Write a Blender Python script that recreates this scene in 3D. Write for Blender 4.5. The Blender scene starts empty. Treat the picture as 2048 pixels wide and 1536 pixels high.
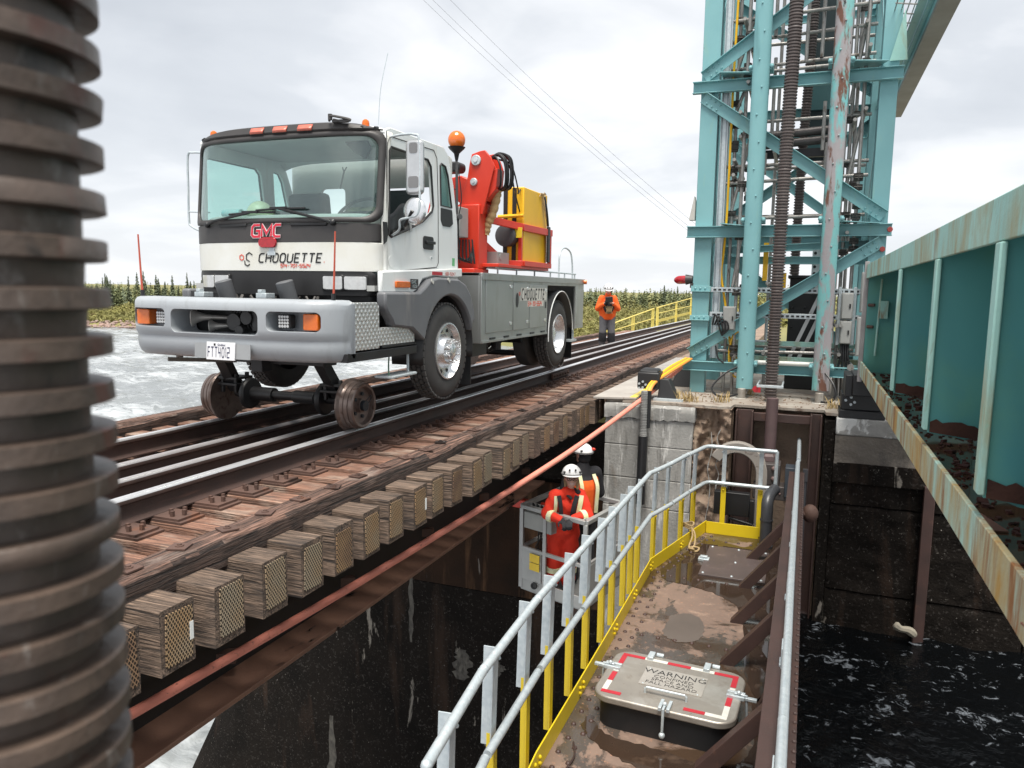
import bpy, bmesh, math, random
import numpy as np
from mathutils import Vector, Matrix
from mathutils.geometry import tessellate_polygon
R = math.radians
random.seed(7); rng = np.random.default_rng(7)
scene = bpy.context.scene
COL = scene.collection
# ------------------------------------------------------------------ camera
TH, PH, RO = R(21.168), R(7.0879), 0.0156
fh = Vector((-math.sin(TH), math.cos(TH), 0)); rh = Vector((math.cos(TH), math.sin(TH), 0)); zz = Vector((0, 0, 1))
fw = math.cos(PH)*fh - math.sin(PH)*zz
up = math.sin(PH)*fh + math.cos(PH)*zz
cr = rh*math.cos(RO) + up*math.sin(RO); cu = up*math.cos(RO) - rh*math.sin(RO)
cam_d = bpy.data.cameras.new('camera'); cam = bpy.data.objects.new('camera', cam_d); COL.objects.link(cam)
cam.matrix_world = Matrix(((cr.x, cu.x, -fw.x, 4.66), (cr.y, cu.y, -fw.y, 0.0), (cr.z, cu.z, -fw.z, 1.315), (0, 0, 0, 1)))
cam_d.sensor_width = 36; cam_d.lens = 36*1520/2048
cam_d.clip_start = 0.05; cam_d.clip_end = 3000
cam_d.dof.use_dof = True; cam_d.dof.focus_distance = 8.0; cam_d.dof.aperture_fstop = 6.5
scene.camera = cam
# ------------------------------------------------------------------ world, sun, exposure
SUN_EL, SUN_AZ = R(70), R(160)      # azimuth measured from +Y towards +X
w = bpy.data.worlds.new('World'); scene.world = w; w.use_nodes = True
nt = w.node_tree; N = nt.nodes; L = nt.links
for n in list(N): N.remove(n)
out = N.new('ShaderNodeOutputWorld'); bg = N.new('ShaderNodeBackground'); bg.inputs['Strength'].default_value = 0.1
sky = N.new('ShaderNodeTexSky'); sky.sky_type = 'NISHITA'; sky.sun_disc = False
sky.sun_elevation = SUN_EL; sky.sun_rotation = SUN_AZ
tc = N.new('ShaderNodeTexCoord'); sep = N.new('ShaderNodeSeparateXYZ'); L.new(tc.outputs['Generated'], sep.inputs[0])
def wm(op, a, b=None, c=None):
    n = N.new('ShaderNodeMath'); n.operation = op
    for i, v in enumerate((a, b, c)):
        if v is None: continue
        if isinstance(v, (int, float)): n.inputs[i].default_value = v
        else: L.new(v, n.inputs[i])
    return n.outputs[0]
zp = wm('ADD', wm('ABSOLUTE', sep.outputs['Z']), 0.16)
comb = N.new('ShaderNodeCombineXYZ'); L.new(wm('DIVIDE', sep.outputs['X'], zp), comb.inputs[0]); L.new(wm('DIVIDE', sep.outputs['Y'], zp), comb.inputs[1])
def cloudnoise(sc, det, dist, off):
    mp = N.new('ShaderNodeMapping'); mp.inputs['Location'].default_value = off; L.new(comb.outputs[0], mp.inputs[0])
    n = N.new('ShaderNodeTexNoise'); n.inputs['Scale'].default_value = sc; n.inputs['Detail'].default_value = det
    n.inputs['Roughness'].default_value = 0.5; n.inputs['Distortion'].default_value = dist; L.new(mp.outputs[0], n.inputs['Vector']); return n.outputs[0]
c1 = cloudnoise(0.55, 6, 0.5, (3.1, 1.7, 0)); c2 = cloudnoise(1.7, 7, 0.6, (8.0, 2.0, 0))
cm = wm('ADD', wm('MULTIPLY', c1, 0.72), wm('MULTIPLY', c2, 0.28))
rp = N.new('ShaderNodeValToRGB'); L.new(cm, rp.inputs[0])
e = rp.color_ramp.elements; e[0].position = 0.36; e[0].color = (4.5, 4.75, 5.1, 1); e[1].position = 0.60; e[1].color = (7.7, 7.75, 7.85, 1)
m_ = e.new(0.48); m_.color = (5.35, 5.58, 5.9, 1)
# overcast: brighter low over the horizon, as cloud decks are
hz = wm('SUBTRACT', 1.0, wm('MULTIPLY', wm('ABSOLUTE', sep.outputs['Z']), 5.0)); hz = wm('MAXIMUM', hz, 0.0)
mixh = N.new('ShaderNodeMixRGB'); L.new(wm('MULTIPLY', hz, 0.75), mixh.inputs[0]); L.new(rp.outputs[0], mixh.inputs[1]); mixh.inputs[2].default_value = (6.7, 6.85, 7.1, 1)
mixs = N.new('ShaderNodeMixRGB'); mixs.inputs[0].default_value = 0.93; L.new(sky.outputs[0], mixs.inputs[1]); L.new(mixh.outputs[0], mixs.inputs[2])
L.new(mixs.outputs[0], bg.inputs['Color']); L.new(bg.outputs[0], out.inputs[0])
sd = bpy.data.lights.new('sun', 'SUN'); sd.energy = 4.2; sd.angle = R(32); sd.color = (1, .95, .87)
sun = bpy.data.objects.new('sun', sd); COL.objects.link(sun)
sv = Vector((math.sin(SUN_AZ)*math.cos(SUN_EL), math.cos(SUN_AZ)*math.cos(SUN_EL), math.sin(SUN_EL)))
sun.rotation_euler = sv.to_track_quat('Z', 'Y').to_euler()
vs = scene.view_settings; vs.view_transform = 'Standard'; vs.look = 'None'; vs.exposure = 0.6; vs.gamma = 1; vs.use_curve_mapping = False
scene.render.engine = 'CYCLES'
scene.cycles.max_bounces = 8; scene.cycles.transparent_max_bounces = 16

# ------------------------------------------------------------------ materials
def rgba(c): return (c[0], c[1], c[2], 1)
def M(name, c1, c2=None, scale=3.0, rough=0.6, metal=0.0, bump=0.0, bscale=60.0, spots=(), grain=None, stretch=(1, 1, 1), spec=0.5, coat=0.0, rvar=0.0):
    """procedural principled material; spots = (colour, scale, lo, hi, stretch, rough or None)"""
    m = bpy.data.materials.new(name); m.use_nodes = True
    nt = m.node_tree; N = nt.nodes; L = nt.links; b = N['Principled BSDF']
    b.inputs['Roughness'].default_value = rough; b.inputs['Metallic'].default_value = metal
    b.inputs['Specular IOR Level'].default_value = spec; b.inputs['Coat Weight'].default_value = coat
    tc = N.new('ShaderNodeTexCoord'); oi = N.new('ShaderNodeObjectInfo')
    mul = N.new('ShaderNodeMath'); mul.operation = 'MULTIPLY'; mul.inputs[1].default_value = 53.0; L.new(oi.outputs['Random'], mul.inputs[0])
    add = N.new('ShaderNodeVectorMath'); add.operation = 'ADD'; L.new(tc.outputs['Object'], add.inputs[0]); L.new(mul.outputs[0], add.inputs[1])
    vec = add.outputs[0]
    def noise(sc, st=(1, 1, 1), det=5, dist=0.0, rg=.55):
        mp = N.new('ShaderNodeMapping'); mp.inputs['Scale'].default_value = st; L.new(vec, mp.inputs[0])
        n = N.new('ShaderNodeTexNoise'); n.inputs['Scale'].default_value = sc; n.inputs['Detail'].default_value = det
        n.inputs['Distortion'].default_value = dist; n.inputs['Roughness'].default_value = rg; L.new(mp.outputs[0], n.inputs['Vector']); return n.outputs[0]
    def ramp(f, lo, hi):
        r = N.new('ShaderNodeMapRange'); r.inputs[1].default_value = lo; r.inputs[2].default_value = hi; L.new(f, r.inputs[0]); return r.outputs[0]
    def mix(f, a, b_):
        n = N.new('ShaderNodeMixRGB'); L.new(f, n.inputs[0])
        for i, v in ((1, a), (2, b_)):
            if isinstance(v, tuple): n.inputs[i].default_value = rgba(v)
            else: L.new(v, n.inputs[i])
        return n.outputs[0]
    if c2 is None: c2 = tuple(x*0.82 for x in c1)
    col = mix(ramp(noise(scale, stretch), .3, .7), c1, c2)
    rsock = None; bh = None
    if grain:                                     # (axis, scale, dark colour, strength)
        ax, gs, dc, gst = grain
        st = [1.0, 1.0, 1.0]; st[ax] = 0.035
        g1 = noise(gs, tuple(st), 4, 2.2, .6); g2 = noise(gs*4.5, tuple(st), 3, .6, .6)
        ga = N.new('ShaderNodeMath'); ga.operation = 'ADD'; L.new(g1, ga.inputs[0]); L.new(g2, ga.inputs[1])
        gr = ramp(ga.outputs[0], 0.78, 1.18)
        gi = N.new('ShaderNodeMath'); gi.operation = 'MULTIPLY'; L.new(ramp(ga.outputs[0], 1.15, .82), gi.inputs[0]); gi.inputs[1].default_value = gst
        col = mix(gi.outputs[0], col, dc); bh = gr
    for s in spots:
        c, sc, lo, hi, st, rg = s
        f = ramp(noise(sc, st, 7, .35, .62), lo, hi)
        col = mix(f, col, c)
        if rg is not None:
            n = N.new('ShaderNodeMix'); L.new(f, n.inputs[0])
            if rsock is None: n.inputs[2].default_value = rough
            else: L.new(rsock, n.inputs[2])
            n.inputs[3].default_value = rg; rsock = n.outputs[0]
    if rvar and rsock is None:
        f = ramp(noise(scale*2.3), .3, .7); n = N.new('ShaderNodeMix'); L.new(f, n.inputs[0]); n.inputs[2].default_value = max(.02, rough-rvar); n.inputs[3].default_value = min(1, rough+rvar); rsock = n.outputs[0]
    if rsock is not None: L.new(rsock, b.inputs['Roughness'])
    L.new(col, b.inputs['Base Color'])
    if bump:
        bn = N.new('ShaderNodeBump'); bn.inputs['Strength'].default_value = bump; bn.inputs['Distance'].default_value = .012
        L.new(bh if bh is not None else noise(bscale, (1, 1, 1), 6), bn.inputs['Height']); L.new(bn.outputs[0], b.inputs['Normal'])
    return m
RUST = (.13, .05, .022); DRUST = (.045, .022, .015)
teal = M('teal_paint', (.20, .41, .43), (.16, .355, .38), 1.2, .48, spots=[((.22, .40, .36), 9, .58, .78, (1, 1, .25), None), ((.15, .10, .08), 14, .70, .76, (1, 1, 1), .8), ((.04, .12, .12), 5, .62, .9, (1, 1, .15), None)], bump=.08, bscale=25)
teal_worn = M('teal_paint_worn', (.13, .40, .42), (.20, .42, .40), 1.2, .5, spots=[((.30, .28, .29), 3.2, .46, .53, (1.6, 1.6, .45), .75), ((.14, .065, .045), 4.2, .56, .62, (1.5, 1.5, .4), .85), ((.03, .03, .03), 16, .66, .7, (1, 1, .5), None)], bump=.25, bscale=18)
teal_lip = M('pale_teal_rust_streaked', (.40, .65, .58), (.29, .53, .48), 1.5, .6, spots=[((.36, .29, .14), 3.0, .48, .68, (1, 1.3, .30), .8), ((.27, .12, .04), 6, .60, .70, (1, 1.2, .22), .85), ((.30, .52, .42), 22, .6, .7, (1, 1, .4), None)], bump=.15)
teal_low = M('rust_streaked_flange', (.40, .63, .56), (.44, .52, .40), 1.8, .65, spots=[((.44, .26, .07), 3.2, .40, .62, (1, 1.0, .45), .8), ((.27, .115, .038), 5.5, .50, .62, (1, 1.2, .24), .85), ((.42, .34, .2), 14, .56, .7, (1, 1.4, .2), None)], bump=.2)
girder_green = M('girder_green', (.105, .335, .315), (.075, .27, .285), .9, .42, spots=[((.115, .29, .20), .75, .48, .72, (1, 1, 1), None), ((.13, .34, .25), 1.6, .55, .8, (1, 1, 1), None), ((.07, .028, .02), 9, .73, .76, (1, 1, 1), .8)], bump=.04, bscale=8)
brown_flange = M('brown_flange', (.28, .15, .10), (.20, .11, .078), 2.2, .6, spots=[((.022, .015, .013), 2.0, .60, .64, (1, .45, 1), .25), ((.24, .12, .07), 8, .62, .74, (1, .4, 1), None)], bump=.2)
web_black = M('black_web', (.022, .018, .017), (.015, .013, .0125), 2, .6, bump=.1)
alu_dark = M('grey_basket_metal', (.40, .405, .40), (.31, .315, .31), 3, .45, .4, spots=[((.36, .36, .35), 9, .6, .75, (1, 1, 1), None)])
rusty = M('rusty_steel', (.115, .062, .046), (.075, .045, .036), 3, .7, spots=[((.15, .06, .03), 7, .58, .72, (1, 1, .4), .8), ((.02, .014, .012), 2.0, .58, .64, (1, .5, 1), .3)], bump=.25)
rail_m = M('brown_rail', (.06, .034, .028), (.042, .026, .022), 6, .62, spots=[((.11, .055, .04), 9, .6, .7, (1, .1, 1), None)], bump=.1)
rail_top = M('polished_rail', (.74, .74, .75), (.62, .62, .63), 6, .32, .6, stretch=(1, .05, 1), rvar=.06)
rail_dull = M('dull_rail_head', (.50, .48, .48), (.38, .36, .36), 6, .36, .5, stretch=(1, .05, 1), rvar=.08)
black = M('black_steel', (.016, .017, .019), (.01, .01, .011), 4, .45, bump=.05)
blackp = M('black_plastic', (.022, .022, .023), (.016, .016, .017), 5, .5)
greyplastic = M('grey_bumper_paint', (.345, .37, .395), (.30, .325, .35), 2, .38, spots=[((.22, .23, .235), 7, .55, .85, (1, 1, .35), .6), ((.10, .10, .10), 55, .72, .76, (1, 1, 1), None)], bump=.03)
fender_g = M('grey_fender', (.16, .165, .175), (.13, .135, .145), 3, .5, spots=[((.30, .28, .26), 6, .54, .85, (1, 1, .3), .75)])
white = M('white_paint', (.80, .82, .81), (.76, .78, .77), 2, .28, spots=[((.56, .53, .45), 5, .58, .9, (1, 1, .2), .5), ((.40, .37, .31), 70, .72, .78, (1, 1, 1), None)], coat=.3)
dirty_white = M('white_paint_dirty', (.74, .75, .73), (.66, .65, .58), 2.5, .35, spots=[((.50, .45, .34), 8, .60, .85, (1, 1, .18), .6)])
trim = M('dark_grey_trim', (.05, .046, .045), (.04, .038, .038), 6, .5)
red = M('red_crane_paint', (.62, .045, .02), (.55, .035, .018), 3, .36, spots=[((.30, .03, .02), 18, .68, .8, (1, 1, 1), None)])
yellow = M('yellow_paint', (.86, .50, .015), (.76, .44, .02), 3, .45, spots=[((.35, .24, .08), 12, .64, .8, (1, 1, .4), None)])
pale_yellow = M('faded_yellow', (.80, .66, .18), (.74, .6, .14), 3, .5)
yrail = M('safety_yellow', (.80, .60, .015), (.74, .54, .015), 4, .4, spots=[((.40, .27, .04), 20, .68, .78, (1, 1, .4), None)])
alu = M('brushed_aluminium', (.46, .47, .47), (.38, .39, .385), 2.5, .38, .85, spots=[((.30, .28, .24), 3, .56, .85, (1, 1, .3), .6)], rvar=.1)
alu_box = M('aluminium_body', (.44, .455, .45), (.36, .375, .36), 1.3, .42, .75, spots=[((.30, .285, .22), 2.5, .55, .8, (1, 1, .25), .6)], bump=.03)
chrome = M('chrome', (.80, .81, .82), (.72, .73, .74), 5, .26, .85)
galv = M('galvanised', (.58, .63, .65), (.44, .50, .53), 26, .45, .4, spots=[((.62, .67, .68), 34, .55, .7, (1, 1, .3), .5)], bump=.04)
steel_pipe = M('scaffold_steel', (.38, .37, .35), (.26, .25, .24), 9, .45, .6, spots=[((.13, .10, .08), 14, .56, .7, (1, 1, .4), .8)])
rubber_dusty = M('tyre_tread_dusty', (.105, .10, .096), (.07, .068, .066), 9, .85)
rubber = M('tyre_rubber', (.060, .058, .056), (.042, .041, .041), 5, .75, spots=[((.09, .085, .075), 5, .55, .9, (1, 1, 1), None)], bump=.2, bscale=90)
hose_m = M('salmon_hose', (.78, .28, .205), (.70, .24, .175), 5, .55, spots=[((.30, .11, .085), 26, .6, .72, (1, 1, 1), None)], bump=.06)
duct_m = M('brown_corrugated', (.11, .088, .082), (.075, .062, .06), 4, .5, spots=[((.13, .12, .115), 12, .62, .8, (1, 1, 1), None)])
screw_m = M('dark_corrugated_near', (.115, .082, .064), (.048, .036, .030), 18, .42, spots=[((.20, .18, .165), 60, .60, .75, (1, 1, .4), None), ((.085, .034, .024), 14, .58, .68, (1, 1, .35), None), ((.022, .02, .019), 22, .60, .72, (1, 1, .5), None)], bump=.12, bscale=120)
orange_l = M('amber_lens', (.72, .16, .01), (.62, .12, .01), 30, .2, coat=.5)
red_l = M('red_lens', (.42, .01, .02), (.3, .008, .015), 30, .18, coat=.5)
clear_l = M('clear_lamp_lens', (.62, .63, .63), (.50, .51, .52), 25, .15, .2, coat=.6)
tie_top = M('weathered_tie', (.37, .185, .12), (.26, .14, .095), 3, .75, grain=(0, 20, (.075, .04, .03), .9), bump=.8, spots=[((.46, .37, .30), 4, .50, .75, (.5, 1, 1), None), ((.06, .04, .035), 7, .62, .72, (.3, 1, 1), None)])
tie_grey = M('weathered_tie_end', (.32, .225, .165), (.21, .145, .105), 3, .85, grain=(0, 26, (.035, .026, .022), 1.0), bump=.9, spots=[((.05, .04, .035), 4, .55, .75, (.6, 1, 1), None)])
guard_side = M('guard_timber_shaded', (.15, .095, .075), (.095, .062, .05), 2.2, .75, grain=(1, 22, (.014, .010, .009), 1.0), bump=1.0, spots=[((.21, .15, .12), 5, .58, .75, (1, .25, 1), None)])  # darker copy of guard_timber, shade of the side faces put into the colour
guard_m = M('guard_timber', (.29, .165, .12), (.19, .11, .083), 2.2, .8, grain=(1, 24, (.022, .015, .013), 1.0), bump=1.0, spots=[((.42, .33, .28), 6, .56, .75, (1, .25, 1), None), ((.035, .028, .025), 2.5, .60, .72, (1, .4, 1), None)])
conc = M('pale_concrete', (.33, .325, .31), (.24, .235, .22), 2.2, .85, spots=[((.15, .145, .135), 9, .52, .70, (1, 1, .16), None), ((.56, .55, .53), 15, .56, .68, (1, 1, .14), None), ((.17, .12, .08), 3, .64, .8, (1, 1, .3), None)], bump=.5, bscale=30)
conc_old = M('old_brown_concrete', (.30, .215, .155), (.17, .12, .09), 3, .85, spots=[((.28, .22, .16), 9, .56, .68, (1, 1, .6), None), ((.03, .026, .022), 4, .58, .72, (1, 1, .5), None)], bump=1.0, bscale=22)
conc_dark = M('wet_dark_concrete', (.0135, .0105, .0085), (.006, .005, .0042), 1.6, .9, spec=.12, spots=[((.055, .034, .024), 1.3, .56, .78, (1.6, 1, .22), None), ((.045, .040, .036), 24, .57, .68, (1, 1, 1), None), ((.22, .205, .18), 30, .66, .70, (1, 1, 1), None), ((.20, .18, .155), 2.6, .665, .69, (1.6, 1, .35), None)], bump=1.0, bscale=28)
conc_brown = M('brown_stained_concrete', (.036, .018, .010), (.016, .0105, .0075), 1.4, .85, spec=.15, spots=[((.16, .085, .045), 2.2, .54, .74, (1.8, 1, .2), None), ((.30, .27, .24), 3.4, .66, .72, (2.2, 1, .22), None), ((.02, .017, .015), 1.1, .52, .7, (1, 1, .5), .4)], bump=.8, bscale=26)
conc_mid = M('damp_brown_concrete', (.17, .145, .118), (.11, .095, .08), 2.2, .7, spots=[((.17, .15, .13), 14, .6, .7, (1, 1, .5), None), ((.03, .027, .024), 3, .55, .7, (1, 1, .3), .4)], bump=.9, bscale=26)
cap_m = M('light_cap_concrete', (.42, .41, .39), (.22, .215, .20), 4, .8, spots=[((.62, .62, .60), 3, .56, .6, (1, 1, 1), None)], bump=.4)
deck_m = M('gate_deck_steel', (.22, .15, .115), (.165, .115, .09), 2.5, .6, spots=[((.34, .235, .175), 6, .56, .72, (1, 1, 1), .7), ((.075, .06, .05), 1.15, .50, .53, (1.5, 1, 1), .08), ((.40, .20, .12), 34, .60, .72, (1, 1, 1), None), ((.055, .033, .02), .8, .52, .56, (1, 1, 1), .05)], bump=.12)
gate_brown = M('gate_brown_paint', (.070, .038, .032), (.048, .029, .025), 4, .5, spots=[((.11, .055, .04), 7, .6, .75, (1, .3, 1), None), ((.12, .10, .09), 20, .68, .75, (1, 1, 1), None)], bump=.1)
hatch_m = M('stainless_lid', (.38, .345, .30), (.31, .28, .245), 5, .4, .5, spots=[((.20, .165, .13), 4, .56, .8, (1, 1, 1), .6), ((.52, .50, .46), 3, .55, .8, (1, 1, 1), .28), ((.22, .18, .14), 24, .66, .75, (1, 1, 1), None)])
tape_r = M('red_tape', (.46, .02, .035), (.40, .02, .03), 20, .4); tape_w = M('white_tape', (.66, .65, .60), (.56, .55, .50), 14, .45)
ink = M('black_ink', (.02, .02, .021), (.016, .016, .016), 5, .5); red_ink = M('red_ink', (.66, .07, .03), (.6, .06, .03), 5, .5)
gmc_red = M('red_badge', (.60, .02, .05), (.55, .02, .045), 5, .3)
hivis_o = M('orange_cloth', (.86, .13, .012), (.76, .10, .012), 9, .85, bump=.3, bscale=30)
hivis_r = M('red_orange_cloth', (.72, .035, .012), (.62, .028, .01), 8, .85, bump=.5, bscale=26)
refl = M('reflective_tape', (.70, .70, .36), (.66, .67, .50), 9, .45)
cloth_dk = M('dark_cloth', (.022, .022, .026), (.015, .015, .018), 9, .9, bump=.3)
cloth_gr = M('grey_trousers', (.13, .13, .14), (.10, .10, .11), 9, .9, bump=.4, bscale=25)
boots_m = M('grey_boots', (.16, .15, .14), (.11, .105, .10), 15, .8)
skin = M('skin', (.60, .36, .28), (.55, .31, .24), 20, .5)
hair_m = M('blond_hair', (.34, .23, .12), (.26, .17, .09), 30, .6)
helmet_m = M('white_helmet', (.74, .74, .74), (.70, .70, .71), 5, .3)
grey_box = M('grey_cabinet', (.33, .335, .32), (.29, .295, .285), 4, .5, spots=[((.42, .41, .39), 8, .6, .8, (1, 1, .4), None)])
interior = M('cab_interior_grey', (.46, .47, .46), (.40, .41, .40), 3, .8); seat_m = M('seat_cloth', (.07, .08, .085), (.05, .058, .06), 8, .9)
tan_wrap = M('tan_wrap', (.50, .34, .16), (.42, .28, .13), 10, .7)
bark = M('bark', (.12, .09, .07), (.08, .06, .05), 12, .9)
needle = [M('spruce_needles_%s' % n, a, b, 2.0, .8) for n, a, b in (('dark', (.13, .155, .085), (.095, .12, .07)), ('mid', (.185, .205, .09), (.14, .165, .075)), ('olive', (.24, .24, .10), (.19, .195, .085)))]
shrub_m = M('shrub_leaves', (.26, .245, .07), (.20, .19, .075), .35, .85, spots=[((.22, .15, .07), .5, .55, .7, (1, 1, 1), None), ((.10, .12, .03), .7, .6, .75, (1, 1, 1), None)])
land_m = M('bank_ground', (.22, .20, .075), (.17, .165, .065), .12, .95, spots=[((.19, .14, .085), .25, .56, .7, (1, 1, 1), None)], bump=.6, bscale=3)
rock_m = M('pink_shore_rock', (.33, .22, .18), (.24, .19, .17), .6, .85, bump=.4, bscale=5)
steel_grip = M('black_grip', (.03, .03, .03), (.02, .02, .02), 9, .7)
straw_m = M('dead_grass', (.40, .29, .12), (.32, .23, .10), 9, .85)
rope_m = M('tan_rope', (.46, .34, .18), (.36, .25, .12), 40, .8, bump=.5, bscale=200)
driftw = M('driftwood', (.30, .27, .21), (.22, .20, .16), 8, .85)
flake_m = M('rust_flakes', (.085, .022, .016), (.05, .016, .013), 8, .8, spots=[((.16, .09, .07), 20, .6, .7, (1, 1, 1), None)], bump=.5)
puddle_m = M('brown_puddle', (.10, .055, .03), (.08, .045, .028), 3, .05)
def glass_mat(name, tint, refl):
    m = bpy.data.materials.new(name); m.use_nodes = True; nt = m.node_tree; N = nt.nodes; L = nt.links
    for n in list(N): N.remove(n)
    o = N.new('ShaderNodeOutputMaterial'); mx = N.new('ShaderNodeMixShader'); t = N.new('ShaderNodeBsdfTransparent'); g = N.new('ShaderNodeBsdfGlossy')
    t.inputs[0].default_value = rgba(tint); g.inputs['Roughness'].default_value = .02; g.inputs['Color'].default_value = (.9, .95, .94, 1)
    f = N.new('ShaderNodeLayerWeight'); f.inputs[0].default_value = .5; pw = N.new('ShaderNodeMath'); pw.operation = 'POWER'; pw.inputs[1].default_value = 4.0; L.new(f.outputs['Facing'], pw.inputs[0]); a = N.new('ShaderNodeMath'); a.operation = 'MULTIPLY_ADD'; a.inputs[1].default_value = .8; a.inputs[2].default_value = refl
    L.new(pw.outputs[0], a.inputs[0]); L.new(a.outputs[0], mx.inputs[0]); L.new(t.outputs[0], mx.inputs[1]); L.new(g.outputs[0], mx.inputs[2]); L.new(mx.outputs[0], o.inputs[0]); return m
glass_ws = glass_mat('windscreen_glass', (.86, .95, .93), .10); glass_sd = glass_mat('side_glass', (.80, .94, .91), .03)
def pattern_mat(name, kind):
    m = bpy.data.materials.new(name); m.use_nodes = True; nt = m.node_tree; N = nt.nodes; L = nt.links; b = N['Principled BSDF']
    tc = N.new('ShaderNodeTexCoord'); oi = N.new('ShaderNodeObjectInfo')
    def wave(rot, sc):
        mp = N.new('ShaderNodeMapping'); mp.inputs['Rotation'].default_value = rot; L.new(tc.outputs['Object'], mp.inputs[0])
        wv = N.new('ShaderNodeTexWave'); wv.wave_type = 'BANDS'; wv.bands_direction = 'Y'; wv.inputs['Scale'].default_value = sc; wv.inputs['Distortion'].default_value = 0; L.new(mp.outputs[0], wv.inputs['Vector']); return wv.outputs['Fac']
    if kind == 'mesh':
        a = wave((R(33), 0, 0), 19.0); c = wave((R(-33), 0, 0), 19.0)
        mx = N.new('ShaderNodeMath'); mx.operation = 'MAXIMUM'; L.new(a, mx.inputs[0]); L.new(c, mx.inputs[1])
        rp = N.new('ShaderNodeValToRGB'); L.new(mx.outputs[0], rp.inputs[0]); e = rp.color_ramp.elements
        e[0].position = .70; e[0].color = (.022, .016, .012, 1); e[1].position = .84; e[1].color = (1, 1, 1, 1)
        no = N.new('ShaderNodeTexNoise'); no.inputs['Scale'].default_value = 6
        ad = N.new('ShaderNodeVectorMath'); L.new(tc.outputs['Object'], ad.inputs[0]); L.new(oi.outputs['Random'], ad.inputs[1]); L.new(ad.outputs[0], no.inputs['Vector'])
        sm = N.new('ShaderNodeMath'); sm.operation = 'ADD'; L.new(oi.outputs['Random'], sm.inputs[0]); L.new(no.outputs[0], sm.inputs[1])
        cr_ = N.new('ShaderNodeValToRGB'); mr = N.new('ShaderNodeMath'); mr.operation = 'MULTIPLY'; mr.inputs[1].default_value = .5; L.new(sm.outputs[0], mr.inputs[0]); L.new(mr.outputs[0], cr_.inputs[0])
        q = cr_.color_ramp.elements; q[0].position = .25; q[0].color = (.38, .31, .22, 1); q[1].position = .75; q[1].color = (.22, .13, .085, 1); z = q.new(.5); z.color = (.42, .27, .14, 1)
        mm = N.new('ShaderNodeMixRGB'); mm.blend_type = 'MULTIPLY'; mm.inputs[0].default_value = 1; L.new(rp.outputs[0], mm.inputs[1]); L.new(cr_.outputs[0], mm.inputs[2])
        L.new(mm.outputs[0], b.inputs['Base Color']); b.inputs['Roughness'].default_value = .6
        bn = N.new('ShaderNodeBump'); bn.inputs['Strength'].default_value = .8; bn.inputs['Distance'].default_value = .004; L.new(rp.outputs[0], bn.inputs['Height']); L.new(bn.outputs[0], b.inputs['Normal'])
    else:                                          # diamond tread plate
        a = wave((R(42), 0, 0), 7.0); c = wave((R(-42), 0, 0), 7.0)
        mx = N.new('ShaderNodeMath'); mx.operation = 'MULTIPLY'; L.new(a, mx.inputs[0]); L.new(c, mx.inputs[1])
        rp = N.new('ShaderNodeValToRGB'); L.new(mx.outputs[0], rp.inputs[0]); e = rp.color_ramp.elements
        e[0].position = .30; e[0].color = (.62, .62, .61, 1); e[1].position = .6; e[1].color = (.86, .86, .85, 1)
        L.new(rp.outputs[0], b.inputs['Base Color']); b.inputs['Metallic'].default_value = .7; b.inputs['Roughness'].default_value = .38
        bn = N.new('ShaderNodeBump'); bn.inputs['Strength'].default_value = .7; bn.inputs['Distance'].default_value = .006; L.new(mx.outputs[0], bn.inputs['Height']); L.new(bn.outputs[0], b.inputs['Normal'])
    return m
mesh_plate_m = pattern_mat('expanded_metal', 'mesh'); tread_m = pattern_mat('tread_plate', 'tread')
def water_mat(name, base, foam_sc, lo, hi, rough, bump, foamcol, stretch, bdist=.05):
    m = bpy.data.materials.new(name); m.use_nodes = True; nt = m.node_tree; N = nt.nodes; L = nt.links; b = N['Principled BSDF']
    tc = N.new('ShaderNodeTexCoord'); mp = N.new('ShaderNodeMapping'); mp.inputs['Scale'].default_value = stretch; L.new(tc.outputs['Object'], mp.inputs[0])
    n1 = N.new('ShaderNodeTexNoise'); n1.inputs['Scale'].default_value = foam_sc; n1.inputs['Detail'].default_value = 9; n1.inputs['Roughness'].default_value = .68; n1.inputs['Distortion'].default_value = .7; L.new(mp.outputs[0], n1.inputs['Vector'])
    n0 = N.new('ShaderNodeTexNoise'); n0.inputs['Scale'].default_value = foam_sc*.16; n0.inputs['Detail'].default_value = 3; L.new(mp.outputs[0], n0.inputs['Vector'])
    ad = N.new('ShaderNodeMath'); ad.operation = 'MULTIPLY_ADD'; ad.inputs[1].default_value = .6; L.new(n0.outputs[0], ad.inputs[0]); L.new(n1.outputs[0], ad.inputs[2])
    mr = N.new('ShaderNodeMapRange'); mr.inputs[1].default_value = lo; mr.inputs[2].default_value = hi; L.new(ad.outputs[0], mr.inputs[0])
    mx = N.new('ShaderNodeMixRGB'); L.new(mr.outputs[0], mx.inputs[0]); mx.inputs[1].default_value = rgba(base); mx.inputs[2].default_value = rgba(foamcol); L.new(mx.outputs[0], b.inputs['Base Color'])
    r2 = N.new('ShaderNodeMapRange'); r2.inputs[3].default_value = rough; r2.inputs[4].default_value = .8; L.new(mr.outputs[0], r2.inputs[0]); L.new(r2.outputs[0], b.inputs['Roughness'])
    n2 = N.new('ShaderNodeTexNoise'); n2.inputs['Scale'].default_value = foam_sc*1.4; n2.inputs['Detail'].default_value = 8; n2.inputs['Distortion'].default_value = .4; L.new(mp.outputs[0], n2.inputs['Vector'])
    bn = N.new('ShaderNodeBump'); bn.inputs['Strength'].default_value = bump; bn.inputs['Distance'].default_value = bdist; L.new(n2.outputs[0], bn.inputs['Height']); L.new(bn.outputs[0], b.inputs['Normal'])
    b.inputs['IOR'].default_value = 1.33
    return m
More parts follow.
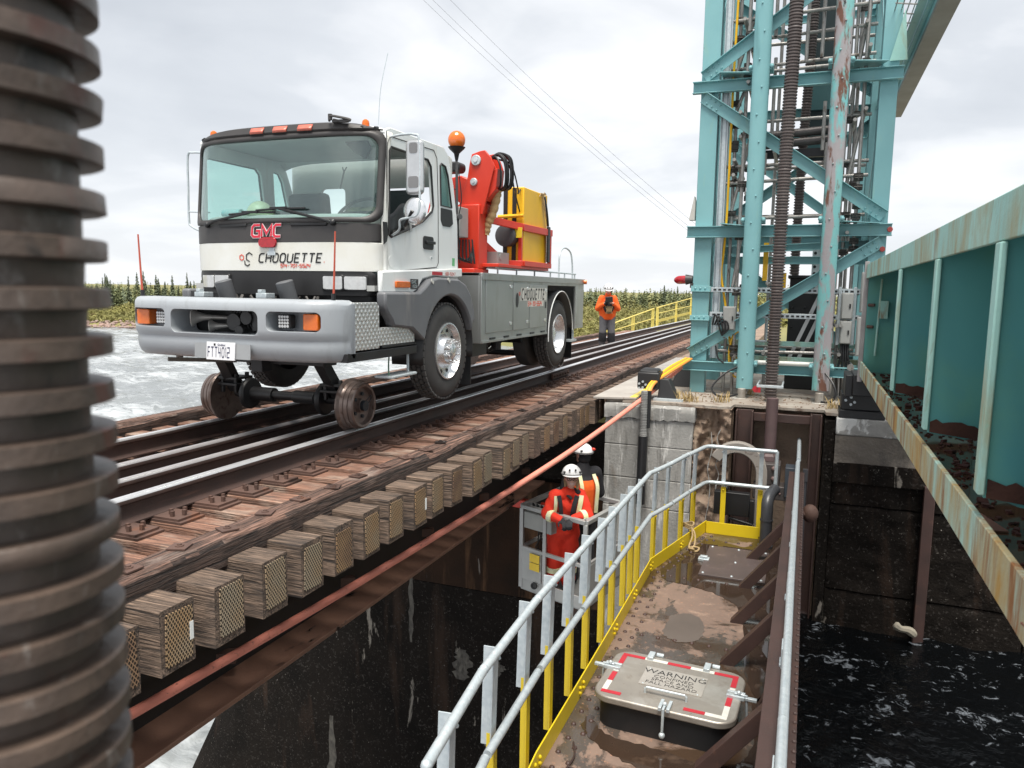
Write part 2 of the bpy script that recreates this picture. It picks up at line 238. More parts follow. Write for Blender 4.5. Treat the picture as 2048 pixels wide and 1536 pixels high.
river_m = water_mat('rapids', (.20, .215, .22), .9, .75, 1.10, .14, .8, (.56, .59, .61), (.55, 1, 1), .25)
pool_m = water_mat('dark_pool', (.002, .0025, .003), 8.5, .90, 1.05, .06, .5, (.22, .245, .275), (1, 1, 1), .05)

# ------------------------------------------------------------------ mesh builder
OFF = {}
class MB:
    def __init__(s): s.v = []; s.f = []; s.m = []; s.k = 0
    def mat(s, k): s.k = k; return s
    def add(s, vs, fs):
        o = len(s.v); s.v += [tuple(map(float, x)) for x in vs]
        for f in fs: s.f.append(tuple(i+o for i in f)); s.m.append(s.k)
        return s
    def bx(s, x0, x1, y0, y1, z0, z1, rot=None, piv=None):
        vs = [(x, y, z) for z in (z0, z1) for y in (y0, y1) for x in (x0, x1)]
        if rot is not None:
            p = Vector(piv) if piv is not None else Vector(((x0+x1)/2, (y0+y1)/2, (z0+z1)/2))
            vs = [tuple(rot @ (Vector(v)-p) + p) for v in vs]
        return s.add(vs, [(0, 2, 3, 1), (4, 5, 7, 6), (0, 1, 5, 4), (2, 6, 7, 3), (0, 4, 6, 2), (1, 3, 7, 5)])
    def beam(s, p, q, w, h, upv=(0, 0, 1)):
        p, q = Vector(p), Vector(q); d = (q-p).normalized(); u = Vector(upv)
        if abs(d.dot(u)) > .99: u = Vector((0, 1, 0))
        r = d.cross(u).normalized(); u = r.cross(d)
        vs = [c + r*(a*w/2) + u*(b*h/2) for c in (p, q) for a, b in ((-1, -1), (1, -1), (1, 1), (-1, 1))]
        return s.add(vs, [(3, 2, 1, 0), (4, 5, 6, 7), (0, 1, 5, 4), (1, 2, 6, 5), (2, 3, 7, 6), (3, 0, 4, 7)])
    def angle(s, p, q, a, t, n1, n2):
        """L section: two flanges along directions n1 and n2 from the edge p-q"""
        p, q, n1, n2 = Vector(p), Vector(q), Vector(n1), Vector(n2)
        prof = [Vector((0, 0, 0)), n1*a, n1*a+n2*t, n1*t+n2*t, n1*t+n2*a, n2*a]
        vs = [p+x for x in prof]+[q+x for x in prof]
        return s.add(vs, [tuple(range(5, -1, -1)), tuple(range(6, 12))]+[(i, (i+1) % 6, (i+1) % 6+6, i+6) for i in range(6)])
    def tube(s, path, r, n=10, cap=True, closed=False):
        P = [Vector(p) for p in path]; k = len(P)
        rs = r if isinstance(r, (list, tuple)) else [r]*k
        T = []
        for i in range(k):
            a = P[(i-1) % k] if (closed or i > 0) else P[i]; b = P[(i+1) % k] if (closed or i < k-1) else P[i]
            T.append((b-a).normalized())
        u = Vector((0, 0, 1)) if abs(T[0].z) < .9 else Vector((1, 0, 0))
        u = (u - T[0]*u.dot(T[0])).normalized(); vs = []
        for i in range(k):
            u = (u - T[i]*u.dot(T[i])).normalized(); v = T[i].cross(u)
            vs += [P[i] + (u*math.cos(2*math.pi*j/n) + v*math.sin(2*math.pi*j/n))*rs[i] for j in range(n)]
        fs = []
        for i in range(k if closed else k-1):
            for j in range(n):
                a, b = i*n+j, i*n+(j+1) % n; c = ((i+1) % k)*n
                fs.append((a, b, c+(j+1) % n, c+j))
        if cap and not closed: fs += [tuple(range(n-1, -1, -1)), tuple((k-1)*n+j for j in range(n))]
        return s.add(vs, fs)
    def cyl(s, p, q, r0, r1=None, n=16): return s.tube([p, q], [r0, r0 if r1 is None else r1], n)
    def lathe(s, prof, p, axis, n=24, cap=True):
        """prof = [(t, r)] along axis from p"""
        p = Vector(p); a = Vector(axis).normalized(); u = Vector((0, 0, 1)) if abs(a.z) < .9 else Vector((1, 0, 0))
        u = (u-a*u.dot(a)).normalized(); v = a.cross(u); vs = []
        for t, r in prof: vs += [p + a*t + (u*math.cos(2*math.pi*j/n)+v*math.sin(2*math.pi*j/n))*max(r, 1e-4) for j in range(n)]
        fs = [(i*n+j, i*n+(j+1) % n, (i+1)*n+(j+1) % n, (i+1)*n+j) for i in range(len(prof)-1) for j in range(n)]
        if cap: fs += [tuple(range(n-1, -1, -1)), tuple((len(prof)-1)*n+j for j in range(n))]
        return s.add(vs, fs)
    def prism(s, poly, ext, holes=()):
        """planar 3D polygon (with holes) extruded by the vector ext"""
        loops = [[Vector(p) for p in poly]] + [[Vector(p) for p in h] for h in holes]; ext = Vector(ext)
        flat = [p for lp in loops for p in lp]; n = len(flat)
        if holes: tris = [tuple(t) for t in tessellate_polygon(loops)]
        else: tris = [tuple(range(n))]
        fs = list(tris) + [tuple(i+n for i in reversed(t)) for t in tris]; o = 0
        for lp in loops:
            k = len(lp); fs += [(o+i, o+(i+1) % k, o+(i+1) % k+n, o+i+n) for i in range(k)]; o += k
        return s.add(flat+[p+ext for p in flat], fs)
    def ball(s, c, r, n=14, m=9, rot=None, z0=-1.0, z1=1.0):
        c = Vector(c); r = Vector((r, r, r)) if isinstance(r, (int, float)) else Vector(r); vs = []
        a0, a1 = math.asin(max(-1, z0)), math.asin(min(1, z1))
        for i in range(m+1):
            la = a0+(a1-a0)*i/m
            for j in range(n):
                d = Vector((math.cos(la)*math.cos(2*math.pi*j/n)*r.x, math.cos(la)*math.sin(2*math.pi*j/n)*r.y, math.sin(la)*r.z))
                vs.append(c + (rot @ d if rot is not None else d))
        fs = [(i*n+j, i*n+(j+1) % n, (i+1)*n+(j+1) % n, (i+1)*n+j) for i in range(m) for j in range(n)]
        fs += [tuple(range(n-1, -1, -1)), tuple(m*n+j for j in range(n))]
        return s.add(vs, fs)
    def grid(s, fn, us, vs_):
        V = [fn(u, v) for v in vs_ for u in us]; n = len(us)
        return s.add(V, [(j*n+i, j*n+i+1, (j+1)*n+i+1, (j+1)*n+i) for j in range(len(vs_)-1) for i in range(n-1)])
    def loft(s, secs, cap=True):
        n = len(secs[0]); V = [p for sc in secs for p in sc]
        fs = [(i*n+j, i*n+(j+1) % n, (i+1)*n+(j+1) % n, (i+1)*n+j) for i in range(len(secs)-1) for j in range(n)]
        if cap: fs += [tuple(range(n-1, -1, -1)), tuple((len(secs)-1)*n+j for j in range(n))]
        return s.add(V, fs)
    def mesh(s, name, off=(0, 0, 0), weld=True, sharp=35):
        me = bpy.data.meshes.new(name); o = Vector(off)
        me.from_pydata([(x-o.x, y-o.y, z-o.z) for x, y, z in s.v], [], s.f); me.update()
        me.polygons.foreach_set('material_index', s.m)
        bm = bmesh.new(); bm.from_mesh(me); bmesh.ops.recalc_face_normals(bm, faces=bm.faces); bm.to_mesh(me); bm.free()
        if sharp: me.polygons.foreach_set('use_smooth', [True]*len(me.polygons)); me.set_sharp_from_angle(angle=R(sharp))
        return me
    def build(s, name, mats, parent=None, bevel=0, solid=0, sharp=35, **tags):
        off = OFF.get(parent.name, (0, 0, 0)) if parent else tags.pop('at', (0, 0, 0))
        tags.pop('at', None)
        me = s.mesh(name, off, sharp=sharp)
        for m in (mats if isinstance(mats, (list, tuple)) else [mats]): me.materials.append(m)
        ob = bpy.data.objects.new(name, me); COL.objects.link(ob)
        if parent: ob.parent = parent
        else: ob.location = off
        OFF[ob.name] = off
        if solid: md = ob.modifiers.new('thickness', 'SOLIDIFY'); md.thickness = solid; md.offset = 0
        if bevel: md = ob.modifiers.new('bevel', 'BEVEL'); md.width = bevel; md.segments = 2; md.limit_method = 'ANGLE'; md.angle_limit = R(40)
        for k, v in tags.items(): ob[k] = v
        return ob
def thing(name, loc, label, category, group=None):
    o = bpy.data.objects.new(name, None); COL.objects.link(o); o.location = loc; o.empty_display_size = .1
    o['label'] = label; o['category'] = category
    if group: o['group'] = group
    OFF[o.name] = tuple(loc); return o
def apply_mods(ob):
    dg = bpy.context.evaluated_depsgraph_get(); dg.update(); me = bpy.data.meshes.new_from_object(ob.evaluated_get(dg)); ob.modifiers.clear(); old = ob.data; ob.data = me; bpy.data.meshes.remove(old)
def cut(ob, cutters):
    tmp = []
    for mb in cutters:
        c = mb.build('cutter', black, None); c.location = ob.matrix_basis.translation*0
        md = ob.modifiers.new('cut', 'BOOLEAN'); md.operation = 'DIFFERENCE'; md.object = c; md.solver = 'EXACT'; tmp.append(c)
    return tmp
def inst(ob, parent=None, loc=None, name=None):
    c = ob.copy(); COL.objects.link(c)
    if parent is not None: c.parent = parent
    if loc is not None: c.location = loc
    OFF[c.name] = OFF.get(ob.name, (0, 0, 0)); return c
def rrect(x0, x1, y0, y1, r, n=5):
    pts = []
    for cx, cy, a in ((x1-r, y0+r, -90), (x1-r, y1-r, 0), (x0+r, y1-r, 90), (x0+r, y0+r, 180)):
        pts += [(cx+r*math.cos(R(a+90*i/n)), cy+r*math.sin(R(a+90*i/n))) for i in range(n+1)]
    return pts
def arc(c, r, a0, a1, n): return [(c[0]+r*math.cos(R(a0+(a1-a0)*i/n)), c[1]+r*math.sin(R(a0+(a1-a0)*i/n))) for i in range(n+1)]
def bez(pts, n=16):
    """Catmull-Rom through the points"""
    P = [Vector(p) for p in pts]; P = [P[0]*2-P[1]]+P+[P[-1]*2-P[-2]]; o = []
    for i in range(1, len(P)-2):
        for k in range(n):
            t = k/n; a, b, c, d = P[i-1:i+3]
            o.append(.5*((2*b)+(c-a)*t+(2*a-5*b+4*c-d)*t*t+(3*b-a-3*c+d)*t**3))
    return o+[P[-2]]
# ------------------------------------------------------------------ lettering
def oct_(w, c=.18): return [(c, 0), (w-c, 0), (w, c), (w, 1-c), (w-c, 1), (c, 1), (0, 1-c), (0, c)]
G = {
 'C': (.7, [[(.7, 1), (.18, 1), (0, .82), (0, .18), (.18, 0), (.7, 0)]], 0), 'H': (.7, [[(0, 0), (0, 1)], [(.7, 0), (.7, 1)], [(.09, .5), (.61, .5)]], 0),
 'O': (.7, [oct_(.7)], 1), '0': (.62, [oct_(.62)], 1), 'Q': (.7, [oct_(.7), [(.48, -.16), (.62, -.16)]], 1), 'U': (.7, [[(0, 1), (0, .18), (.18, 0), (.52, 0), (.7, .18), (.7, 1)]], 0),
 'E': (.62, [[(.62, 1), (0, 1), (0, 0), (.62, 0)], [(.09, .5), (.52, .5)]], 0), 'T': (.7, [[(0, 1), (.7, 1)], [(.35, .91), (.35, 0)]], 0),
 'G': (.8, [[(.8, 1), (.18, 1), (0, .82), (0, .18), (.18, 0), (.8, 0), (.8, .5), (.42, .5)]], 0), 'M': (1.0, [[(0, 0), (0, 1), (.5, .25), (1, 1), (1, 0)]], 0),
 'F': (.58, [[(.58, 1), (0, 1), (0, 0)], [(.09, .52), (.48, .52)]], 0), 'N': (.66, [[(0, 0), (0, 1), (.66, 0), (.66, 1)]], 0), 'R': (.62, [[(0, 0), (0, 1), (.5, 1), (.62, .88), (.62, .6), (.5, .48), (.09, .48)], [(.3, .40), (.62, 0)]], 0),
 '1': (.2, [[(0, .85), (.15, 1), (.15, 0)]], 0), '2': (.6, [[(0, 1), (.6, 1), (.6, .5), (0, .5), (0, 0), (.6, 0)]], 0), '4': (.62, [[(0, 1), (0, .45), (.62, .45)], [(.48, 1), (.48, .54)], [(.48, .36), (.48, 0)]], 0),
 '5': (.6, [[(.6, 1), (0, 1), (0, .52), (.6, .52), (.6, 0), (0, 0)]], 0), '7': (.6, [[(0, 1), (.6, 1), (.6, .8), (.25, 0)]], 0), '8': (.6, [oct_(.6, .15), [(.09, .5), (.51, .5)]], 1), '9': (.6, [[(.6, .48), (0, .48), (0, 1), (.6, 1), (.6, 0), (0, 0)]], 0), '6': (.6, [[(.6, 1), (0, 1), (0, 0), (.6, 0), (.6, .52), (.09, .52)]], 0), '-': (.4, [[(0, .5), (.4, .5)]], 0), ' ': (.4, [], 0), '.': (.1, [[(0, .05), (.1, .05)]], 0), 'X': (.62, [[(0, 0), (.62, 1)]], 0), 'A': (.66, [[(0, 0), (.12, 1), (.54, 1), (.66, 0)], [(.15, .4), (.51, .4)]], 0)}
def ribbon(mb, pts, closed, hw, f, th):
    k = len(pts); L_, R_ = [], []
    for i in range(k):
        a = pts[i-1] if (closed or i > 0) else None; b = pts[(i+1) % k] if (closed or i < k-1) else None; p = Vector((*pts[i], 0))
        d1 = (p-Vector((*a, 0))).normalized() if a else None; d2 = (Vector((*b, 0))-p).normalized() if b else None
        d1 = d1 or d2; d2 = d2 or d1; n1 = Vector((-d1.y, d1.x, 0)); n2 = Vector((-d2.y, d2.x, 0)); mm = (n1+n2).normalized(); ln = hw/max(.62, mm.dot(n1))
        L_.append(p+mm*ln); R_.append(p-mm*ln)
    n = 2*k; vs = [f(p.x, p.y, 0) for p in L_+R_]+[f(p.x, p.y, th) for p in L_+R_]; fs = []
    for i in range(k if closed else k-1):
        j = (i+1) % k
        fs += [(i, j, k+j, k+i), (n+i, n+k+i, n+k+j, n+j), (i, n+i, n+j, j), (k+i, k+j, n+k+j, n+k+i)]
    if not closed: fs += [(0, k, n+k, n), (k-1, n+k-1, n+2*k-1, 2*k-1)]
    mb.add(vs, fs)
def stroke_text(mb, s, org, xd, yd, h, wt=.09, gap=.28, wf=1.0, shear=0.0, th=.0015, surf=None):
    org, xd, yd = Vector(org), Vector(xd), Vector(yd); nd = xd.cross(yd).normalized(); x = 0
    for ch in s:
        w_, lines, cl = G[ch]
        for i, ln in enumerate(lines):
            def f(u, v, t, x=x):
                p = org + xd*((x+u*wf+v*shear)*h) + yd*(v*h)
                if surf: p = surf(p)
                return p + nd*t
            ribbon(mb, ln, bool(cl and i == 0), wt, f, th)
        x += w_*wf+gap
    return x*h
def text_obj(name, s, size, mat, parent, org, xd, yd, ext=.001, weight=0.0, shear=0.0, align='CENTER', wf=1.0):
    cu_ = bpy.data.curves.new('t', 'FONT'); cu_.body = s; cu_.size = size; cu_.extrude = ext; cu_.offset = weight; cu_.shear = shear; cu_.align_x = align; cu_.resolution_u = 2
    to = bpy.data.objects.new('t', cu_); COL.objects.link(to); dg = bpy.context.evaluated_depsgraph_get(); dg.update(); me = bpy.data.meshes.new_from_object(to.evaluated_get(dg)); bpy.data.objects.remove(to)
    xd, yd, org = Vector(xd), Vector(yd), Vector(org); nd = xd.cross(yd).normalized(); off = Vector(OFF.get(parent.name, (0, 0, 0)))
    for v in me.vertices: c = v.co.copy(); v.co = org + xd*c.x*wf + yd*c.y + nd*(c.z+ext) - off
    me.materials.clear(); me.materials.append(mat); me.name = name; ob = bpy.data.objects.new(name, me); COL.objects.link(ob); ob.parent = parent; OFF[ob.name] = OFF.get(parent.name, (0, 0, 0)); return ob
# ================================================================== the setting: water, banks, forest
def vnoise(x, y, seed=0, oct_=4):
    """cheap smooth value noise with numpy"""
    r = np.random.default_rng(seed); T = r.random((256, 256)); tot = np.zeros_like(x, dtype=float); amp = 1; s = 0
    for o in range(oct_):
        xi = np.floor(x).astype(int); yi = np.floor(y).astype(int); fx = x-xi; fy = y-yi; fx = fx*fx*(3-2*fx); fy = fy*fy*(3-2*fy)
        a = T[xi % 256, yi % 256]; b = T[(xi+1) % 256, yi % 256]; c = T[xi % 256, (yi+1) % 256]; d = T[(xi+1) % 256, (yi+1) % 256]
        tot += amp*((a*(1-fx)+b*fx)*(1-fy)+(c*(1-fx)+d*fx)*fy); s += amp; amp *= .5; x = x*2.03+17; y = y*2.03+5
    return tot/s
def npgrid(name, X, Y, Z, mat, kind='structure', **kw):
    n, m = X.shape; V = np.stack([X, Y, Z], -1).reshape(-1, 3); i = np.arange(n*m).reshape(n, m)
    F = np.stack([i[:-1, :-1], i[:-1, 1:], i[1:, 1:], i[1:, :-1]], -1).reshape(-1, 4)
    me = bpy.data.meshes.new(name); me.vertices.add(len(V)); me.vertices.foreach_set('co', V.ravel()); me.loops.add(F.size); me.loops.foreach_set('vertex_index', F.ravel().astype(np.int32))
    me.polygons.add(len(F)); me.polygons.foreach_set('loop_start', np.arange(0, F.size, 4, dtype=np.int32)); me.update(calc_edges=True); me.validate()
    me.polygons.foreach_set('use_smooth', [True]*len(me.polygons)); me.materials.append(mat)
    ob = bpy.data.objects.new(name, me); COL.objects.link(ob); ob['kind'] = kind
    for k, v in kw.items(): ob[k] = v
    return ob
ZL = -8.2
# polar grid of the rapids: fine near, coarse far
rr = np.concatenate([np.geomspace(6, 200, 260), np.geomspace(220, 2500, 12)]); aa = np.linspace(R(-100), R(42), 330)
A, RR = np.meshgrid(aa, rr, indexing='ij'); X = 4.6+RR*np.sin(A); Y = RR*np.cos(A)
sw = np.clip(1-RR/400, .0, 1)
Z = ZL + sw*(.95*(vnoise(X*.22+50, Y*.34, 1, 3)-.5) + .62*(vnoise(X*.75, Y*1.3, 2, 3)-.5)+.25*(vnoise(X*2.6, Y*3.6, 5, 2)-.5))
Z = np.where(X > 2.4, ZL-1.0, Z)
npgrid('river', X, Y, Z, river_m)
xs = np.linspace(4.62, 40, 260)**1.0; xs = 4.62+(np.linspace(0, 1, 220)**2)*40; ys = -6+(np.linspace(0, 1, 200)**1.0)*16.4
X, Y = np.meshgrid(xs, ys, indexing='ij'); Z = -2.9+.11*(vnoise(X*1.5, Y*1.5, 8, 4)-.5)+.06*(vnoise(X*5, Y*5, 9, 3)-.5)
npgrid('upstream_pool', X, Y, Z, pool_m)
# land: distance beyond the shoreline decides the height
def shore(a): return np.interp(a, [R(-100), R(-62), R(-48), R(-38), R(-20), R(-8), R(-3), R(0), R(3), R(20), R(50)], [258, 200, 185, 168, 122, 76, 44, 34, 26, 20, 18])
ts = np.concatenate([np.linspace(-4, 60, 110), np.geomspace(62, 2200, 30)])
A, T = np.meshgrid(np.linspace(R(-100), R(50), 420), ts, indexing='ij'); RR = shore(A)+T*(.35+shore(A)/190); X = 4.6+RR*np.sin(A); Y = RR*np.cos(A)
Z = ZL-.6 + np.interp(T, [-4, 0, 2.5, 6, 16, 60, 400, 2200], [-1.2, .5, 1.7, 2.6, 4.3, 5.6, 6.6, 6.9])
near = np.clip((R(6)-np.abs(A-R(-1)))/R(5), 0, 1)*np.clip(T/14, 0, 1)
Z = Z*(1-near) + (-1.2)*near + np.clip(T, 0, 4)/4*.7*(vnoise(X*.18, Y*.18, 4, 4)-.5) + np.clip(T, 0, 30)/30*.5*(vnoise(X*.05, Y*.05, 14, 2)-.5)
npgrid('far_bank', X, Y, Z, land_m)
from mathutils.bvhtree import BVHTree
lb = bpy.data.objects['far_bank'].data
bv = BVHTree.FromPolygons([tuple(v.co) for v in lb.vertices], [tuple(p.vertices) for p in lb.polygons])
def ground(x, y):
    h = bv.ray_cast(Vector((x, y, 60)), Vector((0, 0, -1))); return h[0].z if h[0] else ZL
# spruces: crown of drooping twig blades round a thin trunk
def spruce_meshes(seed, h, wd, mat, ragged):
    r = random.Random(seed); mb = MB(); nl = int(h*7)
    for i in range(nl):
        f = i/nl; z = h*(.10+.90*f); rad = wd*(1-f)**.85*(1-.35*math.exp(-f*9))*(1+ragged*(r.random()-.5))+.10
        for k in range(r.randint(5, 8)):
            if r.random() < ragged*.35: continue
            a = r.random()*6.283; L_ = rad*(.6+.6*r.random()); c, s = math.cos(a), math.sin(a); dz = -L_*(.15+.4*r.random()); w_ = .10+.22*L_
            mb.add([(0, 0, z+.06), (c*L_*.6-s*w_, s*L_*.6+c*w_, z+dz*.45), (c*L_, s*L_, z+dz), (c*L_*.6+s*w_, s*L_*.6-c*w_, z+dz*.45)], [(0, 1, 2), (0, 2, 3)])
            mb.add([(c*L_*.3, s*L_*.3, z+.02), (c*L_*.75, s*L_*.75, z+dz*.7), (c*L_*.55, s*L_*.55, z+dz*.6-.25-.1*r.random())], [(0, 1, 2)])
    tr = MB().cyl((0, 0, -.6), (0, 0, h*1.0), .035*h/2+.02, .012, 6)
    return mb.mesh('crown', sharp=0), tr.mesh('trunk', sharp=0), mat
SP = [spruce_meshes(i, hh, ww, needle[mi], rg) for i, (hh, ww, mi, rg) in enumerate([(6.4, 1.0, 0, .7), (5.2, 1.1, 1, .5), (7.3, .95, 0, .9), (4.4, 1.2, 2, .4), (5.8, .9, 1, .8), (3.4, 1.0, 2, .5), (8.6, .8, 0, 1.15), (4.9, 1.3, 1, .35)])]
for cm_, tm_, mt_ in SP: cm_.materials.append(mt_); tm_.materials.append(bark)
r5 = random.Random(55); placed = 0
def put_spruce(x, y, k, sc, lab, grp):
    t = thing('spruce_tree', (x, y, ground(x, y)-.05), lab, 'tree', grp); t.scale = (sc, sc, sc*(.9+.25*r5.random())); t.rotation_euler = (0, 0, r5.random()*6.28)
    for nm, me in (('crown', SP[k][0]), ('trunk', SP[k][1])):
        o = bpy.data.objects.new(nm, me); COL.objects.link(o); o.parent = t
for i in range(150):                                # left of the truck, front rank of the far shore
    a = R(r5.uniform(-55.5, -40.5)); b = shore(a)+r5.uniform(13, 34)*(.35+shore(a)/190)
    put_spruce(4.6+b*math.sin(a), b*math.cos(a), r5.choice([0, 1, 1, 2, 3, 4, 4, 5, 6, 7, 7, 3]), r5.uniform(.66, 1.08), 'slender spruce in the tree line across the white water, left of the truck', 'spruces across the river left of the truck')
for i in range(130):                                # right of the truck
    a = R(r5.uniform(-17.2, -5.2)); b = r5.uniform(150, 270)
    put_spruce(4.6+b*math.sin(a), b*math.cos(a), r5.choice([0, 1, 1, 3, 4, 5, 7, 7, 3]), r5.uniform(.58, .92), 'bushy spruce in the tree line between the truck and the lift tower', 'spruces between the truck and the lift tower')
V, F, Mi = [], [], []
mb = MB()
for i in range(2600):                               # the woods behind: one mass
    a = R(r5.uniform(-75, 45)); b0 = shore(a)+40 if a < R(-22) else 190; b = b0+abs(r5.gauss(0, 55)); x, y = 4.6+b*math.sin(a), b*math.cos(a)
    z = ground(x, y); h = r5.uniform(3, 5.6); wd = r5.uniform(.8, 1.5); mb.mat(r5.randint(0, 2))
    for q in range(9):
        f = q/9; zz_ = z+h*(.08+.9*f); rad = wd*(1-f)+.1
        for k in range(4):
            an = r5.random()*6.28; c, s = math.cos(an)*rad, math.sin(an)*rad
            mb.add([(x, y, zz_+.3), (x+c-s*.45, y+s+c*.45, zz_-.35*rad), (x+c+s*.45, y+s-c*.45, zz_-.45*rad)], [(0, 1, 2)])
mb.build('forest', needle, None, sharp=0, kind='stuff', label='mass of conifers behind the front rank of trees', category='forest')
# shrubs and grass of the banks: one cover of leaf blades
def scatter(name, n, amin, amax, tmin, tmax, hmin, hmax, mat, lab, cat, seed, wd=1.0):
    g = np.random.default_rng(seed); a = np.radians(g.uniform(amin, amax, n)); t = g.uniform(tmin**.5, tmax**.5, n)**2; rr_ = shore(a)+t*(.35+shore(a)/190)
    x = 4.6+rr_*np.sin(a); y = rr_*np.cos(a); z = np.array([ground(p, q) for p, q in zip(x, y)])
    clump = vnoise(x*.35, y*.35, seed, 3); h = (hmin+(hmax-hmin)*g.random(n))*(.35+1.3*np.clip(clump-.25, 0, 1)); m = 16
    an = g.random((n, m))*6.28; rd = g.random((n, m))*.9*wd; px = x[:, None]+np.cos(an)*rd; py = y[:, None]+np.sin(an)*rd; pz = z[:, None]-.1+g.random((n, m))*h[:, None]
    ls = (.09+.13*g.random((n, m)))*wd*1.1; o1 = g.normal(size=(n, m, 3)); o2 = g.normal(size=(n, m, 3)); P0 = np.stack([px, py, pz], -1)
    V = np.stack([P0, P0+o1*ls[..., None], P0+o2*ls[..., None]], 2).reshape(-1, 3); k = len(V)//3
    me = bpy.data.meshes.new(name); me.vertices.add(len(V)); me.vertices.foreach_set('co', V.ravel()); me.loops.add(len(V)); me.loops.foreach_set('vertex_index', np.arange(len(V), dtype=np.int32)); me.polygons.add(k); me.polygons.foreach_set('loop_start', np.arange(0, len(V), 3, dtype=np.int32)); me.update(calc_edges=True); me.materials.append(mat)
    ob = bpy.data.objects.new(name, me); COL.objects.link(ob); ob['kind'] = 'stuff'; ob['label'] = lab; ob['category'] = cat
scatter('shore_shrubs', 5200, -60, -37, 2.6, 18, .5, 2.0, shrub_m, 'low olive and straw coloured scrub behind the stony far shore', 'shrubs', 3, 1.3)
scatter('approach_shrubs', 15000, -19, 4, 1.0, 150, .6, 2.7, shrub_m, 'yellow green brush beside the track beyond the truck', 'shrubs', 4, 1.0)
mb = MB(); r6 = random.Random(9)
for i in range(900):
    a = R(r6.uniform(-60, -36)); t = r6.uniform(-.4, 3.0); b = shore(a)+t*(.35+shore(a)/190); s = r6.uniform(.2, .75); x, y = 4.6+b*math.sin(a), b*math.cos(a)
    rot = Matrix.Rotation(r6.random()*6, 3, 'Z') @ Matrix.Rotation(r6.random(), 3, 'X'); mb.ball((x, y, max(ground(x, y), ZL)+.1), (s, s*.7, s*.5), 6, 4, rot)
mb.build('shore_stones', rock_m, None, sharp=25, kind='stuff', label='pinkish stones along the waterline of the far shore', category='stones')
# power cables across the sky
for (p, q, n) in (((-20.6, 26.0, 23.3), (3.6, 32.2, 1.05), 'lowest'), ((-20.1, 26.2, 23.3), (3.6, 32.3, 1.2), 'middle'), ((-19.0, 26.6, 23.2), (3.6, 32.4, 1.4), 'uppermost')):
    P = [Vector(p).lerp(Vector(q), i/24)+Vector((0, 0, -1.25*4*(i/24)*(1-i/24))) for i in range(25)]
    MB().tube(P, .0048, 5).build('overhead_cable', black, None, label='%s of the three thin cables slanting across the sky to the lift tower' % n, category='cable')

# ================================================================== the railway bridge
B = thing('railway_bridge', (0, 10, -1.4), 'timber decked railway bridge on rusty girders, four running and guard rails', 'bridge')
bo = OFF[B.name]
# ties
def tie_mesh(seed, length):
    r = random.Random(seed); mb = MB(); xs = [-1.95, -1.4, -.9, -.4, 0, .4, .9, 1.3, 1.60, 1.95]; j = lambda s: (r.random()-.5)*s; secs = []
    for x in xs: secs.append([(x, -.108+j(.006), -.16+j(.004)), (x, .108+j(.006), -.16+j(.004)), (x, .108+j(.008), .155+j(.007)), (x, .10, .16+j(.003)), (x, -.10, .16+j(.003)), (x, -.108+j(.008), .155+j(.007))])
    return mb.loft(secs).mesh('tie', sharp=30)
TM = [tie_mesh(i, 3.9) for i in range(5)]
for me in TM:
    me.materials.append(tie_top); me.materials.append(tie_grey)
    for p_ in me.polygons: p_.material_index = 1 if p_.center.x > 1.58 else 0
pm = MB().prism([(0, *p) for p in rrect(-.083, .083, -.125, .135, .012, 2)], (.006, 0, 0)).mesh('end_plate', sharp=30); pm.materials.append(mesh_plate_m)
tp = MB(); tp.bx(-.16, .115, -.102, .102, 0, .014); tp.bx(-.12, .085, -.092, .092, .014, .030)
for dx, dy in ((.0, -.055), (.0, .05), (.045, .0), (-.045, -.02)): tp.bx(dx-.011, dx+.011, dy-.010, dy+.010, .03, .066)
tpm = tp.mesh('tie_plate', sharp=30); tpm.materials.append(rusty)
gtm = MB().bx(-.003, .003, -.011, .011, -.045, .045).mesh('tie_tag', sharp=30); gtm.materials.append(white)
rt = random.Random(4)
for k in range(-7, 76):
    y = 3.326+.343*k; dx = rt.uniform(-.025, .03)
    t = bpy.data.objects.new('tie', TM[k % 5]); COL.objects.link(t); t.parent = B; t.location = (0.02+dx-bo[0], y-bo[1], -.35-bo[2]); t.rotation_euler = (0, 0, rt.uniform(-.008, .008)); OFF[t.name] = (0.02+dx, y, -.35)
    for (me, nm, loc) in [(pm, 'end_plate', (1.951, rt.uniform(-.008, .01), rt.uniform(-.02, .012)))] + [(tpm, 'tie_plate', (.93-dx, 0, .1625))]:
        if nm == 'end_plate' and (k > 24 or k in (13, 17, 20)): continue
        c = bpy.data.objects.new(nm, me); COL.objects.link(c); c.parent = t; c.location = loc
        if nm == 'end_plate': c.rotation_euler = (rt.uniform(-.05, .05), 0, 0)
    if k in (-2, 5): c = bpy.data.objects.new('tie_tag', gtm); COL.objects.link(c); c.parent = t; c.location = (1.957, .078, .0)
